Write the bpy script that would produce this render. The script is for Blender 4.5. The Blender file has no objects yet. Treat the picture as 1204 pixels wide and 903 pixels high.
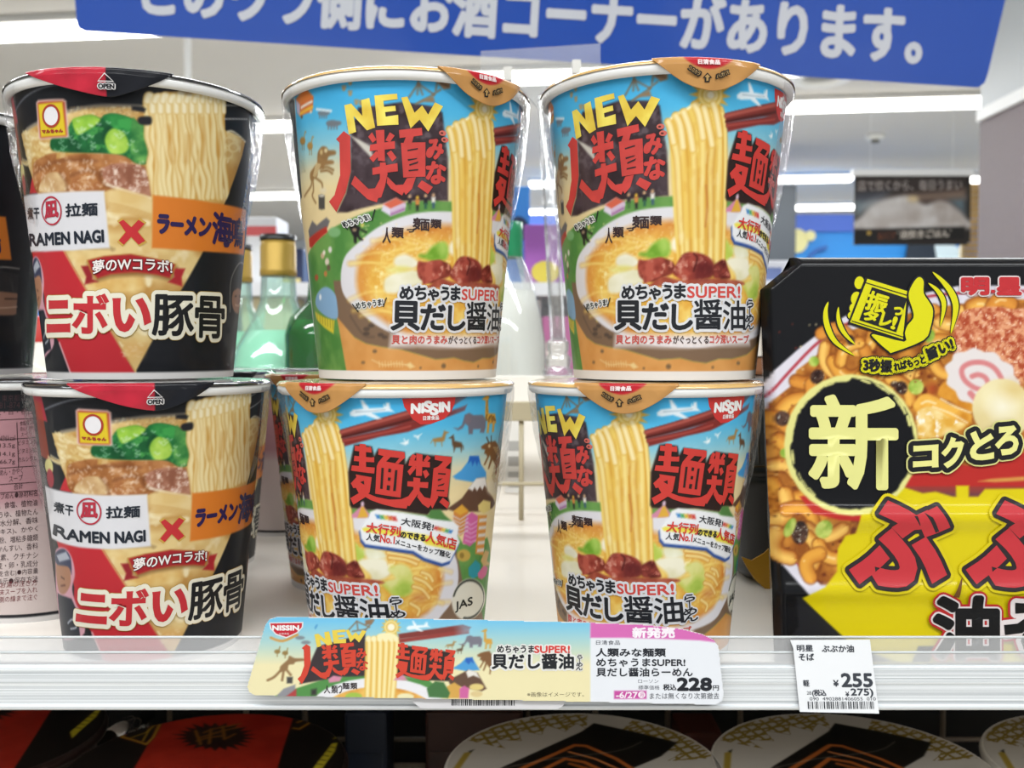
# Convenience-store shelf of cup noodles.
import bpy, bmesh, math, random
import numpy as np
from mathutils import Vector
from mathutils.geometry import tessellate_polygon

SC = bpy.context.scene
COL = SC.collection
# ---------------------------------------------------------------- camera
F, PIT, CZ = 1130.0, 0.0384, 1.30          # focal length (pixels of a 1204 wide frame), downward pitch, eye height
cam_d = bpy.data.cameras.new('camera')
cam = bpy.data.objects.new('camera', cam_d)
COL.objects.link(cam)
cam.location = (0, 0, CZ)
cam.rotation_euler = (math.pi / 2 - PIT, 0, 0)
cam_d.sensor_width = 36.0
cam_d.lens = F / 1204 * 36.0
cam_d.clip_start = 0.01
cam_d.dof.use_dof = True
cam_d.dof.focus_distance = 0.345
cam_d.dof.aperture_fstop = 18.0
SC.camera = cam
# ---------------------------------------------------------------- world and exposure
w = bpy.data.worlds.new('world')
SC.world = w
w.use_nodes = True
bg = w.node_tree.nodes['Background']
bg.inputs[0].default_value = (0.90, 0.96, 1.0, 1)
bg.inputs[1].default_value = 0.5
SC.view_settings.view_transform = 'Standard'
SC.view_settings.look = 'None'
SC.view_settings.exposure = 0.0
SC.view_settings.gamma = 1.0
SC.view_settings.use_curve_mapping = False
SC.cycles.use_denoising = True
SC.cycles.max_bounces = 10
SC.cycles.transparent_max_bounces = 16
SC.cycles.sample_clamp_indirect = 6.0


def area(name, loc, rot, sx, sy, power, col=(0.95, 0.985, 1.0)):
    l = bpy.data.lights.new(name, 'AREA')
    l.shape = 'RECTANGLE'
    l.size, l.size_y, l.energy, l.color = sx, sy, power, col
    o = bpy.data.objects.new(name, l)
    o.location, o.rotation_euler = loc, rot
    COL.objects.link(o)
    return o


# the store's ceiling strip lights over the aisle the camera stands in, and over the next aisle
area('aisle_ceiling_lamp', (0.0, -0.75, 2.70), (0, 0, -0.115), 5.0, 0.30, 100)
area('aisle_ceiling_lamp', (0.0, -2.6, 2.70), (0, 0, -0.115), 6.0, 0.30, 92)
area('aisle_ceiling_lamp', (0.0, 1.7, 2.70), (0, 0, -0.115), 5.0, 0.30, 80)
area('far_ceiling_lamp', (0.9, 6.05, 2.672), (0, 0, -0.115), 5.2, 0.15, 190)
area('far_ceiling_lamp', (0.6, 8.25, 2.672), (0, 0, -0.115), 5.0, 0.15, 190)
# ---------------------------------------------------------------- helpers


def lin(c):
    """'#rrggbb' or (r,g,b) 0-255 -> linear float triple"""
    if isinstance(c, str):
        c = [int(c[i:i + 2], 16) for i in (1, 3, 5)]
    c = np.asarray(c, float) / 255.0
    return np.where(c <= 0.04045, c / 12.92, ((c + 0.055) / 1.055) ** 2.4)


def rgb(c):
    if isinstance(c, str):
        return np.array([int(c[i:i + 2], 16) for i in (1, 3, 5)], float)
    return np.asarray(c, float)


CP, SP = math.cos(PIT), math.sin(PIT)


def ray(px, py):
    """direction of sight for a picture position, in world axes"""
    a = (np.asarray(px, float) - 602.0) / F
    b = -(np.asarray(py, float) - 451.5) / F
    return np.stack([a, CP + b * SP, b * CP - SP], -1)


def at(px, py, y):
    """the world point at distance y in front of the camera along a line of sight"""
    d = ray(px, py)
    k = y / d[..., 1]
    return d * k[..., None] + np.array([0, 0, CZ]) if np.ndim(k) else Vector(d * k + np.array([0, 0, CZ]))


def put(o, parent=None):
    COL.objects.link(o)
    if parent is not None:
        o.parent = parent
    return o


def tag(o, label, cat, group=None, kind=None):
    o['label'] = label
    o['category'] = cat
    if group:
        o['group'] = group
    if kind:
        o['kind'] = kind
    return o


def thing(name, label, cat, loc=(0, 0, 0), rotz=0.0, group=None, sc=1.0):
    o = bpy.data.objects.new(name, None)
    o.empty_display_size = 0.02
    o.location, o.rotation_euler, o.scale = loc, (0, 0, rotz), (sc, sc, sc)
    put(o)
    return tag(o, label, cat, group)


def mesh_obj(name, verts, faces, mat, parent=None, smooth=False):
    me = bpy.data.meshes.new(name)
    me.from_pydata([tuple(v) for v in verts], [], [tuple(f) for f in faces])
    if smooth:
        me.polygons.foreach_set('use_smooth', [True] * len(me.polygons))
    me.materials.append(mat)
    me.update()
    return put(bpy.data.objects.new(name, me), parent)


def bm_obj(name, bm, mat, parent=None, smooth=False):
    me = bpy.data.meshes.new(name)
    bmesh.ops.recalc_face_normals(bm, faces=bm.faces)
    bm.to_mesh(me)
    bm.free()
    if smooth:
        me.polygons.foreach_set('use_smooth', [True] * len(me.polygons))
    for m in (mat if isinstance(mat, (list, tuple)) else [mat]):
        me.materials.append(m)
    return put(bpy.data.objects.new(name, me), parent)


def add_box(bm, x0, x1, y0, y1, z0, z1, bev=0.0, mi=0):
    r = bmesh.ops.create_cube(bm, size=1.0)
    vs = r['verts']
    for v in vs:
        v.co = Vector(((x0 + x1) / 2 + v.co.x * (x1 - x0), (y0 + y1) / 2 + v.co.y * (y1 - y0), (z0 + z1) / 2 + v.co.z * (z1 - z0)))
    fs = {f for v in vs for f in v.link_faces}
    for f in fs:
        f.material_index = mi
    if bev > 0:
        es = {e for v in vs for e in v.link_edges}
        bmesh.ops.bevel(bm, geom=list(es), offset=bev, segments=2, affect='EDGES', profile=0.6)


def box_obj(name, x0, x1, y0, y1, z0, z1, mat, parent=None, bev=0.0):
    bm = bmesh.new()
    add_box(bm, x0, x1, y0, y1, z0, z1, bev)
    return bm_obj(name, bm, mat, parent)


def add_lathe(bm, prof, n=48, cx=0.0, cy=0.0, cap0=False, cap1=False, mi=0):
    rings = []
    for r, z in prof:
        rings.append([bm.verts.new((cx + r * math.sin(2 * math.pi * i / n), cy - r * math.cos(2 * math.pi * i / n), z)) for i in range(n)])
    for a, b in zip(rings, rings[1:]):
        for i in range(n):
            f = bm.faces.new((a[i], a[(i + 1) % n], b[(i + 1) % n], b[i]))
            f.material_index = mi
            f.smooth = True
    if cap0:
        bm.faces.new(rings[0][::-1]).material_index = mi
    if cap1:
        bm.faces.new(rings[-1]).material_index = mi


def lathe_obj(name, prof, mat, parent=None, n=48, cap0=False, cap1=False):
    bm = bmesh.new()
    add_lathe(bm, prof, n, cap0=cap0, cap1=cap1)
    me_o = bm_obj(name, bm, mat, parent)
    return me_o


def add_tube(bm, pts, r, n=8):
    pts = [Vector(p) for p in pts]
    rings = []
    for i, p in enumerate(pts):
        d = (pts[min(i + 1, len(pts) - 1)] - pts[max(i - 1, 0)]).normalized()
        u = d.orthogonal().normalized()
        if i:
            u = (pu - d * pu.dot(d)).normalized()
        pu = u
        v = d.cross(u)
        rings.append([bm.verts.new(p + (u * math.cos(2 * math.pi * k / n) + v * math.sin(2 * math.pi * k / n)) * r) for k in range(n)])
    for a, b in zip(rings, rings[1:]):
        for k in range(n):
            bm.faces.new((a[k], a[(k + 1) % n], b[(k + 1) % n], b[k])).smooth = True
    bm.faces.new(rings[0][::-1])
    bm.faces.new(rings[-1])


# ---------------------------------------------------------------- materials


def new_mat(name):
    m = bpy.data.materials.new(name)
    m.use_nodes = True
    nt = m.node_tree
    return m, nt, nt.nodes['Principled BSDF']


def mat(name, col, rough=0.5, metal=0.0, coat=0.0, noise=0.0, nscale=40.0, bump=0.0, bscale=60.0, trans=0.0, ior=1.45, emit=0.0):
    m, nt, p = new_mat(name)
    c = lin(col)
    p.inputs['Base Color'].default_value = (*c, 1)
    p.inputs['Roughness'].default_value = rough
    p.inputs['Metallic'].default_value = metal
    p.inputs['Coat Weight'].default_value = coat
    p.inputs['Coat Roughness'].default_value = 0.06
    p.inputs['Transmission Weight'].default_value = trans
    p.inputs['IOR'].default_value = ior
    if emit:
        p.inputs['Emission Color'].default_value = (*c, 1)
        p.inputs['Emission Strength'].default_value = emit
    tc = nt.nodes.new('ShaderNodeTexCoord')
    if noise:
        n = nt.nodes.new('ShaderNodeTexNoise')
        n.inputs['Scale'].default_value = nscale
        n.inputs['Detail'].default_value = 5
        nt.links.new(tc.outputs['Object'], n.inputs['Vector'])
        mx = nt.nodes.new('ShaderNodeMix')
        mx.data_type = 'RGBA'
        mx.inputs[6].default_value = (*(c * (1 - noise)), 1)
        mx.inputs[7].default_value = (*np.minimum(c * (1 + noise), 1), 1)
        nt.links.new(n.outputs['Fac'], mx.inputs[0])
        nt.links.new(mx.outputs[2], p.inputs['Base Color'])
    if bump:
        n = nt.nodes.new('ShaderNodeTexNoise')
        n.inputs['Scale'].default_value = bscale
        n.inputs['Detail'].default_value = 3
        nt.links.new(tc.outputs['Object'], n.inputs['Vector'])
        b = nt.nodes.new('ShaderNodeBump')
        b.inputs['Strength'].default_value = bump
        b.inputs['Distance'].default_value = 0.002
        nt.links.new(n.outputs['Fac'], b.inputs['Height'])
        nt.links.new(b.outputs['Normal'], p.inputs['Normal'])
        nt.links.new(b.outputs['Normal'], p.inputs['Coat Normal'])
    return m


def print_mat(name, rough=0.4, coat=0.5, coat_r=0.08, bump=0.12, sc=(90, 90, 25), spec=0.4):
    """printed paper or film: ink colours come from the mesh's own colour attribute"""
    m, nt, p = new_mat(name)
    a = nt.nodes.new('ShaderNodeAttribute')
    a.attribute_name = 'Col'
    nt.links.new(a.outputs['Color'], p.inputs['Base Color'])
    p.inputs['Roughness'].default_value = rough
    p.inputs['Specular IOR Level'].default_value = spec
    p.inputs['Coat Weight'].default_value = coat
    p.inputs['Coat Roughness'].default_value = coat_r
    if bump:
        tc = nt.nodes.new('ShaderNodeTexCoord')
        mp = nt.nodes.new('ShaderNodeMapping')
        mp.inputs['Scale'].default_value = sc
        n = nt.nodes.new('ShaderNodeTexNoise')
        n.inputs['Scale'].default_value = 1.0
        n.inputs['Detail'].default_value = 2.5
        b = nt.nodes.new('ShaderNodeBump')
        b.inputs['Strength'].default_value = bump
        b.inputs['Distance'].default_value = 0.002
        nt.links.new(tc.outputs['Object'], mp.inputs['Vector'])
        nt.links.new(mp.outputs[0], n.inputs['Vector'])
        nt.links.new(n.outputs['Fac'], b.inputs['Height'])
        nt.links.new(b.outputs['Normal'], p.inputs['Coat Normal'])
    return m


def clear_mat(name, tint=(1, 1, 1), white=0.1, gloss=0.12, rough=0.08, bump=0.0, bscale=200, fres=0.6):
    """thin clear plastic: mostly see-through, a little milky, with a sharp reflection at grazing angles"""
    m, nt, p = new_mat(name)
    nt.nodes.remove(p)
    out = nt.nodes['Material Output']
    tr = nt.nodes.new('ShaderNodeBsdfTransparent')
    tr.inputs[0].default_value = (*tint, 1)
    df = nt.nodes.new('ShaderNodeBsdfDiffuse')
    df.inputs[0].default_value = (0.9, 0.9, 0.92, 1)
    gl = nt.nodes.new('ShaderNodeBsdfGlossy')
    gl.inputs['Roughness'].default_value = rough
    m1 = nt.nodes.new('ShaderNodeMixShader')
    m1.inputs[0].default_value = white
    m2 = nt.nodes.new('ShaderNodeMixShader')
    lw = nt.nodes.new('ShaderNodeLayerWeight')
    lw.inputs[0].default_value = 0.35
    mm = nt.nodes.new('ShaderNodeMath')
    mm.operation = 'MULTIPLY_ADD'
    mm.inputs[1].default_value = fres
    mm.inputs[2].default_value = gloss
    nt.links.new(lw.outputs['Fresnel'], mm.inputs[0])
    nt.links.new(mm.outputs[0], m2.inputs[0])
    nt.links.new(tr.outputs[0], m1.inputs[1])
    nt.links.new(df.outputs[0], m1.inputs[2])
    nt.links.new(m1.outputs[0], m2.inputs[1])
    nt.links.new(gl.outputs[0], m2.inputs[2])
    nt.links.new(m2.outputs[0], out.inputs[0])
    if bump:
        tc = nt.nodes.new('ShaderNodeTexCoord')
        n = nt.nodes.new('ShaderNodeTexNoise')
        n.inputs['Scale'].default_value = bscale
        nt.links.new(tc.outputs['Object'], n.inputs['Vector'])
        b = nt.nodes.new('ShaderNodeBump')
        b.inputs['Strength'].default_value = bump
        b.inputs['Distance'].default_value = 0.002
        nt.links.new(n.outputs['Fac'], b.inputs['Height'])
        nt.links.new(b.outputs['Normal'], gl.inputs['Normal'])
        nt.links.new(b.outputs['Normal'], lw.inputs['Normal'])
    return m


# ---------------------------------------------------------------- printed artwork: surfaces, ink painter, lettering


def vnoise(X, Y, seed=0):
    xi, yi = np.floor(X).astype(int), np.floor(Y).astype(int)
    fx, fy = X - xi, Y - yi
    fx, fy = fx * fx * (3 - 2 * fx), fy * fy * (3 - 2 * fy)

    def h(i, j):
        v = (i * 374761393 + j * 668265263 + seed * 974634777) & 0xffffffff
        v = ((v ^ (v >> 13)) * 1274126177) & 0xffffffff
        return ((v ^ (v >> 16)) & 0xffff) / 65535.0
    a = h(xi, yi) * (1 - fx) + h(xi + 1, yi) * fx
    b = h(xi, yi + 1) * (1 - fx) + h(xi + 1, yi + 1) * fx
    return a * (1 - fy) + b * fy


def fbm(X, Y, s, seed=0, o=3):
    t, a, n = 0, 1.0, 0
    for k in range(o):
        t = t + a * vnoise(X / s * 2 ** k + 17 * k, Y / s * 2 ** k + 31 * k, seed + k)
        n += a
        a *= 0.5
    return t / n


class Cone:
    """side wall of a paper cup: X = arc millimetres round from the design's middle, Y = millimetres up the wall"""
    RB, RW, HW = 0.0352, 0.0460, 0.1080
    KA = 42.0

    def __init__(s):
        s.fr = {}

    def add(s, key, x, y, z, sc, ref):
        s.fr[key] = [x, y, z, sc, 0.0]
        X, Y = s.inv(key, np.array([ref[0]]), np.array([ref[1]]))
        s.fr[key][4] = float(X[0]) / s.KA
        return s.fr[key][4]

    def inv(s, key, px, py):
        cx, cy, zb, sc, phi = s.fr[key]
        d = ray(px, py)
        m = (s.RW - s.RB) / s.HW
        r0 = sc * s.RB + m * (CZ - zb)
        A = d[:, 0] ** 2 + d[:, 1] ** 2 - (m * d[:, 2]) ** 2
        B = -2 * (d[:, 0] * cx + d[:, 1] * cy) - 2 * r0 * m * d[:, 2]
        C = cx * cx + cy * cy - r0 * r0
        D = np.maximum(B * B - 4 * A * C, 0)
        k = (-B - np.sqrt(D)) / (2 * A)
        x, y = k * d[:, 0] - cx, k * d[:, 1] - cy
        z = CZ + k * d[:, 2] - zb
        return (np.arctan2(x, -y) - phi) * s.KA, z / sc * 1000

    def loc(s, X, Y, off):
        a, z = X / s.KA, Y / 1000
        r = s.RB + (s.RW - s.RB) * z / s.HW + off
        return np.stack([r * np.sin(a), -r * np.cos(a), z], -1)


class Plane:
    """flat face: world origin o and unit axes u (right) and v (up); X, Y in millimetres; n points at the viewer"""

    def __init__(s, o, u, v, base=(0, 0, 0)):
        s.base = np.array(base, float)
        s.o, s.u, s.v = (np.array(q, float) for q in (o, u, v))
        s.u /= np.linalg.norm(s.u)
        s.v -= s.u * s.v.dot(s.u)
        s.v /= np.linalg.norm(s.v)
        s.n = np.cross(s.u, s.v)

    def inv(s, key, px, py):
        d = ray(px, py)
        c = np.array([0, 0, CZ])
        k = ((s.o - c) @ s.n) / (d @ s.n)
        P = c + d * k[:, None] - s.o
        return P @ s.u * 1000, P @ s.v * 1000

    def loc(s, X, Y, off):
        return s.o - s.base + np.outer(X / 1000, s.u) + np.outer(Y / 1000, s.v) + np.outer(np.broadcast_to(off, X.shape), s.n)


def crop(key, x0, y0, s):
    return (key, x0, y0, s)


def conv(surf, fr, pts):
    p = np.array(pts, float)
    k, x0, y0, s = fr
    X, Y = surf.inv(k, x0 + p[:, 0] / s, y0 + p[:, 1] / s)
    return np.stack([X, Y], 1)


def mixpts(surf, lst):
    """points read in several views: [(frame, (x,y)), ...]"""
    return np.concatenate([conv(surf, f, [p]) for f, p in lst])


def smooth_pts(P, closed=True, n=5):
    P = np.asarray(P, float)
    N = len(P)
    out = []
    for i in range(N if closed else N - 1):
        if closed:
            a, b, c, d = P[i - 1], P[i], P[(i + 1) % N], P[(i + 2) % N]
        else:
            a, b, c, d = P[max(i - 1, 0)], P[i], P[i + 1], P[min(i + 2, N - 1)]
        for t in np.arange(n) / n:
            out.append(0.5 * (2 * b + (c - a) * t + (2 * a - 5 * b + 4 * c - d) * t * t + (3 * b - a - 3 * c + d) * t ** 3))
    if not closed:
        out.append(P[-1])
    return np.array(out)


def ell_pts(cx, cy, rx, ry, rot=0.0, n=28):
    t = np.arange(n) / n * 2 * np.pi
    x, y = rx * np.cos(t), ry * np.sin(t)
    c, s = math.cos(math.radians(rot)), math.sin(math.radians(rot))
    return np.stack([cx + x * c - y * s, cy + x * s + y * c], 1)


class Art:
    """ink painted onto the points of a mesh; every shape is given in picture readings and converted to the surface's millimetres"""

    def __init__(s, surf, X, Y, base, aa=0.45):
        s.f, s.X, s.Y, s.aa = surf, X, Y, aa
        s.C = np.tile(rgb(base), (len(X), 1)).astype(float)

    def _put(s, idx, m, col):
        if callable(col):
            c = col(s.X[idx], s.Y[idx])
        else:
            c = rgb(col)
        s.C[idx] = s.C[idx] * (1 - m[:, None]) + c * m[:, None]

    def _box(s, P, pad):
        lo, hi = P.min(0) - pad, P.max(0) + pad
        return np.nonzero((s.X > lo[0]) & (s.X < hi[0]) & (s.Y > lo[1]) & (s.Y < hi[1]))[0]

    def mm_poly(s, P, col, a=1.0, soft=0.0):
        P = np.asarray(P, float)
        aa = s.aa + soft
        idx = s._box(P, aa)
        if not len(idx):
            return
        x, y = s.X[idx], s.Y[idx]
        d2 = np.full(len(idx), 1e9)
        ins = np.zeros(len(idx), bool)
        Q = np.roll(P, -1, 0)
        for (ax, ay), (bx, by) in zip(P, Q):
            ex, ey = bx - ax, by - ay
            L = ex * ex + ey * ey + 1e-12
            t = np.clip(((x - ax) * ex + (y - ay) * ey) / L, 0, 1)
            d2 = np.minimum(d2, (x - ax - t * ex) ** 2 + (y - ay - t * ey) ** 2)
            if ay != by:
                c = (ay > y) != (by > y)
                ins ^= c & (x < ex * (y - ay) / (by - ay) + ax)
        sd = np.where(ins, -1, 1) * np.sqrt(d2)
        m = np.clip(0.5 - sd / (2 * aa), 0, 1) * a
        k = m > 0
        s._put(idx[k], m[k], col)

    def poly(s, fr, pts, col, a=1.0, soft=0.0, sm=False):
        P = conv(s.f, fr, pts)
        s.mm_poly(smooth_pts(P) if sm else P, col, a, soft)

    def mix(s, lst, col, a=1.0, soft=0.0, sm=False):
        P = mixpts(s.f, lst)
        s.mm_poly(smooth_pts(P) if sm else P, col, a, soft)

    def ell(s, fr, cx, cy, rx, ry, col, rot=0, a=1.0, soft=0.0):
        s.poly(fr, ell_pts(cx, cy, rx, ry, rot), col, a, soft)

    def mm_line(s, P, w0, col, a=1.0, w1=None, edge=None, soft=0.0, prof=None):
        """stroke of half width w0..w1 millimetres; edge = a second colour towards its borders"""
        P = np.asarray(P, float)
        w1 = w0 if w1 is None else w1
        idx = s._box(P, max(w0, w1) + s.aa + soft)
        if not len(idx):
            return
        x, y = s.X[idx], s.Y[idx]
        best = np.full(len(idx), 1e9)
        bw = np.full(len(idx), w0)
        sd_side = np.zeros(len(idx))
        n = len(P) - 1
        for i in range(n):
            (ax, ay), (bx, by) = P[i], P[i + 1]
            ex, ey = bx - ax, by - ay
            L = ex * ex + ey * ey + 1e-12
            t = np.clip(((x - ax) * ex + (y - ay) * ey) / L, 0, 1)
            d = np.sqrt((x - ax - t * ex) ** 2 + (y - ay - t * ey) ** 2)
            k = d < best
            best[k] = d[k]
            bw[k] = (w0 + (w1 - w0) * (i + t[k]) / n)
            sd_side[k] = np.sign(ex * (y[k] - ay) - ey * (x[k] - ax))
        aa = s.aa + soft
        m = np.clip(0.5 - (best - bw) / (2 * aa), 0, 1) * a
        k = m > 0
        if edge is not None:
            q = np.clip(best / np.maximum(bw, 1e-6), 0, 1)
            if prof is not None:
                q = np.clip(np.abs(best * sd_side / np.maximum(bw, 1e-6) - prof) / (1 + abs(prof)), 0, 1)
            q = (q ** 1.7)[:, None]
            c = rgb(col) * (1 - q) + rgb(edge) * q
            ii = idx[k]
            s.C[ii] = s.C[ii] * (1 - m[k][:, None]) + c[k] * m[k][:, None]
        else:
            s._put(idx[k], m[k], col)

    def line(s, fr, pts, w, col, a=1.0, w1=None, edge=None, sm=True, soft=0.0, prof=None):
        P = conv(s.f, fr, pts)
        if sm and len(P) > 2:
            P = smooth_pts(P, False, 4)
        s.mm_line(P, w, col, a, w1, edge, soft, prof)

    def tex(s, fr, pts, c0, c1, scale, seed=0, a=1.0, soft=0.0, sm=True, gain=2.2, c2=None):
        """polygon filled with a mottled mix of two or three inks"""
        def col(X, Y):
            n = np.clip((fbm(X, Y, scale, seed) - 0.5) * gain + 0.5, 0, 1)[:, None]
            c = rgb(c0) * (1 - n) + rgb(c1) * n
            if c2 is not None:
                q = np.clip((fbm(X, Y, scale * 0.6, seed + 9) - 0.6) * 5, 0, 1)[:, None]
                c = c * (1 - q) + rgb(c2) * q
            return c
        P = mixpts(s.f, pts) if fr is None else conv(s.f, fr, pts)
        s.mm_poly(smooth_pts(P) if sm else P, col, a, soft)

    def colors(s):
        c = s.C / 255.0
        c = np.clip(c, 0, 1)
        return PAPER * np.where(c <= 0.04045, c / 12.92, ((c + 0.055) / 1.055) ** 2.4)


def np_mesh(name, V, quads, colors, material, parent=None, smooth=True):
    me = bpy.data.meshes.new(name)
    nf, k = quads.shape
    me.vertices.add(len(V))
    me.vertices.foreach_set('co', np.asarray(V, np.float32).ravel())
    me.loops.add(nf * k)
    me.loops.foreach_set('vertex_index', quads.astype(np.int32).ravel())
    me.polygons.add(nf)
    me.polygons.foreach_set('loop_start', np.arange(0, nf * k, k, dtype=np.int32))
    if smooth:
        me.polygons.foreach_set('use_smooth', np.ones(nf, bool))
    ca = me.color_attributes.new('Col', 'FLOAT_COLOR', 'POINT')
    ca.data.foreach_set('color', np.concatenate([colors, np.ones((len(V), 1))], 1).astype(np.float32).ravel())
    me.materials.append(material)
    me.update(calc_edges=True)
    me.validate()
    return put(bpy.data.objects.new(name, me), parent)


def grid_quads(nr, nc, wrap=False):
    i, j = np.meshgrid(np.arange(nr - 1), np.arange(nc if wrap else nc - 1), indexing='ij')
    i, j = i.ravel(), j.ravel()
    j2 = (j + 1) % nc
    return np.stack([i * nc + j, i * nc + j2, (i + 1) * nc + j2, (i + 1) * nc + j], 1)


_glyphs = {}
PAPER = 0.77                       # how much light the printed stock sends back



def glyph_mesh(s, fat=0.0):
    key = (s, round(fat, 4))
    if key not in _glyphs:
        cu = bpy.data.curves.new('g', 'FONT')
        cu.body = s
        cu.size = 1.0
        cu.resolution_u = 3
        cu.space_line = 0.8
        cu.offset = fat
        ob = bpy.data.objects.new('g', cu)
        me = ob.to_mesh()
        V = np.array([v.co[:2] for v in me.vertices], float)
        T = [tuple(p.vertices) for p in me.polygons]
        ob.to_mesh_clear()
        bpy.data.objects.remove(ob)
        bpy.data.curves.remove(cu)
        lo, hi = V.min(0), V.max(0)
        _glyphs[key] = ((V - lo) / np.maximum(hi - lo, 1e-6), T, hi - lo)
    return _glyphs[key]


class Ink:
    """raised-by-a-hair lettering and marks on a surface, collected into one mesh"""

    def __init__(s, surf, step=2.0, lay=0.00007, ycuts=()):
        s.f, s.step, s.lay, s.ycuts = surf, step, lay, ycuts
        s.V, s.T, s.C, s.n, s.seq = [], [], [], 0, 0.0

    def _push(s, P, T, col, layer, offs):
        """P in mm, cut along the curve of the surface, then stamped at every offset"""
        bm = bmesh.new()
        vs = [bm.verts.new((p[0], p[1], 0)) for p in P]
        for t in T:
            try:
                bm.faces.new([vs[i] for i in t])
            except ValueError:
                pass
        grad = callable(col)
        if s.step:
            x0, x1 = P[:, 0].min(), P[:, 0].max()
            for x in np.arange(math.floor(x0 / s.step) + 1, math.ceil(x1 / s.step)) * s.step:
                bmesh.ops.bisect_plane(bm, geom=bm.verts[:] + bm.edges[:] + bm.faces[:], plane_co=(x, 0, 0), plane_no=(1, 0, 0))
        if grad:
            y0, y1 = P[:, 1].min(), P[:, 1].max()
            for y in np.linspace(y0, y1, 7)[1:-1]:
                bmesh.ops.bisect_plane(bm, geom=bm.verts[:] + bm.edges[:] + bm.faces[:], plane_co=(0, y, 0), plane_no=(0, 1, 0))
        for y in s.ycuts:
            if P[:, 1].min() - 4 < y < P[:, 1].max() + 4:
                bmesh.ops.bisect_plane(bm, geom=bm.verts[:] + bm.edges[:] + bm.faces[:], plane_co=(0, y, 0), plane_no=(0, 1, 0))
        bmesh.ops.triangulate(bm, faces=bm.faces[:])
        bm.verts.index_update()
        Q = np.array([v.co[:2] for v in bm.verts], float)
        TT = np.array([[v.index for v in f.verts] for f in bm.faces], int)
        bm.free()
        if not len(TT):
            return
        for i, (dx, dy) in enumerate(offs):
            X, Y = Q[:, 0] + dx, Q[:, 1] + dy
            L = s.f.loc(X, Y, s.lay * (layer + 0.8 * s.seq))
            s.seq = (s.seq + 0.047) % 1.0
            s.V.append(L)
            s.T.append(TT + s.n)
            c = col(Q[:, 0], Q[:, 1]) if grad else np.tile(rgb(col), (len(Q), 1))
            s.C.append(c)
            s.n += len(Q)

    @staticmethod
    def ring(r, n):
        return [(r * math.cos(2 * math.pi * i / n), r * math.sin(2 * math.pi * i / n)) for i in range(n)]

    def text(s, t, fr, p0, p1, p3, col, layer=2, bold=0.0, out=(), bend=0.0, shadow=None):
        """ink box of the text: p0 bottom left, p1 bottom right, p3 top left (picture readings); out = [(radius mm, colour), ...] outermost first"""
        U, T, ext = glyph_mesh(t)
        p0, p1, p3 = (np.array(q, float) for q in (p0, p1, p3))
        if bold >= 0.6 and all(c in 'ぶボいニコクとろそ' for c in t):                     # heavy strokes: swell the outline itself
            q = conv(s.f, fr, [p0, p3])
            U, T, ext = glyph_mesh(t, bold / (np.linalg.norm(q[1] - q[0]) / ext[1]))
            bold = 0.0
        e = p1 - p0
        b = bend * (1 - (2 * U[:, :1] - 1) ** 2)
        P = conv(s.f, fr, p0 + U[:, :1] * e + (U[:, 1:] + b) * (p3 - p0))
        n = len(out)
        for i, (r, c) in enumerate(out):
            k = 8 if r < 0.5 else 12 if r < 1.5 else 24
            offs = s.ring(r, k)
            if r > 1.0:
                offs += s.ring(r * 0.5, 6)
            s._push(P, T, c, layer - (n - i) * 1.0, offs)
        if shadow:
            s._push(P, T, shadow[2], layer - n - 1, [(shadow[0] + q[0], shadow[1] + q[1]) for q in s.ring(out[0][0], 12)])
        s._push(P, T, col, layer, [(0, 0)] + (s.ring(bold, 8 if bold < 1 else 20) if bold else []) + (s.ring(bold * .5, 10) if bold > 1.5 else []))

    def box(s, t, fr, x0, y0, x1, y1, col, **k):
        s.text(t, fr, (x0, y1), (x1, y1), (x0, y0), col, **k)

    def poly(s, fr, pts, col, layer=1, sm=False):
        P = mixpts(s.f, pts) if fr is None else conv(s.f, fr, pts)
        if sm:
            P = smooth_pts(P)
        s.mm(P, col, layer)

    def mm(s, P, col, layer=1):
        T = tessellate_polygon([[Vector((p[0], p[1], 0)) for p in P]])
        s._push(np.asarray(P, float), T, col, layer, [(0, 0)])

    def line(s, fr, pts, w, col, layer=1, closed=False):
        """thin stroke as a strip"""
        P = conv(s.f, fr, pts)
        n = len(P)
        N = []
        for i in range(n):
            a, b = (P[i - 1], P[(i + 1) % n]) if closed else (P[max(i - 1, 0)], P[min(i + 1, n - 1)])
            d = (b - a) / (np.linalg.norm(b - a) + 1e-9)
            N.append((-d[1], d[0]))
        N = np.array(N) * w
        V = np.concatenate([P + N, P - N])
        T = [(i, (i + 1) % n, n + (i + 1) % n, n + i) for i in range(n if closed else n - 1)]
        s._push(V, T, col, layer, [(0, 0)])

    def build(s, name, material, parent=None):
        if not s.V:
            return None
        C = np.concatenate(s.C) / 255.0
        C = np.clip(C, 0, 1)
        C = PAPER * np.where(C <= 0.04045, C / 12.92, ((C + 0.055) / 1.055) ** 2.4)
        return np_mesh(name, np.concatenate(s.V), np.concatenate(s.T), C, material, parent, smooth=False)


def vgrad(surf, fr, pa, pb, ca, cb):
    """ink gradient running from picture position pa to pb"""
    A, B = conv(surf, fr, [pa, pb])
    d = (B - A) / ((B - A) @ (B - A))

    def f(X, Y):
        t = np.clip((X - A[0]) * d[0] + (Y - A[1]) * d[1], 0, 1)[:, None]
        return rgb(ca) * (1 - t) + rgb(cb) * t
    return f
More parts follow.
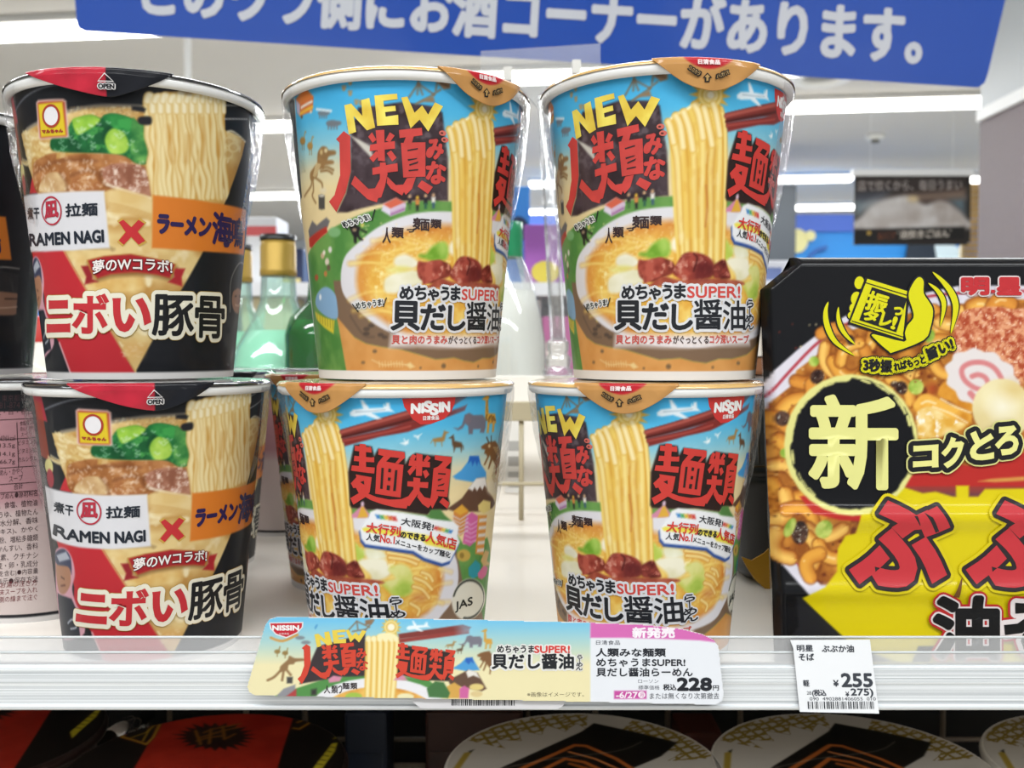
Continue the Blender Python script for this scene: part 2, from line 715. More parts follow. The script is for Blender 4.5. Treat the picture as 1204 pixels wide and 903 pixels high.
# ---------------------------------------------------------------- inks and materials
PRINT = print_mat('printed_cup_film', 0.5, 0.15, 0.06, 0.4, (70, 70, 22), 0.12)
PRINTP = print_mat('printed_glossy_film', 0.4, 0.4, 0.10, 0.06, (60, 60, 60), 0.05)
LIDP = print_mat('printed_lid_film', 0.5, 0.0, 0.08, 0.0, spec=0.12)
CARD = print_mat('printed_card', 0.55, 0.08, 0.3, 0.0)
LETTER = print_mat('printed_letters', 0.5, 0.15, 0.12, 0.0, spec=0.2)
WHITE_RIM = mat('cup_rim_paper', '#d6d5d4', 0.4, coat=0.25)
M_BOARD = mat('shelf_cream_enamel', '#f2ebe2', 0.32, coat=0.3)
M_PANEL = mat('back_panel_cream', '#f3eee6', 0.45)
M_WIRE = mat('beige_painted_wire', '#b5a98d', 0.4)
M_WIRE2 = mat('shaded_beige_wire', '#75695c', 0.45)  # darker copy of the beige wire; under-shelf darkness put into its colour
M_BLACK = mat('black_plastic', '#0c0c0e', 0.25, coat=0.5)
M_CLEAR = clear_mat('clear_acrylic', (0.97, 0.98, 0.985), 0.10, 0.08)
M_CHROME = mat('clip_metal', '#b9b6b0', 0.3, 1.0)


def rail_material():
    m, nt, p = new_mat('brushed_aluminium')
    tc = nt.nodes.new('ShaderNodeTexCoord')
    mp = nt.nodes.new('ShaderNodeMapping')
    mp.inputs['Scale'].default_value = (2.2, 40.0, 2600.0)
    n = nt.nodes.new('ShaderNodeTexNoise')
    n.inputs['Scale'].default_value = 1.0
    n.inputs['Detail'].default_value = 4
    cr = nt.nodes.new('ShaderNodeValToRGB')
    cr.color_ramp.elements[0].position = 0.3
    cr.color_ramp.elements[0].color = (*lin('#a4a8ac'), 1)
    cr.color_ramp.elements[1].position = 0.7
    cr.color_ramp.elements[1].color = (*lin('#e6e8ea'), 1)
    b = nt.nodes.new('ShaderNodeBump')
    b.inputs['Strength'].default_value = 0.25
    b.inputs['Distance'].default_value = 0.001
    nt.links.new(tc.outputs['Object'], mp.inputs[0])
    nt.links.new(mp.outputs[0], n.inputs['Vector'])
    nt.links.new(n.outputs['Fac'], cr.inputs[0])
    nt.links.new(cr.outputs[0], p.inputs['Base Color'])
    nt.links.new(n.outputs['Fac'], b.inputs['Height'])
    nt.links.new(b.outputs[0], p.inputs['Normal'])
    p.inputs['Metallic'].default_value = 0.25
    p.inputs['Roughness'].default_value = 0.36
    return m


M_RAIL = rail_material()

# ---------------------------------------------------------------- the room


def struct(o):
    o['kind'] = 'structure'
    return o


M_CEIL = mat('ceiling_paint', '#c6c3bf', 0.8, noise=0.02, nscale=3)
M_FLOOR = mat('store_floor', '#cfcac0', 0.25, noise=0.04, nscale=4)
M_FAR = mat('far_wall_paint', '#c2c6c9', 0.7)
CEIL = 2.74
struct(box_obj('floor', -7, 7, -5, 13, -0.05, 0.0, M_FLOOR))
struct(box_obj('ceiling', -7, 7, -5, 13, CEIL, CEIL + 0.08, M_CEIL))
struct(box_obj('wall_back', -7, 7, 13, 13.1, 0, CEIL, M_FAR))
struct(box_obj('wall_left', -7.1, -7, -5, 13, 0, CEIL, M_FAR))
# the side wall that closes the aisle on the right: dark lower cladding, white trim, grey upper part
M_CLAD = mat('brown_grey_cladding', '#83777a', 0.6, noise=0.06, nscale=60)
M_UPPER = mat('grey_upper_panel', '#aeb3b7', 0.35)
XW = (1147 - 602) / F * 3.0
struct(box_obj('wall_right', XW, XW + 0.12, 0.4, 3.0, 0.0, CZ + 0.695, M_CLAD))
struct(box_obj('trim_1', XW - 0.012, XW + 0.12, 0.4, 3.0, CZ + 0.695, CZ + 0.730, mat('white_trim', '#e6e6e6', 0.4)))
struct(box_obj('trim_2', XW, XW + 0.12, 0.4, 3.0, CZ + 0.730, CEIL, M_UPPER))

# ceiling strip lights of the aisles beyond: rows run slightly askew to the camera
M_LAMP = mat('lamp_diffuser', '#fffdf8', 0.4, emit=6.0)
M_LAMPB = mat('lamp_housing', '#e4e4e2', 0.4)


def strip_light(px0, px1, py, label, wid=0.19):
    """a strip light whose ends are seen at px0 and px1 and whose near end line is at py"""
    h = CEIL - 0.06 - CZ
    e = ray(0.5 * (px0 + px1), py)
    y = h / e[2] * e[1]
    x0, x1 = (ray(p, py)[0] / ray(p, py)[1] * y for p in (px0, px1))
    t = thing('ceiling_light', label, 'ceiling light', ((x0 + x1) / 2, y, CEIL), -0.115, 'strip lights on the store ceiling')
    L = (x1 - x0) / 2
    box_obj('housing', -L, L, -wid / 2, wid / 2, -0.03, 0.0, M_LAMPB, t, 0.006)
    box_obj('diffuser', -L + 0.02, L - 0.02, -wid / 2 + 0.02, wid / 2 - 0.02, -0.06, -0.03, M_LAMP, t, 0.008)
    return t


strip_light(-330, 420, 42, 'nearest strip light, whose glare shows left of the blue hanging sign')
strip_light(470, 1000, 92, 'strip light mostly hidden behind the blue hanging sign')
strip_light(60, 600, 152, 'long strip light crossing behind the two left cup stacks, the upper of two there')
strip_light(640, 1152, 131, 'long bright strip light just under the blue sign at right')
strip_light(120, 600, 232, 'lower strip light seen in the gap between the black and the left blue cups')
strip_light(620, 998, 216, 'strip light ending left of the hanging rice poster', 0.18)
strip_light(1122, 1400, 212, 'strip light peeping out between rice poster and brown side wall', 0.18)
strip_light(560, 1006, 249, 'farthest strip light, just above the blue display panel', 0.18)

# round ceiling fittings
t = thing('ceiling_vent', 'round white ceiling vent below the right end of the blue sign', 'vent', at(966, 103, 5.15))
t.location.z = CEIL
lathe_obj('ring', [(0.10, 0), (0.155, 0), (0.165, -0.012), (0.15, -0.03), (0.115, -0.028), (0.10, -0.01)], M_LAMPB, t, 40)
lathe_obj('grille', [(0.0, -0.012), (0.05, -0.014), (0.10, -0.008)], mat('vent_grey', '#8f8d89', 0.6), t, 40)  # grille in a plain darker grey than the ring
t = thing('smoke_detector', 'small smoke detector on the ceiling above the rice poster', 'smoke detector', at(1029, 163, 6.6))
t.location.z = CEIL
lathe_obj('base', [(0.0, 0), (0.062, 0), (0.062, -0.016), (0.05, -0.03), (0, -0.03)], M_LAMPB, t, 28)
lathe_obj('sensor', [(0.03, -0.028), (0.028, -0.05), (0.0, -0.055)], mat('detector_grey', '#6f6d68', 0.5), t, 24)

# hanging white rod left of the blue sign
t = thing('ceiling_rod', 'thin white rod hanging from the ceiling left of the blue sign', 'rod', at(221, 90, 3.4))
t.location.z = CEIL
bm = bmesh.new()
add_tube(bm, [(0, 0, -0.02), (0, 0, -1.0)], 0.012, 12)
bm_obj('rod', bm, M_LAMPB, t)
lathe_obj('ceiling_cap', [(0, 0), (0.045, 0), (0.045, -0.02), (0.015, -0.035), (0, -0.035)], M_LAMPB, t, 24)

# blue wall display with cartoon-like splashes, dark pillar, bamboo strip
PD = Plane((0, 7.6, CZ), (1, 0, 0), (0, 0, 1))
dk = thing('wall_mural', 'long blue printed mural board on the far side of the store', 'mural', (0, 7.6, CZ))


def far_poly(name, pts, col, y, parent, th=0.02, rough=0.5):
    """a board of real thickness whose outline was read from the picture"""
    b = Vector(parent.location) if parent is not None else Vector((0, 0, 0))
    P = [Vector(at(px, py, y)) - b for px, py in pts]
    n = len(P)
    V = [(p.x, p.y, p.z) for p in P] + [(p.x, p.y + th, p.z) for p in P]
    Fc = [tuple(range(n)), tuple(range(2 * n - 1, n - 1, -1))] + [(i, i + n, (i + 1) % n + n, (i + 1) % n) for i in range(n)]
    return mesh_obj(name, V, Fc, mat(name + '_paint', col, rough), parent)


far_poly('panel', [(560, 252), (1150, 252), (1150, 420), (560, 420)], '#2f8fe0', 7.6, dk)
far_poly('blue_band', [(560, 252), (1010, 252), (1010, 272), (560, 277)], '#4d6fd0', 7.57, dk)
far_poly('cream_blob', list(ell_pts(938, 283, 12, 14)), '#e6dfa0', 7.56, dk)
far_poly('cream_blob', list(ell_pts(953, 277, 6, 6)), '#e6dfa0', 7.55, dk)
far_poly('dark_splash', [(960, 292), (972, 288), (974, 292), (962, 296), (950, 305), (952, 298)], '#2b5fae', 7.55, dk)
far_poly('white_swirl', [(1098, 284), (1112, 282), (1128, 292), (1135, 310), (1100, 310)], '#d9ecf5', 7.55, dk)
far_poly('dark_figure', [(1068, 286), (1098, 284), (1102, 310), (1064, 310)], '#26313f', 7.54, dk)
box_obj('plinth', -0.3, 3.6, 0.0, 0.02, -CZ, at(602, 420, 7.6).z - CZ, M_FAR, dk)
pl = thing('pillar', 'dark grey square pillar beyond the right cup stack', 'pillar', (at(915, 300, 7.0).x, 7.0, 0))
box_obj('shaft', -0.20, 0.085, -0.15, 0.15, 0, at(915, 221, 7.0).z, mat('pillar_slate', '#30353b', 0.5), pl, 0.01)
box_obj('base', -0.22, 0.105, -0.17, 0.17, 0, 0.1, mat('pillar_base', '#43474d', 0.5), pl, 0.01)
bs = thing('bamboo_screen', 'narrow bamboo strip screen between rice poster and brown wall', 'screen', (at(1140, 300, 4.6).x, 4.6, 0))
bm = bmesh.new()
for i in range(60):
    add_box(bm, -0.035, 0.06, -0.012, 0.012, 0.4 + i * 0.028, 0.424 + i * 0.028, 0.003)
bm_obj('slats', bm, mat('bamboo', '#c6a36a', 0.6, noise=0.35, nscale=14), bs)
box_obj('post', -0.045, -0.028, -0.01, 0.01, 0.0, 2.1, mat('bamboo_post', '#d9c7a0', 0.6), bs)

# hanging rice poster: black board, rice mound picture, two lines of lettering
YP = 4.0
PP = Plane(at(1005, 285, YP), at(1135, 284, YP) - at(1005, 285, YP), (0, 0, 1), at(1005, 285, YP))
cr9 = crop('v', 990, 190, 7.525)
po = thing('rice_poster', 'hanging dark poster with a mound of white rice and two lines of white lettering', 'poster', tuple(PP.o))
wmm = 460.0
gx, gy = np.meshgrid(np.arange(-2, 480, 4.0), np.arange(-4, 300, 4.0))
xs, ys = gx.ravel(), gy.ravel()
A9 = Art(PP, xs, ys, '#2b2420', 3)
A9.poly(cr9, [(120, 150), (1090, 150), (1090, 720), (110, 720)], '#3c302c', soft=4)
A9.poly(cr9, [(110, 270), (430, 250), (350, 360), (110, 430)], '#4a4d58', soft=14)
A9.poly(cr9, [(110, 350), (300, 350), (160, 480), (110, 480)], '#8d9ba2', soft=14)
A9.poly(cr9, [(940, 330), (1090, 310), (1090, 470), (1000, 400)], '#6f8590', soft=14)
A9.poly(cr9, [(560, 300), (1090, 250), (1090, 320), (860, 330), (600, 350)], '#a58a78', soft=16)
A9.tex(cr9, [(115, 600), (180, 480), (300, 370), (450, 320), (560, 300), (640, 330), (740, 380), (860, 340), (960, 370), (1080, 480), (1090, 600)], '#c9bdb6', '#f1ecea', 60, 3, soft=7)
A9.ell(cr9, 400, 420, 170, 80, '#efebe9', a=.8, soft=30)
A9.ell(cr9, 630, 330, 44, 28, '#f2d9a8', soft=8)
A9.poly(cr9, [(100, 600), (1090, 575), (1090, 690), (100, 715)], '#14110f', soft=2)
nr, nc = gx.shape
q = grid_quads(nr, nc)
Pm = PP.loc(xs, ys, 0.0)
keep = np.ones(len(q), bool)
np_mesh('picture', Pm, q, A9.colors(), CARD, po)
I9 = Ink(PP, 0, 0.0006)
I9b = Ink(PP, 0, 0.0006)
I9b.text('店で炊くから、毎日うまい', cr9, (140, 262), (1060, 250), (140, 170), '#d2c7c2', layer=2)
I9.text('店炊きごはん', cr9, (515, 680), (945, 668), (515, 612), '#ddd2c6', layer=2, bold=1.4)
I9.text('“', cr9, (490, 640), (505, 640), (490, 612), '#ddd2c6', layer=2)
I9.text('”', cr9, (952, 622), (968, 622), (952, 600), '#ddd2c6', layer=2)
I9.text('ふっくら\nおいしい', cr9, (315, 690), (470, 686), (315, 618), '#b5653f', layer=2)
I9.poly(cr9, ell_pts(238, 632, 18, 18), '#d9b45a', 2)
I9.build('lettering', LETTER, po)
I9b.build('lettering', LETTER, po)
cx0, cx1 = PP.inv('v', np.array([1001., 1143.]), np.array([204., 202.]))[0]
zz = PP.inv('v', np.array([1005.]), np.array([207.]))[1][0]
box_obj('top_rail', cx0 / 1000, cx1 / 1000, -0.015, 0.02, zz / 1000, zz / 1000 + 0.026, mat('rail_white', '#f6f6f6', 0.4), po)
box_obj('board', -0.002, wmm / 1000 + 0.008, 0.003, 0.012, -0.01, zz / 1000, mat('poster_board', '#1a1614', 0.5), po)
for xx in (0.06, 0.40):
    bm = bmesh.new()
    add_tube(bm, [(xx, 0.0, zz / 1000), (xx, 0.0, CEIL - PP.o[2])], 0.0012, 6)
    bm_obj('hanging_cord', bm, M_LAMPB, po)

# ---------------------------------------------------------------- the gondola: shelf board, price rail, low back panel
ZS = CZ - 0.1155                                  # top of the shelf board
tag(box_obj('shelf_board', -0.75, 0.75, 0.3265, 0.6805, ZS - 0.008, ZS, M_BOARD), 'cream enamelled shelf board on which the noodle cups stand', 'shelf')
prof = [(0.3262, -0.1235), (0.3228, -0.1235), (0.3224, -0.1229), (0.3224, -0.1221), (0.3232, -0.1216), (0.3230, -0.1150), (0.3227, -0.1140),
        (0.3227, -0.1090), (0.3231, -0.1085), (0.3232, -0.1080), (0.3262, -0.1080)]
pr = thing('price_rail', 'brushed aluminium price rail with clear cover along the shelf front', 'price rail', (0, 0.3262, CZ - 0.1235))
bm = bmesh.new()
L = [bm.verts.new((-0.75, y - 0.3262, z + 0.1235)) for y, z in prof]
R_ = [bm.verts.new((0.75, y - 0.3262, z + 0.1235)) for y, z in prof]
n = len(prof)
for i in range(n):
    bm.faces.new((L[i], L[(i + 1) % n], R_[(i + 1) % n], R_[i]))
bm.faces.new(L)
bm.faces.new(R_[::-1])
bm_obj('rail', bm, M_RAIL, pr)
M_STRIP = clear_mat('milky_label_cover', (0.93, 0.95, 0.96), 0.36, 0.05, 0.2)
M_STRIP2 = clear_mat('clear_label_cover', (0.94, 0.95, 0.96), 0.20, 0.05, 0.15)
box_obj('lower_cover', -0.75, 0.75, -0.0030, -0.0023, 0.0155, 0.0195, M_STRIP, pr)
box_obj('upper_cover', -0.75, 0.75, -0.0030, -0.0023, 0.0198, 0.0248, M_STRIP2, pr)
for z in (0.0197, 0.0249):
    bm = bmesh.new()
    add_tube(bm, [(-0.75, -0.0028, z), (0.75, -0.0028, z)], 0.00045, 8)
    bm_obj('cover_edge', bm, mat('cover_edge_plastic', '#b4b8ba', 0.2, coat=0.6), pr)
tag(box_obj('back_panel', -0.75, 0.75, 0.682, 0.690, ZS - 0.008, CZ - 0.0205, M_PANEL), 'low cream back panel closing the shelf behind the cups', 'panel')

# wire fence standing in front of the back panel
wf = thing('wire_fence', 'beige wire fence standing at the back of the shelf', 'wire fence', (0, 0.637, ZS))
box_obj('top_bar', -0.72, 0.72, -0.003, 0.003, 0.0665, 0.0795, M_WIRE, wf, 0.001)
bm = bmesh.new()
add_tube(bm, [(-0.72, 0, 0.0245), (0.72, 0, 0.0245)], 0.0014, 8)
bm_obj('cross_wire', bm, M_WIRE, wf)
for k in range(-4, 5):
    bm = bmesh.new()
    add_tube(bm, [(0.0062 + k * 0.157, 0.001, 0.0), (0.0062 + k * 0.157, 0.001, 0.067)], 0.0017, 8)
    bm_obj('upright', bm, M_WIRE, wf)
# small stock label on the back panel
sl = thing('stock_label', 'small white label with grey bars stuck on the back panel behind the cup gap', 'label', (at(604, 530, 0.6812)))
box_obj('card', -0.006, 0.0065, -0.0004, 0.0004, -0.030, 0.022, mat('label_white', '#e4e2de', 0.5), sl)
for z0, z1 in ((0.000, 0.007), (-0.011, -0.004), (-0.019, -0.015), (-0.026, -0.0245)):
    box_obj('grey_bar', -0.004, 0.0045, -0.0006, -0.0004, z0, z1, mat('label_bar', '#a9a7a4', 0.5), sl)

# ---------------------------------------------------------------- lower shelf and its back rack
ZL = CZ - 0.30
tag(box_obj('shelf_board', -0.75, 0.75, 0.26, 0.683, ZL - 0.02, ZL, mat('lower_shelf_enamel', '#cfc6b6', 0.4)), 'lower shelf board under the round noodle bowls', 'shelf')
tag(box_obj('back_panel', -0.75, 0.75, 0.684, 0.690, ZL - 0.02, ZS - 0.010, mat('lower_back_dark', '#0b0909', 0.7)), 'dark back panel behind the round noodle bowls', 'panel')  # panel colour lowered further to hold the darkness under the upper shelf
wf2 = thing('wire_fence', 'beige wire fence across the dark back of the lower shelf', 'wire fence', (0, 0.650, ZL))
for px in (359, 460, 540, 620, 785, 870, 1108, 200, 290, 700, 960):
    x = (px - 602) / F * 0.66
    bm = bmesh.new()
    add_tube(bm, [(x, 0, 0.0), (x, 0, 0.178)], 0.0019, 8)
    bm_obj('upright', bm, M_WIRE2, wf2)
bm = bmesh.new()
for z in (0.03, 0.075):
    add_tube(bm, [(-0.7, 0.002, z), (0.7, 0.002, z)], 0.0017, 8)
bm_obj('cross_wire', bm, M_WIRE2, wf2)
# ---------------------------------------------------------------- paper cups
ZU = CZ - 0.0120                                  # underside of the upper cups
S0 = 0.93
# key: x, y of the axis, base height, scale
PLACE = {'UR': (0.0598, 0.3797, ZU, 1.0), 'UM': (-0.0418, 0.3873, ZU, 1.0), 'UL': (-0.1502, 0.3912, ZU, 1.0),
         'LR': (0.0515, 0.3738, ZS, S0), 'LM': (-0.0445, 0.3720, ZS, S0), 'LL': (-0.1407, 0.3750, ZS, S0)}
NCOL, NROW = 720, 250
_a = np.linspace(-np.pi, np.pi, NCOL, endpoint=False)
_y = np.linspace(0, 108.0, NROW)


def cup_grid():
    X, Y = np.meshgrid(_a * Cone.KA, _y)
    return X.ravel(), Y.ravel()


def build_cup(key, label, cat, surf, art, inks, lid_mat, tab, group, place=None, phi=None, first=None):
    """one cup: root > cup_wall (printed, with lettering), rim, base, lid, pull tab; copies share mesh data"""
    x, y, z, sc = place or PLACE[key]
    root = thing('ramen_cup', label, cat, (x, y, z), phi, group, sc)
    if first is not None:
        for ch in first.children:
            c = ch.copy()
            COL.objects.link(c)
            c.parent = root
            for g in ch.children:
                d = g.copy()
                COL.objects.link(d)
                d.parent = c
        return root
    V = surf.loc(art.X, art.Y, 0.0)
    wall = np_mesh('cup_wall', V, grid_quads(NROW, NCOL, True), art.colors(), PRINT, root)
    for nm, ik, mt in inks:
        ik.build(nm, mt, wall)
    lathe_obj('base', [(0.0, 0.004), (0.031, 0.004), (0.0322, 0.0), (0.0346, 0.0), (0.0352, 0.0012), (0.0352, 0.002)], WHITE_RIM, root, 96)
    h = 0.110
    lathe_obj('rim', [(0.0450, h - 0.0030), (0.0459, h - 0.0042), (0.0472, h - 0.0046), (0.0482, h - 0.0036), (0.0485, h - 0.0022), (0.0482, h - 0.0008),
                      (0.0474, h), (0.0462, h), (0.0452, h - 0.001)], WHITE_RIM, root, 120)
    lathe_obj('lid', [(0.0, h + 0.0006), (0.030, h + 0.0006), (0.0440, h + 0.0004), (0.0478, h + 0.0002), (0.0487, h - 0.0006), (0.0488, h - 0.0012)], lid_mat, root, 120)
    if tab:
        tab(root, surf)
    return root


class Tube(Cone):
    RB, RW = 0.0491, 0.0491


def tab_builder(surf, fr, mid, half, depth_fn, base, paint, letters, name='pull_tab'):
    """foil pull tab hanging over the rim: built round the cup's own axis; mid and half in millimetres of arc"""
    def make(root, sf0):
        sf = Tube()
        sf.fr = sf0.fr
        nu, nv = 90, 40
        us = np.linspace(-1, 1, nu)
        prof_s = np.array([0, 1.2, 2.2, 4.0, 7.0, 16.0]) / 1000          # run along the foil from the lid edge outwards, then down
        prof_r = np.array([0.0470, 0.0482, 0.04895, 0.0492, 0.0489, 0.0480])
        prof_z = np.array([0.1104, 0.1106, 0.1100, 0.1082, 0.1052, 0.0962])
        X, Y, V = [], [], []
        for j in range(nv):
            for u in us:
                d = depth_fn(u)
                q = d * j / (nv - 1)
                a = (mid + half * u) / Cone.KA
                wob = 0.00035 * math.sin(9 * u + 3 * j / nv) * (j / nv)
                r = np.interp(q, prof_s, prof_r) + wob
                zz = np.interp(q, prof_s, prof_z)
                V.append((r * math.sin(a), -r * math.cos(a), zz))
                X.append(mid + half * u)
                Y.append(zz * 1000)
        A = Art(sf, np.array(X), np.array(Y), base, 0.35)
        paint(A)
        o = np_mesh(name, V, grid_quads(nv, nu), A.colors(), PRINTP, root)
        sd = o.modifiers.new('thickness', 'SOLIDIFY')
        sd.thickness = 0.00025
        sd.offset = -1
        if letters:
            class TabSurf:
                def inv(s, k, px, py):
                    return sf.inv(k, px, py)

                def loc(s, XX, YY, off):
                    a, z = XX / Cone.KA, YY / 1000
                    r = np.interp(-z, -prof_z[1:], prof_r[1:]) + 0.0006 + off
                    return np.stack([r * np.sin(a), -r * np.cos(a), z], -1)
            ik = Ink(TabSurf(), 1.5)
            letters(ik)
            ik.build('tab_lettering', LETTER, o)
    return make


# ---------------------------------------------------------------- cup design A: sky-blue noodle cup
SA = Cone()
PHI = {}
for k, ref in (('UR', (835.0, 110.0)), ('UM', (569.5, 126.0)), ('LM', (383.2, 487.0)), ('LR', (739.0, 481.0))):
    PHI[k] = SA.add(k, *PLACE[k], ref)
cA, cB, cC, cD = crop('UM', 320, 70, 7.525), crop('UM', 340, 180, 7.53), crop('UM', 350, 290, 5.643), crop('UM', 385, 130, 6.947)
cE, cF, cG, cH, cI = crop('LM', 480, 440, 7.53), crop('LM', 480, 550, 4.754), crop('LM', 330, 440, 5.644), crop('LM', 350, 590, 6.02), crop('LM', 400, 510, 8.6)
cJ, cK, cL, cM = crop('UR', 625, 60, 7.525), crop('UR', 775, 60, 7.082), crop('UR', 625, 160, 7.525), crop('UR', 775, 160, 7.525)
cN, cO, cP, cQ = crop('UR', 640, 240, 8.6), crop('UR', 760, 240, 7.525), crop('UR', 660, 330, 7.53), crop('UR', 770, 330, 7.53)
UR, UM, LM, LR = crop('UR', 0, 0, 1), crop('UM', 0, 0, 1), crop('LM', 0, 0, 1), crop('LR', 0, 0, 1)
gX, gY = cup_grid()
A = Art(SA, gX, gY, '#48addf')


def bands(stops):
    ys = [s[0] for s in stops]
    cs = np.array([rgb(s[1]) for s in stops])

    def f(X, Y):
        return np.stack([np.interp(Y, ys, cs[:, i]) for i in range(3)], 1)
    return f


A.C[:] = bands([(0, '#e0c894'), (70, '#e2cd9c'), (78, '#d0cbab'), (86, '#86c0d2'), (95, '#4fb0db'), (108, '#3aa3da')])(gX, gY)
n_ = fbm(gX, gY, 6, 4)[:, None]
A.C *= 0.97 + 0.06 * n_
# green ground
green = [(UM, (346, 445)), (UM, (350, 330)), (UM, (362, 300)), (UM, (395, 266)), (UM, (430, 250)), (UM, (470, 239)), (UM, (525, 233)),
         (UR, (775, 231)), (UR, (850, 231)), (LM, (410, 597)), (LM, (450, 600)), (LM, (520, 606)), (LM, (545, 640)), (LM, (573, 632)), (LM, (580, 660)), (LM, (574, 790)), (LM, (400, 790)), (UR, (800, 440)), (UM, (400, 445))]
A.tex(None, green, '#4f8440', '#6c9a50', 7, 2, sm=False)
A.mix([(UM, (335, 448)), (UM, (343, 330)), (UM, (350, 300)), (UM, (360, 330)), (UM, (356, 448))], '#7a9a5a', a=0.6, soft=2)
# soil layers
top_or = [(UM, (396, 372)), (UR, (690, 397)), (UR, (700, 404)), (UR, (715, 408)), (UR, (735, 411)), (UR, (755, 417)), (UR, (775, 423)), (UR, (790, 422)), (UR, (800, 421)),
          (UR, (815, 425)), (UR, (830, 427)), (UR, (845, 422)), (UR, (860, 422)), (UR, (878, 417)), (LM, (530, 728)), (LM, (575, 740))]
A.mix([(UM, (392, 330)), (UM, (397, 378))] + top_or[1:] + [(LM, (565, 715)), (LM, (545, 690)), (LM, (535, 640)), (UR, (800, 330))], '#7c6450')
A.tex(None, top_or + [(LM, (575, 800)), (LM, (480, 800)), (UR, (870, 446)), (UR, (800, 448)), (UR, (700, 446)), (UM, (409, 446))], '#c98c4a', '#d79e5c', 9, 5, sm=False)
for x, y, r in ((708, 413, 2), (698, 426, 1.6), (786, 431, 3), (752, 409, 2.4), (838, 432, 1.5), (868, 427, 2), (757, 433, 1.2)):
    A.ell(UR, x, y, r, r * 1.0, '#7a6247')
A.line(cP, [(345, 700), (430, 745), (520, 735), (600, 745)], 0.18, '#e3c48a')
for i in range(9):
    A.line(cP, [(395 + i * 22, 715 + (i % 2) * 6), (400 + i * 22, 760)], 0.13, '#e3c48a')
A.poly(cP, [(600, 745), (640, 725), (680, 765), (640, 782)], '#e6cb90')
A.line(cP, [(195, 320), (280, 480), (350, 500)], 0.5, '#5b4b40', a=0.5)
for x, y in ((300, 430), (330, 400), (430, 500), (400, 480), (300, 470)):
    A.ell(cP, x, y, 22, 18, '#4c4038', a=0.8)
A.ell(cP, 320, 345, 12, 20, '#b9a24a')
# pond and yellow fence at the left
A.mix([(cC, (120, 340)), (cC, (150, 285)), (cC, (195, 268)), (cC, (245, 310)), (cC, (262, 380)), (cC, (262, 475)), (cC, (200, 470)), (cC, (125, 400))], '#86aacb', sm=True)
A.poly(cC, [(115, 430), (180, 470), (245, 490), (238, 578), (180, 540), (125, 480)], '#d6c43e')
for i in range(7):
    A.line(cC, [(130 + i * 17, 450 + i * 6), (132 + i * 17, 490 + i * 9)], 0.16, '#8c8a3a', sm=False)
A.ell(cC, 150, 335, 8, 20, '#e7edf2')
for cx, cy, rr, cc in ((165, 60, 12, '#c9a98a'), (195, 100, 14, '#d9cbb8'), (205, 140, 12, '#6a5a48'), (185, 180, 11, '#c07f4a'), (125, 205, 12, '#a9583a'), (175, 40, 9, '#e6dccb'), (215, 20, 12, '#d8d4cc')):
    A.ell(cC, cx, cy, rr, rr * 1.7, cc)
# temple roof and red wall
A.poly(cB, [(170, 690), (205, 600), (245, 640), (330, 570), (360, 600), (340, 660), (180, 760)], '#6d6a6c')
A.poly(cB, [(175, 760), (330, 650), (340, 700), (200, 840), (180, 830)], '#b1392f')
A.ell(cB, 400, 700, 55, 45, '#7fae78', a=0.9)
# left dark caption strip printed down the seam
A.mix([(UM, (337, 445)), (UM, (330, 300)), (UM, (326, 120)), (UM, (347, 115)), (UM, (354, 235)), (UM, (350, 240)), (UM, (362, 300)), (UM, (374, 446))], '#d5d5d2')
A.mix([(UM, (326, 112)), (UM, (346, 118)), (UM, (355, 232)), (UM, (345, 236)), (UM, (336, 180))], '#2c3236')
# bowl
A.mix([(UR, (677, 328)), (UR, (679, 305)), (UR, (690, 287)), (UR, (710, 266)), (UR, (745, 249)), (UR, (790, 243)), (UR, (835, 245)), (LM, (450, 606)), (LM, (500, 620)), (LM, (532, 648)), (LM, (539, 675)),
       (LM, (535, 700)), (LM, (522, 720)), (LM, (500, 738)), (UR, (845, 406)), (UR, (815, 409)), (UR, (770, 406)), (UR, (740, 398)), (UR, (712, 385)), (UR, (692, 366)), (UR, (680, 348))], '#dcd9de', sm=True)
soup_rim = [(UR, (689, 330)), (UR, (691, 308)), (UR, (702, 290)), (UR, (722, 274)), (UR, (755, 263)), (UR, (790, 259)), (UR, (835, 262)), (LM, (450, 634)), (LM, (490, 640)), (LM, (513, 655)), (LM, (521, 678)),
            (LM, (514, 705)), (LM, (495, 725)), (UR, (850, 400)), (UR, (800, 402)), (UR, (760, 398)), (UR, (728, 386)), (UR, (703, 366)), (UR, (692, 348))]
A.tex(None, soup_rim, '#cf8234', '#e0a352', 5, 7, soft=1.0, c2='#ecbf70')
soup_in = [(UR, (697, 330)), (UR, (703, 306)), (UR, (725, 286)), (UR, (765, 276)), (UR, (835, 276)), (LM, (470, 645)), (LM, (500, 660)), (LM, (508, 680)), (LM, (500, 700)), (LM, (480, 722)), (UR, (800, 396)), (UR, (730, 376)), (UR, (703, 350))]
A.tex(None, soup_in, '#e0a845', '#f0cf72', 4, 12, soft=2.0, c2='#f4e29c')
rnd = random.Random(5)
for fr, cx, cy, rx, ry, nn in ((UR, 725, 335, 26, 38, 16), (LM, 492, 690, 24, 26, 14), (UR, 745, 290, 24, 10, 6)):
    for i in range(nn):
        x, y = cx + rnd.uniform(-rx, rx), cy + rnd.uniform(-ry, ry)
        L = rnd.uniform(14, 26)
        t0 = rnd.uniform(-0.9, 0.2)
        A.line(fr, [(x - L * math.cos(t0), y - L * 0.6 * math.sin(t0)), (x, y - 4), (x + L * math.cos(t0), y + L * 0.6 * math.sin(t0))], 0.85, '#f0d378', edge='#dca648', a=0.5, soft=.35)
for i in range(90):
    x, y = rnd.uniform(693, 780), rnd.uniform(262, 300)
    A.ell(UR, x, y, 0.7, 0.6, '#f5dca4', a=0.6)
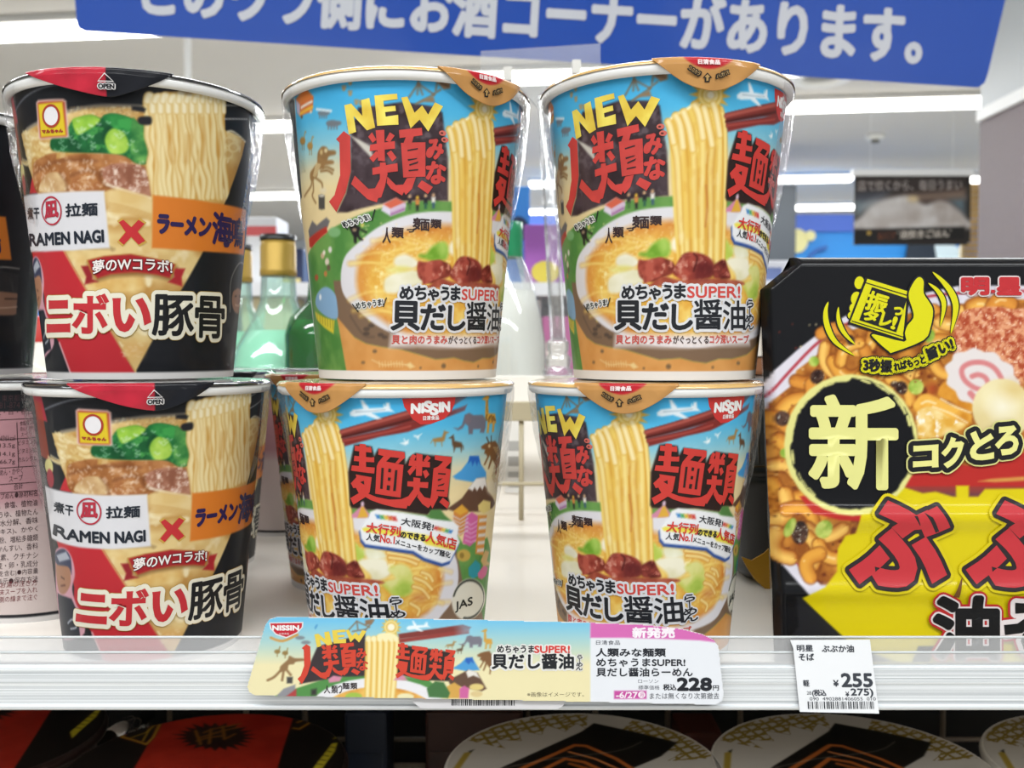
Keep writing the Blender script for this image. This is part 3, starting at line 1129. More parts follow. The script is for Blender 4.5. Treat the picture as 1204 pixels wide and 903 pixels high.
# white leek and onion pieces
A.tex(cN, [(640, 830), (650, 760), (720, 700), (800, 670), (940, 660), (1005, 720), (1000, 790), (900, 830), (760, 900), (660, 890)], '#dfd9b4', '#f2eedb', 7, 3, soft=.3)
A.tex(cN, [(725, 570), (745, 530), (830, 500), (920, 540), (955, 590), (900, 640), (780, 640), (730, 610)], '#e5e0c8', '#f6f3e6', 7, 4, soft=.3)
A.tex(cN, [(660, 650), (800, 620), (880, 640), (820, 680), (700, 700)], '#dcd678', '#ece8a0', 5, 4, a=.8, soft=.5)
A.tex(cO, [(0, 420), (60, 350), (120, 310), (180, 310), (215, 380), (190, 460), (80, 485), (0, 470), (-60, 450), (-50, 430)], '#6f9f2e', '#a4c758', 5, 6, soft=.3)
A.ell(cO, 165, 375, 40, 50, '#b9d26c', a=.6, soft=1)
A.tex(cO, [(225, 330), (260, 290), (300, 320), (290, 420), (230, 400)], '#ebe6cc', '#f6f4e8', 5, 1, a=.9, soft=.4)
A.tex(cH, [(400, 290), (440, 320), (480, 350), (470, 400), (420, 420), (405, 360)], '#b4c552', '#d8de8a', 5, 6, soft=.4)
A.tex(cH, [(430, 430), (500, 400), (610, 405), (645, 460), (655, 510), (600, 550), (530, 560), (510, 510)], '#d7cfa2', '#f0ead2', 7, 8, soft=.3)
A.tex(cH, [(480, 330), (600, 345), (620, 400), (500, 405)], '#dcd9b4', '#efecd6', 6, 9, soft=.4)
A.tex(cH, [(640, 480), (720, 440), (790, 470), (820, 560), (800, 640), (720, 675), (650, 640), (600, 590), (610, 565), (690, 540)], '#b9c24a', '#dcd98a', 6, 10, soft=.3)
A.tex(cH, [(690, 600), (740, 560), (800, 590), (790, 650), (710, 670), (660, 640)], '#8fb03a', '#b9cc60', 5, 11, a=.8, soft=.8)
for pts in ([(830, 540), (900, 570), (950, 620)], [(820, 600), (880, 620), (930, 680)], [(800, 720), (860, 760), (850, 800)], [(880, 500), (930, 520), (955, 560)], [(640, 360), (760, 380), (860, 410)], [(650, 395), (760, 410), (840, 440)]):
    A.line(cH, pts, 0.9, '#f0d488', edge='#cd8c3c')
A.ell(cH, 860, 680, 40, 22, '#b35a3c', a=.6, soft=1.5)
# meat
A.tex(cO, [(-60, 640), (-70, 500), (0, 500), (80, 480), (160, 480), (240, 520), (250, 600), (150, 650), (50, 690)], '#6f2a20', '#a34a3a', 4, 20, c2='#c47a66')
A.tex(cN, [(955, 650), (970, 590), (1040, 570), (1204, 545), (1204, 700), (1090, 770), (1010, 800), (1000, 720)], '#7c2b22', '#b35646', 4, 21, c2='#cf8d7a')
A.tex(cO, [(50, 700), (150, 640), (300, 670), (600, 660), (830, 680), (820, 720), (40, 730)], '#9a4634', '#c4735a', 4, 25)
# noodle bundle lifted out of the bowl
nl, nd = '#f0d785', '#dba83e'
A.mix([(cK, (75, 580)), (cK, (150, 520)), (cK, (290, 440)), (cK, (450, 430)), (cK, (520, 460)), (cK, (560, 560)), (UR, (848, 300)), (UR, (838, 318)), (UR, (797, 318)), (UR, (793, 270)), (UR, (788, 180))], '#e9c765')
strands = [([(75, 590), (95, 640), (120, 760), (150, 900), (165, 1100), (180, 1400), (200, 1750)], 1.25),
           ([(140, 540), (175, 620), (200, 800), (215, 1000), (230, 1400), (240, 1780)], 1.35),
           ([(205, 510), (250, 640), (280, 820), (290, 1000), (295, 1400), (300, 1780)], 1.35),
           ([(300, 450), (335, 540), (365, 720), (370, 900), (360, 1200), (362, 1780)], 1.4),
           ([(375, 470), (410, 620), (440, 780), (425, 1000), (430, 1400), (425, 1780)], 1.35),
           ([(450, 440), (475, 520), (505, 700), (510, 900), (490, 1300), (485, 1780)], 1.35),
           ([(515, 480), (545, 620), (550, 900), (545, 1300), (530, 1780)], 0.9)]
for i, (p, wd) in enumerate(strands):
    A.line(cK, p, wd, nl, edge=('#d0932f', '#c4842a', '#d59f3c')[i % 3], prof=-0.2 if i % 2 else 0.1)
for i in range(70):
    x, y = rnd.uniform(798, 846), rnd.uniform(135, 310)
    A.ell(UR, x, y, rnd.uniform(.5, 1.2), rnd.uniform(2, 8), rnd.choice(['#f9edc2', '#e7bd55', '#cf8f3a', '#f3dc8e']), a=0.35, soft=.3)
A.line(cM, [(415, 440), (425, 620), (410, 800)], 0.35, '#b56a35', a=.6)
for p, c, wd in (([(230, 150), (225, 500), (250, 880)], '#e0a92e', 1.0), ([(345, 300), (335, 600), (345, 880)], '#c98a30', .45), ([(490, 100), (480, 500), (470, 880)], '#c88d36', .45), ([(270, 300), (290, 880)], '#f0d069', .6), ([(150, 100), (160, 500), (180, 880)], '#efe0ae', .7)):
    A.line(cM, p, wd, c, a=.45, soft=.8)
# chopsticks
A.mix([(cG, (402, 370)), (cG, (640, 300)), (cG, (850, 240)), (cE, (200, 195)), (cE, (430, 150)), (cE, (480, 150)), (cE, (520, 200)), (cE, (380, 290)), (cE, (0, 440)), (cG, (700, 355)), (cG, (405, 425))], '#7b2f29')
A.line(cG, [(405, 385), (640, 318), (850, 258)], 0.9, '#a85248', edge='#7e332c')
A.line(cG, [(410, 418), (640, 360), (860, 300)], 0.5, '#4c1a17')
A.mix([(cG, (410, 428)), (cG, (700, 362)), (cE, (-20, 430)), (cE, (300, 350)), (cE, (520, 270)), (cE, (500, 320)), (cE, (260, 410)), (cE, (0, 510)), (cG, (660, 415)), (cG, (425, 478))], '#7e2c28')
A.line(cG, [(420, 442), (700, 385), (860, 345)], 0.7, '#9c423a', edge='#7e2c28')
A.mix([(cE, (380, 200)), (cE, (430, 150)), (cE, (540, 120)), (cE, (560, 230)), (cE, (500, 330)), (cE, (430, 340))], '#58a9d3', a=.55, soft=4)
# front meat over the noodles
A.tex(cO, [(235, 600), (270, 520), (330, 440), (420, 425), (540, 460), (590, 520), (600, 600), (560, 650), (440, 670), (340, 680), (260, 640)], '#7a2a22', '#ab4d3e', 4, 23, c2='#cf8f7c')
A.tex(cO, [(430, 560), (480, 500), (590, 520), (600, 610), (560, 650), (440, 670)], '#4a1518', '#6b2424', 5, 24, a=.75, soft=1)
A.tex(cO, [(590, 560), (620, 520), (690, 490), (720, 560), (745, 650), (690, 665), (600, 650)], '#571a17', '#8b3a30', 3, 26, c2='#b8695a')
A.line(cO, [(420, 590), (450, 480), (420, 440)], 0.25, '#4a1816')
# sun
sc_ = conv(SA, cG, [(303, 265)])[0]
tt = np.arange(28) / 28 * 2 * np.pi
A.mm_poly(np.stack([sc_[0] + np.where(np.arange(28) % 2, 4.3, 6.9) * np.cos(tt), sc_[1] + np.where(np.arange(28) % 2, 4.3, 6.9) * np.sin(tt)], 1), '#d6a942')
for r, c in ((4.2, '#d9b24c'), (3.9, '#f0e2a0'), (3.4, '#d8b558'), (2.4, '#f2e6b0'), (1.9, '#dcc07a'), (1.2, '#f0ead2')):
    A.mm_poly(ell_pts(sc_[0], sc_[1], r, r), c)
A.line(cK, [(75, 600), (100, 560), (150, 525), (210, 500), (290, 445), (330, 450)], .4, '#f8edc4')
for k, (p, wd) in enumerate(strands[:6]):
    A.line(cK, p[:3], wd * .9, '#f4e2ac', edge='#dfb658')
# aeroplane and birds
A.poly(cG, [(458, 255), (480, 235), (545, 228), (530, 172), (545, 172), (588, 226), (680, 222), (685, 198), (695, 212), (700, 188), (720, 190), (728, 228), (752, 250), (710, 248), (610, 258), (668, 295), (640, 300), (560, 272), (490, 282), (462, 275)], '#dfe9f0')
A.line(cG, [(500, 250), (600, 246), (690, 236)], 0.12, '#9db4c2')
A.poly(cI, [(610, 95), (650, 85), (645, 50), (665, 75), (690, 60), (690, 100), (660, 115), (630, 105)], '#e8eef0')
A.poly(cI, [(745, 15), (785, 20), (825, 0), (800, 25), (790, 60), (775, 40), (750, 28)], '#e8eef0')
# wide dark block behind the left title with its scratchy print, and behind the right one
A.tex(cD, [(165, 130), (235, 60), (250, -25), (420, -40), (600, -70), (890, -30), (940, 20), (960, 200), (985, 400), (985, 738), (640, 738), (430, 765), (160, 832), (80, 832), (150, 680), (190, 500), (190, 200)], '#33262a', '#4b3d42', 5, 31, sm=False, c2='#5d5056')
A.poly(cD, [(188, 205), (255, 235), (350, 290), (370, 370), (352, 378)], '#c8c2b8')
A.poly(cI, [(140, 115), (195, 105), (320, 130), (345, 220), (385, 150), (650, 185), (660, 300), (700, 235), (760, 195), (900, 215), (950, 220), (1130, 235), (1115, 400), (1095, 640), (1108, 705), (1080, 772), (930, 775), (880, 820), (560, 775), (250, 768), (112, 750), (95, 720), (80, 390)], '#2a1a18')
A.poly(cI, [(320, 200), (345, 225), (388, 160), (395, 230), (350, 330), (340, 300)], '#d6cfae', a=0.0)
# animals and toys on the left
A.poly(cA, [(210, 350), (295, 250), (365, 325), (355, 460), (245, 505), (222, 470)], '#cf7434')
A.poly(cA, [(210, 352), (248, 400), (246, 500), (220, 468)], '#b7b0c8')
A.poly(cA, [(248, 400), (362, 340), (358, 400), (246, 452)], '#c4602e')
A.line(cA, [(258, 425), (350, 372)], 0.5, '#e6dcd0')
A.line(cA, [(250, 480), (355, 420)], 0.5, '#e2b23e')
A.ell(cA, 262, 508, 9, 14, '#6a4f3a')
A.ell(cA, 342, 462, 9, 14, '#d9cdb8')


def beast(fr, x, y, w, h, col, legs=4, head=1, hh=0.0):
    A.ell(fr, x, y, w, h, col)
    A.ell(fr, x + head * w * 0.95, y - h * (0.1 + hh), w * 0.38, h * 0.62, col)
    for i in range(legs):
        xx = x - w * 0.65 + i * w * 1.3 / (legs - 1)
        A.line(fr, [(xx, y + h * 0.3), (xx, y + h * 1.55)], 0.28 if legs == 4 else 0.2, col, sm=False)


beast(cA, 450, 475, 46, 24, '#6f7c86')
beast(cA, 535, 565, 58, 30, '#70757c')
A.line(cA, [(395, 440), (520, 455)], 0.4, '#dfe6ea')
for x, y in ((270, 720), (335, 765)):
    A.ell(cA, x, y, 24, 34, '#a98347')
    A.line(cA, [(x + 12, y - 20), (x + 20, y - 75), (x + 28, y - 78)], 0.25, '#a98347')
    A.line(cA, [(x - 6, y + 20), (x - 4, y + 75)], 0.16, '#8f6d3a')
    A.line(cA, [(x + 12, y + 20), (x + 14, y + 75)], 0.16, '#8f6d3a')
# skeleton dinosaur
A.poly(cA, [(400, 900), (405, 820), (440, 770), (480, 775), (500, 800), (555, 805), (560, 840), (500, 860), (480, 910), (420, 930)], '#8d6c46', sm=True)
A.ell(cA, 475, 805, 14, 18, '#d9c79a')
A.ell(cA, 435, 820, 12, 22, '#c6ab78')
A.poly(cB, [(265, 30), (310, 60), (385, 65), (390, 95), (320, 110), (300, 140), (260, 150), (250, 200), (225, 230), (190, 240), (185, 180), (215, 130), (250, 80)], '#957249', sm=True)
for i in range(7):
    A.line(cB, [(240 - i * 4, 95 + i * 17), (275 - i * 7, 105 + i * 17)], 0.22, '#dbc796', sm=False)
for p in ([(300, 130), (340, 125), (390, 150)], [(280, 160), (340, 155), (380, 180)], [(200, 235), (190, 300), (135, 385)], [(210, 230), (215, 330), (205, 380), (235, 440)], [(235, 220), (285, 260), (295, 300)]):
    A.line(cB, p, 0.42, '#8d6b42')
A.poly(cB, [(260, 375), (285, 365), (315, 378), (315, 495), (285, 502), (262, 492)], '#4d4b48', sm=False)
A.ell(cB, 288, 378, 24, 12, '#c9c2b4')
A.ell(cB, 300, 330, 26, 22, '#d8d0bc', a=.7, soft=.5)
# orange paw prints and flying-reptile skeleton at the top
for x, y in ((755, 160), (690, 210), (635, 260), (690, 305), (745, 385), (785, 390)):
    A.ell(cA, x, y, 15, 17, '#a98a5c')
    for k in (-1, 0, 1):
        A.ell(cA, x + 13 * k, y - 22, 5, 8, '#a98a5c')
for p in ([(830, 390), (905, 255), (1050, 330)], [(905, 255), (900, 350)], [(910, 255), (945, 345)], [(905, 225), (915, 270)], [(1040, 330), (1110, 275)], [(1050, 330), (890, 440)], [(1065, 290), (1080, 200)]):
    A.line(cJ, p, 0.28, '#7d6a55', sm=False)
A.poly(cJ, [(1060, 190), (1090, 165), (1204, 200), (1204, 250), (1140, 270), (1080, 220)], '#8a6c50')
A.poly(cJ, [(900, 430), (960, 385), (1045, 345), (1060, 400), (960, 410)], '#8a745a')
A.line(cJ, [(1110, 215), (1180, 235)], 0.3, '#5e4a3a')
# small house and four visitors on the hill
A.poly(cD, [(440, 815), (460, 760), (560, 715), (635, 760), (630, 820), (515, 862)], '#d9cfe0')
A.poly(cD, [(455, 765), (560, 712), (635, 752), (520, 805)], '#d0644c')
A.poly(cD, [(518, 808), (635, 755), (630, 815), (515, 860)], '#a06a9c')
A.line(cD, [(530, 815), (625, 775)], 0.8, '#e2d6e2', sm=False, a=.7)
for x, y, c1, c2 in ((672, 740, '#2e2a2e', '#4a6a3e'), (735, 750, '#cf8244', '#2a2a28'), (802, 735, '#26262a', '#2f5a4a'), (866, 730, '#e4dfd6', '#3f5a6e')):
    A.ell(cD, x, y - 38, 12, 15, '#caa27c' if c1 != '#cf8244' else '#dfb13e')
    A.poly(cD, [(x - 16, y - 22), (x + 16, y - 22), (x + 14, y + 25), (x - 14, y + 25)], c1)
    A.poly(cD, [(x - 12, y + 22), (x + 12, y + 22), (x + 9, y + 68), (x - 9, y + 68)], c2)
# ape figure at the bowl's edge
g1 = '#231f20'
A.poly(cB, [(545, 690), (530, 660), (555, 615), (575, 620), (600, 640), (630, 660), (620, 700), (625, 735), (655, 770), (625, 770), (600, 745), (595, 795), (575, 790), (570, 745), (555, 715)], g1, sm=True)
A.ell(cB, 578, 680, 18, 14, '#a58c70')
A.ell(cB, 648, 635, 16, 22, '#cfc86a')
A.line(cB, [(640, 680), (680, 700)], 0.3, g1)
# right-hand animals
A.poly(cE, [(490, 400), (500, 360), (540, 342), (580, 362), (660, 360), (688, 400), (685, 470), (670, 520), (635, 515), (640, 485), (575, 488), (570, 530), (535, 530), (530, 460), (505, 440), (480, 480), (440, 498), (405, 475), (440, 478), (475, 450)], '#6c6a76', sm=False)
A.ell(cE, 530, 400, 30, 38, '#756a74')
A.poly(cE, [(655, 220), (690, 185), (712, 178), (718, 205), (705, 235), (712, 345), (770, 350), (778, 430), (765, 440), (758, 510), (742, 512), (745, 435), (720, 440), (712, 520), (695, 518), (700, 420), (680, 385), (685, 235)], '#cc9a3e')
for i in range(22):
    A.ell(cE, rnd.uniform(690, 770), rnd.uniform(355, 420), 6, 6, '#7a5428')
for i in range(6):
    A.ell(cE, 697 + rnd.uniform(-5, 6), 240 + i * 18, 5, 6, '#8a6430')
A.poly(cE, [(200, 610), (220, 570), (300, 555), (318, 500), (358, 515), (335, 530), (320, 590), (300, 600), (300, 640), (290, 600), (245, 600), (240, 638), (228, 600), (215, 590)], '#a07a45')
A.poly(cE, [(362, 565), (400, 535), (412, 590), (470, 605), (490, 640), (490, 668), (480, 640), (470, 690), (460, 650), (420, 650), (405, 690), (400, 650), (388, 620), (385, 572)], '#5f452f')
A.poly(cE, [(645, 640), (680, 615), (720, 600), (770, 590), (800, 640), (815, 720), (810, 800), (790, 830), (780, 885), (770, 880), (775, 810), (745, 760), (715, 840), (705, 835), (730, 740), (720, 720), (680, 805), (668, 800), (700, 730), (690, 710), (672, 700), (680, 670), (650, 660)], '#7b5430')
A.line(cE, [(715, 610), (695, 560)], 0.3, '#4e3620')
A.line(cE, [(735, 600), (735, 550)], 0.3, '#4e3620')
for i in range(5):
    A.line(cE, [(755 + i * 9, 650 + i * 18), (800 + i * 2, 655 + i * 22)], 0.2, '#c9ac78', sm=False)
A.ell(cE, 718, 635, 10, 14, '#d4bd92')
# mountains, towers, shop, JAS roundel
A.poly(cE, [(395, 905), (470, 850), (530, 770), (545, 725), (625, 725), (640, 790), (690, 870), (690, 930), (600, 960), (420, 930)], '#4796cf')
A.poly(cE, [(545, 725), (622, 725), (640, 800), (620, 775), (610, 810), (590, 770), (570, 810), (555, 770), (530, 790)], '#2460b4')
A.poly(cF, [(215, 230), (300, 170), (350, 100), (385, 60), (430, 55), (445, 130), (485, 200), (470, 225), (400, 245), (260, 245)], '#5f4334')
A.poly(cF, [(335, 115), (380, 60), (430, 52), (440, 110), (425, 100), (415, 125), (400, 105), (385, 130), (370, 110), (360, 130)], '#e3ddd6')
A.ell(cF, 470, 110, 34, 44, '#e0d7c2', a=.6, soft=.6)
A.poly(cF, [(110, 270), (125, 235), (180, 232), (205, 265), (245, 300), (250, 330), (150, 300)], '#4f7d42')
A.poly(cF, [(255, 240), (300, 207), (335, 240), (330, 350), (290, 380), (250, 340)], '#c9803a')
A.poly(cF, [(255, 242), (300, 207), (335, 240), (290, 265)], '#d9a23c')
A.poly(cF, [(325, 270), (355, 248), (392, 270), (385, 400), (345, 440), (305, 420)], '#c9609a')
for i in range(5):
    A.line(cF, [(252, 270 + i * 22), (290, 290 + i * 20), (332, 262 + i * 22)], 0.25, '#cfc2c8', sm=False)
    A.line(cF, [(320, 300 + i * 26), (350, 320 + i * 24), (388, 296 + i * 26)], 0.25, '#dc9cc0', sm=False)
A.poly(cF, [(390, 265), (440, 265), (420, 490), (375, 480)], '#d28a3e')
A.poly(cF, [(390, 210), (420, 180), (460, 190), (458, 235), (420, 255), (393, 240)], '#dcc57a')
for i in range(5):
    A.poly(cF, [(398 - i * 3, 285 + i * 42), (440 - i * 4, 280 + i * 42), (438 - i * 4, 300 + i * 42), (396 - i * 3, 305 + i * 42)], '#d8cfc6')
A.ell(cF, 310, 490, 38, 34, '#c2a24e')
A.ell(cF, 300, 490, 12, 16, '#8d7434')
A.poly(cF, [(336, 560), (375, 515), (405, 540), (400, 600), (360, 622), (338, 600)], '#2d8f9c')
A.poly(cF, [(388, 590), (425, 540), (445, 560), (435, 600), (410, 625), (392, 615)], '#cf6a90')
A.poly(cF, [(405, 520), (430, 460), (452, 470), (440, 520), (458, 540), (420, 550)], '#cda86a')
jas = conv(SA, cF, ell_pts(337, 735, 92, 118, 14))
A.mm_poly(jas, '#dcd8c8')
A.mm_line(np.concatenate([conv(SA, cF, ell_pts(337, 735, 84, 108, 14))[14:], conv(SA, cF, ell_pts(337, 735, 84, 108, 14))[:8]]), 0.42, '#1f2420')
# striped tent
A.poly(cI, [(118, 820), (180, 760), (215, 730), (232, 730), (270, 780), (320, 840), (230, 850), (120, 850)], '#cf86a0')
A.poly(cI, [(175, 850), (215, 735), (235, 735), (290, 845)], '#d9a83e')
A.ell(cI, 225, 710, 16, 24, '#d9b9cc')
# caption badge
badge = [(cH, (500, 110)), (cH, (515, 70)), (cH, (560, 52)), (cH, (745, 76)), (cH, (900, 100)), (cF, (120, 285)), (cF, (255, 300)), (cF, (282, 328)), (cF, (275, 378)), (cF, (288, 415)), (cF, (262, 470)), (cF, (235, 520)), (cF, (190, 535)), (cF, (90, 503)),
         (cH, (820, 348)), (cH, (640, 322)), (cH, (480, 300)), (cH, (450, 262)), (cH, (440, 190)), (cH, (475, 135))]
A.mm_poly(mixpts(SA, badge) + np.array([-0.4, -1.25]), '#2b4c92')
A.mix(badge, '#e9e9ec')
A.poly(cH, [(455, 190), (480, 180), (700, 200), (900, 232), (960, 250), (960, 300), (880, 275), (700, 240), (470, 210)], '#ecd83e', a=.9)
A.poly(cF, [(80, 410), (130, 400), (268, 440), (255, 462), (100, 430)], '#ecd83e', a=.9)
for i, c in enumerate(('#3f7fc0', '#4fa064', '#d6b23e', '#cf6a34', '#c8403a')):
    A.poly(cH, [(548 + i * 29, 90 + i * 3), (578 + i * 29, 93 + i * 3), (590 + i * 29, 121 + i * 4), (562 + i * 29, 118 + i * 4)], c)
    A.poly(cF, [(150 + (4 - i) * 20, 326 + (4 - i) * 5), (170 + (4 - i) * 20, 331 + (4 - i) * 5), (160 + (4 - i) * 20, 348 + (4 - i) * 5), (140 + (4 - i) * 20, 343 + (4 - i) * 5)], c)
# pale glow bed behind the strap line
A.mix([(cP, (470, 590)), (cP, (480, 480)), (cP, (900, 480)), (cQ, (470, 480)), (cQ, (830, 480)), (cQ, (840, 570)), (cQ, (600, 575)), (cQ, (300, 590)), (cP, (900, 590)), (cP, (700, 580))], '#e7dedf', soft=.8)
# plain white foot
k_ = np.clip((3.3 - gY) / 0.45 + 0.5, 0, 1)[:, None]
A.C = A.C * (1 - k_) + rgb('#e4e3e2') * k_

# lettering of design A
RED = '#c93a33'
redL = lambda X, Y: rgb('#c8443f') * (0.93 + 0.14 * fbm(X, Y, 3, 40)[:, None])
title = Ink(SA)
TITLE_D = ([(72, 235), (135, 168), (188, 208), (192, 500), (150, 670), (75, 830), (15, 745), (60, 690), (105, 530), (100, 262)],
            [(395, 162), (465, 158), (470, 415), (415, 410)], [(350, 280), (550, 250), (552, 312), (345, 332)], [(335, 215), (365, 178), (402, 240), (370, 264)], [(510, 178), (550, 205), (510, 260), (475, 245)],
            [(345, 390), (400, 330), (430, 360), (375, 422)], [(485, 350), (520, 325), (565, 385), (530, 416)],
            [(368, 470), (572, 430), (576, 496), (370, 526)], [(430, 425), (475, 425), (492, 520), (470, 620), (440, 710), (415, 715), (405, 750), (330, 725), (195, 600), (225, 532), (335, 640), (390, 635), (430, 560)],
            [(490, 540), (560, 610), (620, 605), (650, 552), (722, 545), (690, 640), (640, 690), (625, 665), (610, 695), (520, 640), (485, 592)],
            [(585, 160), (770, 142), (775, 202), (705, 212), (690, 262), (620, 270), (640, 218), (590, 226)], [(600, 265), (800, 260), (800, 540), (620, 548)], [(735, 620), (770, 570), (860, 625), (820, 682)])
for pts in TITLE_D:
    title.poly(cD, pts, redL, 2)
for pts in ([(652, 322), (738, 306), (738, 318), (655, 333)], [(655, 398), (738, 388), (725, 398), (658, 412)], [(668, 440), (745, 414), (735, 432), (670, 452)], [(662, 486), (742, 478), (740, 490), (664, 497)]):
    title.poly(cD, pts, '#33262a', 3)
title.text('み', cD, (812, 398), (940, 388), (815, 245), redL, layer=2, bold=.42)
title.text('な', cD, (810, 598), (960, 590), (812, 425), redL, layer=2, bold=.42)
for x, y in ((940, 185), (958, 240)):
    title.poly(cD, ell_pts(x, y, 30, 22, 10, 12), '#d0695c', 2)
    title.poly(cD, ell_pts(x - 6, y, 12, 8, 10, 8), '#5b2a2a', 3)
TITLE_I = ([(150, 120), (200, 125), (205, 100), (258, 106), (256, 132), (300, 138), (300, 122), (316, 150), (318, 190), (148, 172)], [(145, 222), (320, 240), (345, 235), (345, 288), (140, 275)], [(120, 318), (350, 342), (345, 402), (112, 372)],
            [(197, 105), (262, 112), (262, 390), (190, 380)], [(160, 410), (320, 440), (300, 590), (255, 640), (135, 717), (105, 650), (190, 600), (160, 545), (135, 550), (110, 500), (165, 440)],
            [(250, 590), (370, 640), (500, 665), (620, 660), (690, 630), (740, 560), (740, 440), (810, 450), (800, 590), (770, 630), (700, 732), (680, 725), (670, 757), (560, 745), (420, 710), (310, 670), (250, 635)],
            [(388, 150), (630, 182), (652, 190), (655, 240), (590, 300), (555, 298), (600, 245), (510, 235), (465, 280), (640, 315), (610, 645), (355, 605), (370, 330), (385, 290), (440, 225), (385, 210)],
            [(770, 198), (832, 212), (825, 425), (765, 425)], [(700, 265), (905, 285), (905, 340), (690, 322)], [(732, 205), (770, 222), (745, 278), (700, 258)], [(880, 215), (915, 245), (870, 292), (842, 270)], [(680, 380), (740, 312), (772, 340), (705, 422)],
            [(832, 380), (870, 362), (900, 412), (860, 452)], [(680, 480), (890, 490), (885, 550), (678, 530)],
            [(795, 570), (850, 640), (910, 655), (920, 600), (975, 610), (990, 640), (930, 757), (915, 720), (890, 752), (830, 710), (778, 640)],
            [(955, 215), (1125, 235), (1120, 285), (1060, 345), (1115, 362), (1080, 640), (918, 620), (942, 350), (990, 330), (1040, 280), (955, 262)], [(1035, 645), (1105, 700), (1080, 757), (1000, 690)])
title2 = Ink(SA)
new_ = Ink(SA)
for pts in TITLE_I:
    title2.poly(cI, pts, RED, 2)
for pts in ([(418, 342), (442, 345), (430, 557), (405, 555)], [(555, 368), (580, 365), (563, 580), (535, 577)], [(488, 350), (516, 355), (512, 390), (485, 386)], [(484, 440), (512, 442), (508, 476), (481, 471)], [(474, 518), (506, 524), (500, 572), (469, 566)],
            [(203, 488), (242, 474), (246, 516)], [(990, 395), (1067, 400), (1062, 415), (985, 409)], [(985, 458), (1037, 448), (1010, 470), (983, 477)], [(985, 520), (1055, 497), (1040, 520), (985, 532)], [(975, 565), (1052, 568), (1050, 582), (970, 578)]):
    title2.poly(cI, pts, '#2a1a18', 3)
gold = lambda X, Y: rgb('#e9cf55') + (fbm(X, Y, 5, 50)[:, None] - .5) * np.array([50, 90, 90])
for fr, pts in ((cA, [(640, 405), (700, 390), (800, 500), (790, 360), (860, 340), (912, 602), (840, 628), (722, 500), (745, 640), (680, 665)]),
                (cA, [(905, 320), (1105, 303), (1110, 352), (985, 366), (990, 420), (1090, 410), (1095, 455), (1000, 466), (1005, 506), (1115, 490), (1118, 577), (930, 587)]),
                (cJ, [(765, 402), (815, 385), (880, 520), (945, 445), (1000, 520), (1060, 400), (1137, 425), (1005, 672), (925, 575), (850, 665)])):
    new_.poly(fr, pts, gold, 2)
sub = Ink(SA)
K_ = '#22242a'
Wt = '#dfdfe3'
o1 = [(1.15, Wt)]
sub.box('め', UR, 731.7, 336.5, 746, 351.5, K_, layer=5, bold=.26, out=o1)
sub.box('ち', UR, 748, 335.5, 761, 351, K_, layer=5, bold=.26, out=o1)
sub.box('ゃ', UR, 763.5, 339, 776.5, 351.5, K_, layer=5, bold=.26, out=o1)
sub.box('う', UR, 779.5, 335.5, 790, 351, K_, layer=5, bold=.26, out=o1)
sub.box('ま', UR, 793, 334.5, 805.5, 350.5, K_, layer=5, bold=.26, out=o1)
sub.box('SUPER!', UR, 808.2, 337, 869.3, 350, '#cf4b45', layer=5, bold=.16, out=o1)
o2 = [(1.5, '#2a2c33'), (1.35, Wt)]
for ch, x0, y0, x1, y1 in (('貝', 723.5, 354.5, 754, 387.5), ('だ', 756, 357.5, 785.5, 387), ('し', 790.5, 358.5, 813.5, 387), ('醤', 815.8, 352.5, 847.7, 387), ('油', 849.7, 354, 875, 387.5)):
    sub.box(ch, UR, x0, y0, x1, y1, K_, layer=5, bold=.42 if ch in '貝だし' else .22, out=o1[:0] + [(1.3, Wt)], shadow=(0.1, -0.55, '#2c2e36') if 0 else None)
sub.text('ら\n｜\nめ\nん', UR, (875, 388), (885, 387), (876, 353), K_, layer=5, bold=.14, out=[(.7, Wt)])
sub.box('貝と肉のうまみ', UR, 724.4, 394, 789.5, 404.3, '#cf5a52', layer=2, bold=.1)
sub.box('がぐっとくる', UR, 791.5, 394.5, 833, 404, '#4a3a36', layer=2, bold=.06)
sub.box('コク深いスープ', UR, 834.5, 394, 880, 404, '#cf5a52', layer=2, bold=.1)
cap = Ink(SA)
cap2 = Ink(SA)
kb = '#3a2a2c'
bl = Ink(SA)
for ch, x0, y0, x1, y1 in (('人', 712, 268, 720, 286), ('類', 721, 267, 733.5, 279), ('つ', 737, 268, 745, 271.5), ('麺', 743.5, 254, 763, 268.5), ('類', 764.5, 254, 778, 264.5)):
    bl.box(ch, UR, x0, y0, x1, y1, kb, layer=2, bold=.12)
for q0, q1, q3, t_ in (((678, 271), (700, 260), (675, 265), 'めちゃうま!'), ((690.5, 364.5), (715, 359), (689.5, 357), 'めちゃうま!')):
    (cap if q0[0] < 680 else cap2).text(t_, UR, q0, q1, q3, '#26282a', layer=4, bold=.08, out=[(.5, '#e6e6e2')])
cap.line(cL, [(385, 800), (420, 855)], .22, '#26282a', 4)
cap.line(cL, [(592, 660), (572, 760)], .22, '#26282a', 4)
cap2.line(cP, [(205, 215), (245, 285)], .22, '#26282a', 4)
cap2.line(cP, [(435, 150), (412, 235)], .22, '#26282a', 4)
bd = Ink(SA)
kk = '#24262e'
bd.text('大阪発!', LM, (471.3, 616.8), (509.0, 624.2), (472.6, 608), kk, layer=2, bold=.06)
bd.text('大行列', LM, (430.6, 625.9), (470, 631.2), (431.8, 613.8), '#d23a34', layer=3, bold=.12)
bd.text('のできる', LM, (470.6, 632), (499.5, 636.3), (471.6, 624.5), kk, layer=2, bold=.14)
bd.text('人気店', LM, (500, 636.5), (535.7, 646.8), (501.2, 623.5), '#d23a34', layer=3, bold=.12)
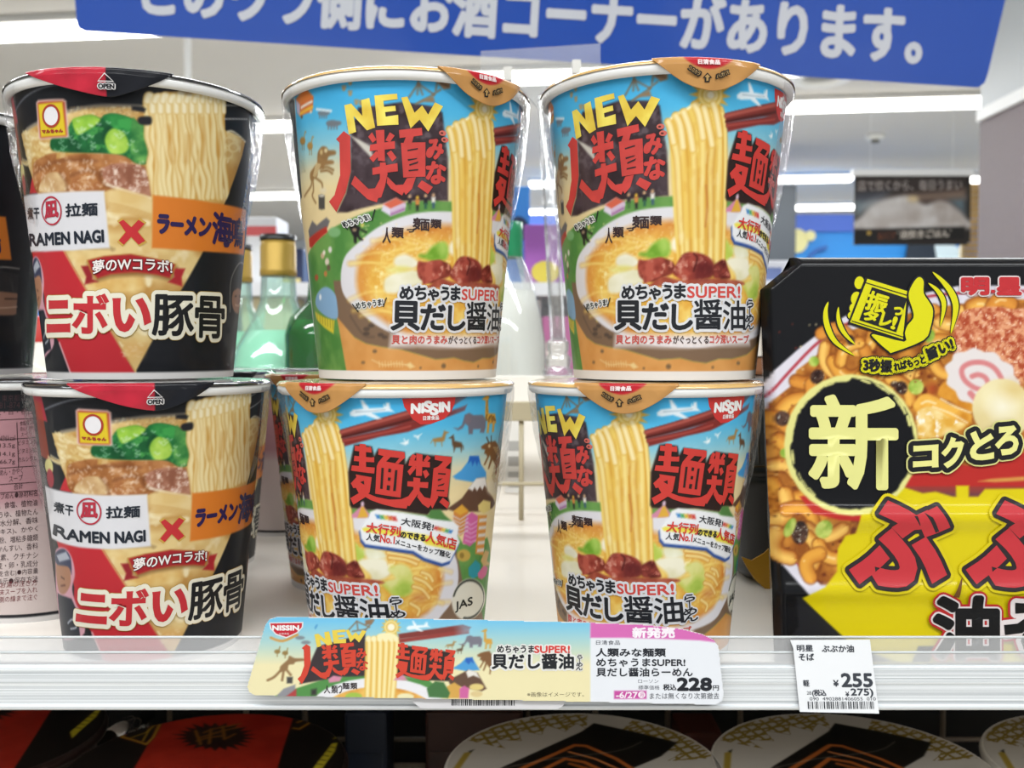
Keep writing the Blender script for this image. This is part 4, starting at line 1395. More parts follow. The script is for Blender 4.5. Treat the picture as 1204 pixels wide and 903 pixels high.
bd.text('人気', LM, (430.6, 635.1), (446.3, 637.2), (431.3, 627), kk, layer=2, bold=.05)
bd.text('No.1', LM, (446.9, 637.3), (463.6, 639.3), (447.6, 628.8), '#d23a34', layer=2, bold=.1)
bd.text('メニューをカップ麺化', LM, (464.5, 640), (528.8, 656.2), (465.4, 633), kk, layer=2, bold=.05)
jm = Ink(SA)
jm.text('JAS', cF, (262, 810), (358, 778), (262, 752), '#1f2420', layer=2, bold=.14)
logo = Ink(SA)
logo.poly(cE, [(-55, 215), (200, 205), (330, 205), (418, 195), (410, 260), (380, 330), (320, 395), (200, 440), (110, 445), (40, 400), (0, 340), (-35, 290)], '#c73431', 1)
logo.text('NI', cE, (28, 345), (132, 340), (30, 265), '#f1efee', layer=2, bold=.3)
logo.text('S', cE, (143, 333), (205, 333), (143, 240), '#f1efee', layer=2, bold=.3)
logo.text('S', cE, (197, 358), (262, 358), (197, 262), '#f1efee', layer=2, bold=.3)
logo.text('IN', cE, (275, 333), (363, 327), (275, 252), '#f1efee', layer=2, bold=.3)
logo.text('日清食品', cE, (132, 408), (270, 402), (132, 370), '#f1e6e6', layer=2, bold=.06)
M_LIDA = mat('gold_beige_lid_foil', '#c9a366', 0.22, coat=0.8, bump=0.35, bscale=90)


def tabA_paint(T):
    T.C *= 0.95 + 0.1 * fbm(T.X, T.Y, 5, 3)[:, None]
    T.poly(cK, [(205, 40), (330, 35), (480, 38), (612, 62), (585, 95), (520, 130), (430, 150), (345, 135), (255, 95)], '#b8242e', sm=True)


def tabA_letters(ik):
    ik.text('日清食品', cK, (322, 112), (500, 116), (322, 72), '#ecd5d5', layer=1, bold=.1)
    ik.text('ココカラ', cK, (236, 158), (330, 216), (256, 122), '#1e1a16', layer=2, bold=.2, out=[(.32, '#1e1a16')])
    ik.text('ココカラ', cK, (240, 155), (328, 210), (256, 127), '#c8a268', layer=3)
    ik.text('ハガス', cK, (474, 236), (580, 196), (466, 196), '#1e1a16', layer=2, bold=.2, out=[(.32, '#1e1a16')])
    ik.text('ハガス', cK, (477, 232), (577, 194), (470, 200), '#c8a268', layer=3)
    ik.poly(cK, [(360, 225), (398, 182), (438, 225), (420, 228), (418, 262), (378, 262), (376, 228)], '#1e1a16', 2)
    ik.poly(cK, [(376, 218), (398, 196), (420, 218), (408, 222), (408, 250), (390, 250), (390, 222)], '#b08c54', 3)


tmid = conv(SA, cK, [(405, 200)])[0][0]
tabA = tab_builder(SA, cK, tmid, 17.5, lambda u: 0.0022 + 0.0105 * max(0.0, 1 - abs(u) ** 1.9) ** 1.15, '#c08d52', tabA_paint, tabA_letters)
gA = 'sky-blue noodle cups on the shelf'
inksA = [('title_lettering', title, LETTER), ('title_lettering', title2, LETTER), ('new_lettering', new_, LETTER), ('bowl_lettering', bl, LETTER), ('shout_caption', cap2, LETTER), ('inspection_mark', jm, LETTER), ('flavour_lettering', sub, LETTER), ('shout_caption', cap, LETTER), ('badge_lettering', bd, LETTER), ('brand_logo', logo, LETTER)]
cupA = build_cup('UR', 'upper sky-blue noodle cup of the right stack, standing under the sign', 'noodle cup', SA, A, inksA, M_LIDA, tabA, gA, None, PHI['UR'])
for k, lb in (('UM', 'upper sky-blue noodle cup of the middle stack, tab at its right'), ('LM', 'lower sky-blue noodle cup of the middle stack, directly behind the display card'),
              ('LR', 'lower sky-blue noodle cup of the right stack, beside the black square pack')):
    build_cup(k, lb, 'noodle cup', SA, None, None, None, None, gA, None, PHI[k], cupA)
# second row behind the middle stack
build_cup(None, 'sky-blue noodle cup in the second row, peeping out left of the lower middle cup', 'noodle cup', SA, None, None, None, None, gA, (-0.0765, 0.476, ZS, S0), PHI['LM'] + 0.02, cupA)

# ---------------------------------------------------------------- cup design B: black cup with pork-bone noodles
SB = Cone()
for k, ref in (('UL', (154.2, 271.5)), ('LL', (202.0, 622.6))):
    PHI[k] = SB.add(k, *PLACE[k], ref)
ba, bb_, bc, bd_, be, bf = crop('UL', 5, 75, 7.525), crop('UL', 155, 75, 7.525), crop('UL', 20, 180, 7.525), crop('UL', 140, 180, 7.525), crop('UL', 30, 290, 5.643), crop('UL', 150, 290, 5.643)
bg_, bh = crop('LL', 30, 560, 4.515), crop('LL', 30, 440, 6.45)
B = Art(SB, gX, gY, '#1b1c20')
B.C *= 0.85 + 0.35 * fbm(gX, gY, 9, 61)[:, None]
# red side panels and orange edges far left
B.poly(bh, [(30, 60), (95, 60), (165, 360), (100, 340)], '#b03040')
B.poly(ba, [(55, 370), (85, 380), (120, 620), (160, 900), (105, 900), (70, 640)], '#a8432c', a=.8)
B.poly(bh, [(260, 880), (315, 750), (370, 900)], '#bf2f36')
B.ell(bh, 178, 700, 30, 62, '#d8cf8a', rot=-8)
B.ell(bh, 188, 790, 26, 72, '#a33a44', rot=-6)
# cream soup triangle
tri = [(ba, (150, 620)), (ba, (230, 560)), (ba, (400, 480)), (ba, (560, 425)), (ba, (800, 375)), (ba, (1200, 378)), (bb_, (120, 370)), (bb_, (810, 590)), (bb_, (870, 600)), (bb_, (950, 640)), (bb_, (1003, 690)), (bd_, (1090, 20)),
       (bd_, (935, 450)), (bf, (490, 55)), (bf, (50, 838)), (be, (735, 842)), (be, (258, 30)), (bc, (180, 345)), (bc, (85, 70)), (ba, (215, 900))]
B.tex(None, tri, '#bb8c4a', '#dfc488', 10, 71, sm=False, c2='#ead9ae')
# red and black wedges
B.poly(be, [(40, 20), (255, 20), (735, 845), (300, 845), (225, 640), (130, 460), (125, 330), (100, 200), (60, 120)], '#bb2c34')
B.line(be, [(225, 640), (262, 740), (300, 845)], 0.5, '#d8a0a4')
B.line(be, [(250, 20), (735, 842)], 0.25, '#d9b06a', sm=False)
B.line(bh, [(150, 265), (330, 200), (600, 165), (900, 148)], 0.3, '#7d7f88', a=.9)
# bowl lip and the little sesame-dark rim
B.line(ba, [(200, 580), (400, 480), (560, 420), (800, 375), (1000, 370), (1204, 380)], 0.7, '#8d8578', a=.8)
B.line(bb_, [(850, 600), (900, 602), (1005, 690)], 0.35, '#d9cfb4')
for i in range(120):
    x, y = rnd.uniform(560, 1180), rnd.uniform(380, 450)
    B.ell(ba, x, y, 5, 4, rnd.choice(['#e6d8b0', '#b98f58', '#8f6c44']), a=.5)
for i in range(60):
    x, y = rnd.uniform(150, 400), rnd.uniform(580, 880)
    L = rnd.uniform(30, 80)
    B.line(ba, [(x, y), (x + L * .6, y + 20), (x + L, y + 10)], .5, rnd.choice(['#efe2b8', '#cfae6c', '#e0c98f']), a=.6)
# greens
gs_ = [(410, 680), (470, 600), (560, 560), (610, 500), (760, 455), (850, 480), (900, 450), (980, 440), (1130, 485), (1210, 560), (1300, 640), (1350, 850), (1204, 890), (1060, 830), (900, 800), (700, 790), (520, 780), (420, 760)]
B.tex(ba, gs_, '#0f4425', '#236f3a', 5, 81, c2='#3f8f45')
B.tex(ba, [(600, 500), (680, 465), (770, 452), (850, 490), (800, 550), (700, 610), (640, 620)], '#6fa530', '#9fc94a', 4, 82)
B.tex(ba, [(890, 690), (920, 600), (1000, 565), (1060, 610), (1105, 720), (1060, 790), (950, 795)], '#7fb035', '#b4d45e', 5, 83)
B.tex(ba, [(870, 470), (980, 445), (1130, 490), (1180, 570), (1080, 600), (960, 560)], '#1c6f34', '#3d9a4a', 4, 84)
B.tex(bb_, [(0, 500), (60, 520), (130, 560), (150, 700), (130, 860), (0, 880)], '#2a6f38', '#6fae58', 4, 85)
for i in range(40):
    x, y = rnd.uniform(430, 1180), rnd.uniform(500, 790)
    L = rnd.uniform(10, 45)
    B.line(ba, [(x, y), (x + L * .6, y + L * .5), (x + L, y + L * .3)], rnd.uniform(.12, .3), '#cfe6cf', a=.55)
# meat slices
meat = [(150, 90), (230, 30), (340, 0), (360, 50), (500, 10), (700, 5), (930, 20), (1050, 90), (1180, 140), (1205, 260), (1200, 380), (1050, 350), (900, 300), (820, 330), (700, 345), (440, 345), (180, 350), (140, 200)]
B.tex(bc, meat, '#8a5228', '#b87d4c', 5, 91, c2='#d3a57c')
B.tex(bc, [(740, 160), (830, 100), (960, 90), (1110, 120), (1190, 200), (1200, 360), (1100, 370), (960, 320), (800, 270)], '#8a5540', '#b47f68', 4, 92, c2='#e2c7b8')
B.tex(bc, [(230, 220), (300, 170), (390, 190), (440, 330), (200, 345)], '#b98f60', '#d8b98a', 5, 93, c2='#e8d4b4')
B.tex(bc, [(500, 200), (580, 160), (680, 200), (760, 290), (640, 330), (480, 320)], '#a5683c', '#c08a58', 4, 94, c2='#dcb48c')
for p in ([(150, 190), (300, 90), (500, 60), (700, 70)], [(380, 180), (430, 250), (450, 330)], [(740, 170), (740, 250), (860, 320)], [(480, 200), (620, 150), (740, 190)]):
    B.line(bc, p, .45, '#6f3f24', a=.6, soft=.3)
for i in range(90):
    x, y = rnd.uniform(160, 1180), rnd.uniform(60, 340)
    B.line(bc, [(x, y), (x + rnd.uniform(-15, 25), y + rnd.uniform(6, 25))], rnd.uniform(.12, .35), '#ecd6c4', a=.5, sm=False)
B.line(bc, [(800, 280), (980, 340), (1180, 400)], .5, '#efe0cc', a=.8)
# bamboo shoots under the meat
B.tex(bc, [(800, 370), (860, 320), (1000, 345), (1190, 410), (1200, 600), (1130, 560), (900, 560), (830, 520)], '#d9b878', '#eedcae', 9, 95, soft=.4)
for q in range(5):
    B.line(bc, [(820, 440 + q * 18), (1000, 480 + q * 14), (1180, 540 + q * 14)], .22, '#c49a58', a=.6)
B.tex(be, [(300, 40), (380, 60), (370, 130), (330, 100)], '#d9b471', '#ecd8a4', 6, 96, soft=.5)
B.tex(be, [(420, 240), (560, 210), (700, 200), (bf[1] and 780, 220), (760, 300), (560, 310), (430, 290)], '#d7ad64', '#ecd59a', 6, 97, soft=.8)
for i in range(26):
    B.ell(be, rnd.uniform(640, 770), rnd.uniform(640, 730), rnd.uniform(4, 16), rnd.uniform(2, 4), '#f0e4c4', a=.6)
B.ell(be, 720, 690, 70, 60, '#c98a40', a=.45, soft=1.5)
# noodles hanging from black chopsticks
B.mix([(bb_, (110, 350)), (bb_, (180, 275)), (bb_, (320, 245)), (bb_, (550, 250)), (bb_, (790, 280)), (bb_, (822, 330)), (bb_, (825, 560)), (bb_, (790, 640)), (bd_, (890, 100)), (bd_, (900, 435)), (bd_, (310, 380)), (bd_, (275, 60)), (bb_, (140, 600))], '#cf9f52')
rr = random.Random(9)
for i in range(17):
    x0 = 130 + i * 41
    pts = [(x0 + 12, 290 + rr.uniform(-25, 25)), (x0, 380)]
    for j, y in enumerate((520, 650, 780, 900, 1030, 1180)):
        pts.append((x0 + 14 + j * 9 + rr.uniform(-17, 17), y))
    B.line(bb_, pts, rr.uniform(1.15, 1.55), '#ecdaa6', edge=rr.choice(['#cc9c4c', '#bf8b3c', '#d6ae66']), prof=rr.uniform(-.3, .3))
for i in range(10):
    x0 = 150 + i * 70
    B.line(bb_, [(x0 - 15, 330), (x0, 275 + rr.uniform(-15, 20)), (x0 + 28, 300), (x0 + 34, 420)], 1.2, '#f2e7c4', edge='#dcbd7c')
for p in ([(330, 560), (340, 700), (360, 860)], [(620, 480), (640, 700), (610, 860)], [(780, 620), (770, 800)], [(500, 640), (480, 860)]):
    B.line(bb_, p, .8, '#c08a3c', a=.5, soft=.6)
B.mix([(bf, (505, 40)), (bd_, (935, 450)), (bd_, (1000, 300)), (bd_, (1110, 470)), (bf, (760, 60))], '#1d1e20')
for x, y in ((bb_, (860, 690)), (bb_, (850, 800)), (bb_, (900, 740))):
    B.ell(x, y[0], y[1], 38, 40, '#c59a58', a=.6, soft=.4)
    B.line(x, ell_pts(y[0], y[1], 40, 38), .3, '#e7d3a0', a=.7)
B.poly(bb_, [(0, 372), (100, 380), (125, 400), (110, 432), (0, 410)], '#26262a')
B.poly(bb_, [(52, 490), (80, 468), (168, 470), (168, 535), (90, 540), (58, 520)], '#222226', sm=True)
B.line(bb_, [(822, 368), (1005, 372)], .14, '#c9c6c2', sm=False)
B.line(bb_, [(822, 488), (1020, 490)], .16, '#c9c6c2', sm=False)
B.line(bb_, [(40, 215), (150, 175), (300, 195), (500, 240)], .8, '#5a5560', a=.8, soft=1.0)
# white and orange shop panels
B.poly(bc, [(115, 880), (820, 845), (845, 860), (860, 850), (815, 830)], '#54381f', a=.6, soft=.5)
B.poly(bc, [(55, 388), (200, 358), (400, 345), (770, 334), (820, 840), (500, 862), (250, 872), (112, 876)], '#d9d7db')
Po = conv(SB, bd_, [(300, 372), (600, 405), (830, 440), (1060, 476), (1060, 888), (830, 876), (700, 868), (290, 840)])
Po[3:5, 0] += 9.0
B.mm_poly(Po, '#d67a2c')
# ribbon
ribt = [(be, (405, 90)), (be, (520, 62)), (be, (700, 48)), (bf, (60, 55)), (bf, (200, 82)), (bf, (325, 118)), (bf, (290, 212)), (bf, (200, 188)), (bf, (60, 172)), (be, (700, 172)), (be, (560, 185)), (be, (470, 214)), (be, (430, 160))]
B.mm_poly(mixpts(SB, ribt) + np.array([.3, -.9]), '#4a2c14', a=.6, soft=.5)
B.poly(be, [(368, 130), (440, 122), (445, 215), (482, 232), (392, 252), (402, 200)], '#93242a')
B.poly(bf, [(300, 142), (382, 146), (360, 200), (362, 264), (268, 236), (310, 200)], '#a8282e')
B.mm_poly(mixpts(SB, ribt), '#b98f3c')
B.mm_poly(mixpts(SB, ribt) * 0.965 + mixpts(SB, ribt).mean(0) * 0.035, '#a32229')
# face-free maker's square: yellow card with a plain red-rimmed oval
B.poly(ba, [(282, 345), (300, 322), (520, 310), (548, 330), (572, 640), (560, 655), (325, 672), (305, 660)], '#dcb8ac')
B.poly(ba, [(293, 350), (310, 338), (515, 328), (535, 342), (556, 630), (545, 642), (328, 658), (318, 650)], '#a8402c')
B.poly(ba, [(300, 358), (514, 338), (546, 634), (326, 650)], '#dcc02c')
# man with a head cloth printed at lower left, bordered in pink
B.poly(bg_, [(160, 395), (205, 380), (245, 430), (262, 520), (248, 600), (270, 680), (300, 730), (300, 850), (180, 850), (170, 700), (160, 500)], '#cf9aa6', sm=True)
B.poly(bg_, [(165, 460), (225, 455), (240, 540), (232, 590), (205, 625), (178, 610), (165, 540)], '#a8785c', sm=True)
B.poly(bg_, [(158, 410), (200, 385), (238, 430), (244, 520), (225, 480), (165, 465)], '#3b4058', sm=True)
B.poly(bg_, [(165, 420), (215, 400), (236, 440), (180, 455)], '#c4c8d0', a=.8)
B.poly(bg_, [(170, 620), (215, 640), (245, 650), (275, 720), (290, 850), (185, 850)], '#1e2430')
B.line(bg_, [(190, 535), (205, 545)], .25, '#4a2c20')
B.line(bg_, [(188, 582), (210, 578)], .25, '#5a3024')
B.line(bg_, [(225, 780), (250, 760), (270, 800), (240, 810)], .3, '#c8ccd4')
# second portrait at the right edge: outlined hooded head
B.line(bf, [(680, 430), (682, 260), (705, 170), (745, 108), (790, 120)], .3, '#8d8984')
B.ell(bf, 730, 355, 38, 90, '#8f6a56')
B.poly(bf, [(690, 300), (700, 200), (745, 130), (790, 160), (780, 290), (730, 275)], '#2b2a2c')
B.line(bf, [(715, 385), (730, 392), (745, 385)], .2, '#c9a890')
B.line(bf, [(712, 330), (724, 328)], .2, '#2e211c')
B.line(bf, [(740, 328), (752, 330)], .2, '#2e211c')
k_ = np.clip((2.6 - gY) / 0.45 + 0.5, 0, 1)[:, None]
B.C = B.C * (1 - k_) + rgb('#dcd8d6') * k_
# back of the cup: pink and grey information panel
bx = ((gX / Cone.KA - np.pi + np.pi) % (2 * np.pi)) - np.pi
pk = (np.abs(bx) < 1.05) & (gY > 4) & (gY < 96)
B.C[pk] = bands([(0, '#d2c4c0'), (50, '#cdb9b6'), (58, '#b4868c'), (108, '#a87a80')])(gX[pk], gY[pk])
mid_ = pk & (np.abs(gY - 55) < 1)

bt = Ink(SB)
nk = '#1d2430'
bt.text('煮干', bc, (98, 586), (200, 580), (94, 485), nk, layer=2, bold=.14)
bt.text('拉麺', bc, (435, 562), (712, 550), (432, 452), nk, layer=2, bold=.16)
bt.line(bc, ell_pts(308, 511, 84, 122, -4, 40), .32, '#b52f42', 2, True)
bt.text('凪', bc, (252, 580), (366, 562), (246, 440), '#b52f42', layer=2, bold=.34)
bt.text('RAMEN NAGI', bc, (118, 822), (768, 786), (112, 718), nk, layer=2, bold=.26)
pu = '#2a1c4e'
bt2, bt3, bt4, bt5 = Ink(SB), Ink(SB), Ink(SB), Ink(SB)
bt2.text('ラーメン', bd_, (345, 702), (805, 738), (350, 545), pu, layer=2, bold=.5)
bt2.text('海', bd_, (825, 800), (990, 832), (832, 520), pu, layer=2, bold=.5)
bt2.text('鳴', bd_, (995, 830), (1090, 845), (1000, 570), pu, layer=2, bold=.3)
cr_ = [(885, 600), (930, 573), (1012, 650), (1085, 573), (1146, 615), (1076, 695), (1152, 788), (1085, 828), (1010, 748), (936, 828), (885, 786), (955, 700)]
bt3.poly(bc, cr_, '#c9a04a', 2)
cm_ = np.mean(cr_, 0)
bt3.poly(bc, [tuple(cm_ + (np.array(p) - cm_) * .87) for p in cr_], '#c02c32', 3)
bt4.text('夢のWコラボ!', UL := crop('UL', 0, 0, 1), (109.5, 322), (202, 322), (109.5, 307), '#f0e8e4', layer=4, bold=.1, out=[(.35, '#5a1216')], bend=.28)
bt5.text('マルちゃん', ba, (338, 617), (520, 606), (337, 588), '#a23a2a', layer=2, bold=.14)
bt5.line(ba, ell_pts(416, 462, 70, 94, -3, 36), .42, '#a8402c', 2, True)
bt5.poly(ba, ell_pts(416, 462, 64, 88, -3, 36), '#e6e2e4', 1)
big = Ink(SB)
o3 = [(2.05, '#b8963e'), (1.85, '#ece6d2')]
big.text('ニ', be, (148, 574), (304, 570), (146, 356), '#c22f36', layer=6, bold=1.0, out=o3)
big.text('ボ', be, (312, 580), (558, 578), (312, 312), '#c22f36', layer=6, bold=.62, out=o3)
big.text('い', be, (578, 572), (835, 560), (578, 342), '#c22f36', layer=6, bold=.8, out=o3)
big.text('豚', bf, (166, 585), (430, 588), (172, 322), '#17181b', layer=6, bold=.42, out=o3)
big.text('骨', bf, (445, 598), (632, 606), (450, 330), '#17181b', layer=6, bold=.42, out=o3)
# information panel on the back, read on the cup at the far left of the row
PLACE['BL'] = (-0.213, 0.430, ZS, S0)
SB.fr['BL'] = [*PLACE['BL'], 0.0]
phiBL = PHI['LL'] + 0.0
bxm = conv(SB, crop('BL', 0, 0, 1), [(40, 600)])[0][0] / Cone.KA
PHI['BL'] = bxm - math.pi + 0.35
SB.fr['BL'][4] = PHI['BL']
inf = Ink(SB)
BLf = crop('BL', 0, 440, 2.822)
ik_ = '#3a2226'
rows = [('株式会社 お客様', 8, 56, 104, 42, 24), ('東京都港区', 6, 92, 106, 88, 24), ('0120-181-874', -70, 116, 66, 112, 20), ('9:00〜17:00(土・日・祝日', -130, 142, 108, 136, 22),
        ('食塩相当量', 66, 172, 116, 165, 16), ('めん・かやく', 68, 190, 116, 184, 16), ('スープ', 70, 208, 100, 202, 14), ('496kcal', 0, 222, 50, 220, 18), ('13.5g', 0, 248, 50, 246, 18), ('14.1g', 0, 276, 50, 274, 18), ('66.7g', 0, 302, 50, 300, 18),
        ('ビタミンB1', 60, 236, 122, 230, 16), ('ビタミンB2', 60, 264, 122, 258, 16), ('カルシウム', 60, 292, 122, 286, 16), ('めん・かやく', 0, 338, 76, 330, 22), ('スープ', 30, 358, 76, 352, 20), ('合計', 46, 384, 76, 380, 20),
        ('カップめん●原材料名', -30, 420, 124, 404, 22), ('小麦粉、食塩、植物油', -60, 452, 124, 436, 22), ('しょうゆ、植物たん', -40, 482, 126, 466, 22), ('白加水分解、香味', -40, 510, 126, 494, 22), ('エキス)、かやく', -20, 538, 126, 524, 22), ('でん粉、増粘多糖類', -40, 566, 126, 552, 22),
        ('、かんすい、香料', -30, 594, 126, 580, 22), ('色素、クチナシ', -20, 622, 126, 610, 22), ('小麦・卵・乳成分', -30, 650, 126, 638, 22), ('大豆を含む)●内容量', -40, 678, 126, 664, 22), ('に表示●保存方法', -30, 702, 126, 690, 22)]
for t_, x0, y0, x1, y1, hh in rows:
    inf.text(t_, BLf, (x0, y0), (x1, y1), (x0, y0 - hh), ik_, layer=1)
for ya, yb in ((28, 24), (152, 146), (218, 210), (312, 304), (366, 358), (394, 386)):
    inf.line(BLf, [(-80, ya + 6), (0, ya), (60, (ya + yb) / 2), (122, yb)], .16, ik_, 1)
inf.line(BLf, [(56, 160), (62, 310)], .16, ik_, 1)
for y_, t_ in ((712, 'なお湯の注ぎ方'), (736, '粉末スープを入れ'), (760, '内側の線まで注ぐ')):
    inf.text(t_, BLf, (-20, y_), (124, y_ - 12), (-20, y_ - 20), '#7a2f34', layer=1)
M_LIDB = mat('black_lid_film', '#1c1c20', 0.16, coat=1.0, bump=0.5, bscale=70)


def tabB_paint(T):
    T.C *= 0.9 + 0.2 * fbm(T.X, T.Y, 5, 3)[:, None]
    x = conv(T.f, ba, [(905, 200)])[0][0]
    m = T.X < x
    T.C[m] = rgb('#b8283a') * (0.9 + 0.2 * fbm(T.X[m], T.Y[m], 4, 5)[:, None])


def tabB_letters(ik):
    ik.text('OPEN', ba, (836, 218), (974, 222), (836, 178), '#16161a', layer=2, bold=.1, out=[(.42, '#dcd8d8')])
    ik.line(ba, [(834, 156), (892, 88), (968, 160)], .24, '#dcd8d8', 2, True)


tmB = conv(SB, ba, [(800, 200)])[0][0]
tabB = tab_builder(SB, ba, tmB, 24.0, lambda u: 0.0018 + 0.0100 * max(0.0, 1 - abs((u - .22) / (0.78 if u > .22 else 1.22)) ** 1.5) ** 1.0, '#1b1c22', tabB_paint, tabB_letters)
gB = 'black pork-bone noodle cups on the shelf'
inksB = [('title_lettering', big, LETTER), ('panel_lettering', bt, LETTER), ('panel_lettering', bt2, LETTER), ('cross_mark', bt3, LETTER), ('ribbon_lettering', bt4, LETTER), ('maker_mark', bt5, LETTER), ('information_lettering', inf, LETTER)]
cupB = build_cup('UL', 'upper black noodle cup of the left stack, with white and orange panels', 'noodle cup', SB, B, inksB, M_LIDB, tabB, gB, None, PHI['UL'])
build_cup('LL', 'lower black noodle cup of the left stack, standing on the shelf', 'noodle cup', SB, None, None, None, None, gB, None, PHI['LL'], cupB)
build_cup('BL', 'noodle cup at the far left, turned to its pink information panel', 'noodle cup', SB, None, None, None, None, gB, None, PHI['BL'], cupB)
build_cup(None, 'black noodle cup in the top layer at the left edge, cut off by the frame', 'noodle cup', SB, None, None, None, None, gB, (-0.2550, 0.4320, ZU, 1.0), PHI['UL'] - 0.5, cupB)
build_cup(None, 'black noodle cup in the second row, seen between the two lower left cups', 'noodle cup', SB, None, None, None, None, gB, (-0.1730, 0.5150, ZS, S0), PHI['UL'] + 0.55, cupB)
build_cup(None, 'noodle cup at the back between black and blue stacks, turned to its grey information panel', 'noodle cup', SB, None, None, None, None, gB, (-0.1450, 0.6150, ZS, S0), 2.6, cupB)

# shrink film stretched straight from the lid edge down to the wall: visible as clear wings at both sides of each front cup
M_FILM = clear_mat('clear_shrink_film', (0.985, 0.985, 0.99), 0.015, 0.03, 0.05, 0.45, 300, 0.3)


def film(root, phi, seed):
    x, y = root.location.x, root.location.y
    f0 = -math.atan2(x, y)                            # scene angle of the side turned to the camera
    rf = random.Random(seed)
    for sd in (-1, 1):
        V, nu, nv = [], 26, 12
        ph = [rf.uniform(0, 6) for _ in range(4)]
        for j in range(nv):
            for i in range(nu):
                a = f0 + sd * math.radians(60 + 64 * i / (nu - 1)) - phi
                t = j / (nv - 1)
                z = 0.1076 - t * (0.040 + 0.010 * math.sin(5 * i / nu + ph[0]))
                rw = Cone.RB + (Cone.RW - Cone.RB) * z / Cone.HW
                r = 0.0489 + (rw + 0.0007 - 0.0489) * t ** 0.9 + 0.00025 * math.sin(i * 1.3 + ph[1]) * math.sin(j * 1.1 + ph[2])
                V.append((r * math.sin(a), -r * math.cos(a), z))
        mesh_obj('shrink_film', V, [tuple(q) for q in grid_quads(nv, nu)], M_FILM, root, True)


for o in [o for o in COL.objects if o.type == 'EMPTY' and o.name.startswith('ramen_cup')]:
    if o.location.y < 0.40:
        film(o, o.rotation_euler.z, int(o.location.x * 1e4) % 97)
# ---------------------------------------------------------------- flat printed panels


def art_panel(outline, res):
    """points and quads of a fine grid filling an outline given in millimetres"""
    P = np.asarray(outline, float)
    x0, y0 = P.min(0)
    x1, y1 = P.max(0)
    nx, ny = int((x1 - x0) / res) + 2, int((y1 - y0) / res) + 2
    X, Y = np.meshgrid(np.linspace(x0, x1, nx), np.linspace(y0, y1, ny))
    X, Y = X.ravel(), Y.ravel()
    q = grid_quads(ny, nx)
    cx, cy = X[q].mean(1), Y[q].mean(1)
    ins = np.zeros(len(q), bool)
    for (ax, ay), (bx, by) in zip(P, np.roll(P, -1, 0)):
        if ay != by:
            c = (ay > cy) != (by > cy)
            ins ^= c & (cx < (bx - ax) * (cy - ay) / (by - ay) + ax)
    q = q[ins]
    u, inv = np.unique(q, return_inverse=True)
    return X[u], Y[u], inv.reshape(q.shape)


def slab(name, surf, outline, th, material, parent):
    """solid sheet of the given outline, its front face on the surface"""
    P = np.asarray(outline, float)
    n = len(P)
    V = np.concatenate([surf.loc(P[:, 0], P[:, 1], 0.0), surf.loc(P[:, 0], P[:, 1], -th)])
    Fc = [tuple(range(n)), tuple(range(2 * n - 1, n - 1, -1))] + [(i, i + n, (i + 1) % n + n, (i + 1) % n) for i in range(n)]
    return mesh_obj(name, V, Fc, material, parent)


def aff(pts, src, dst):
    p = np.array(pts, float)
    s = np.array(src, float)
    d = np.array(dst, float)
    return [tuple(q) for q in d[:2] + (p - s[:2]) / (s[2:] - s[:2]) * (d[2:] - d[:2])]


PX = crop('v', 0, 0, 1)
# ---------------------------------------------------------------- black square noodle pack standing at the right
pk_o = Vector(((930 - 602) / F * 0.345, 0.3443, ZS))
QP = Plane(pk_o, (1, 0, 0), (0, 0.0107, 0.1455), pk_o)
HP, WP = 145.9, 160.0
p1, p2, p3, p4 = crop('v', 895, 290, 7.525), crop('v', 1040, 290, 7.34), crop('v', 895, 400, 7.525), crop('v', 1044, 400, 7.525)
p5, p6, p7, p8 = crop('v', 895, 510, 6.944), crop('v', 1044, 510, 6.944), crop('v', 895, 630, 5.644), crop('v', 1044, 630, 5.644)
ch0, ch1 = conv(QP, PX, [(907, 339), (943, 310)])
cols = np.concatenate([[-3.6, -2.4, -1.3, -0.5], np.arange(0, 92, 0.48), np.arange(92, WP + 1, 1.6), [WP + 1, WP + 2.5, WP + 4]])
colb = np.concatenate([[5, 2.2, 0.8, 0.15], np.zeros(len(np.arange(0, 92, 0.48)) + len(np.arange(92, WP + 1, 1.6))), [0.3, 1.5, 4]])
rows = np.concatenate([[0.3], np.arange(0.8, HP, 0.48), [HP + 0.8, HP + 2.2, HP + 3.6]])
rowb = np.concatenate([[0.0], np.zeros(len(np.arange(0.8, HP, 0.48))), [0.2, 1.2, 4]])


def xl(y):
    x = -4.3 * np.minimum(y, HP) / HP
    k = np.clip((y - ch0[1]) / (ch1[1] - ch0[1]), 0, 1)
    return x + k * (ch1[0] - ch0[0])


YY, SS = np.meshgrid(rows, cols, indexing='ij')
BB = np.maximum(rowb[:, None], colb[None, :])
XX = xl(YY) + SS


def fold_mm(X, Y):
    """gentle horizontal folds of the film across the front"""
    return 1.5 * np.exp(-((Y - 53.5) / 4.2) ** 2) + 1.2 * np.exp(-((Y - 27) / 3.8) ** 2) + 0.12 * np.sin(X / 9.0) * np.exp(-((Y - 40) / 30.0) ** 2)


class FoldPlane(Plane):
    def loc(s, X, Y, off):
        return Plane.loc(s, X, Y, off + fold_mm(X, Y) / 1000)


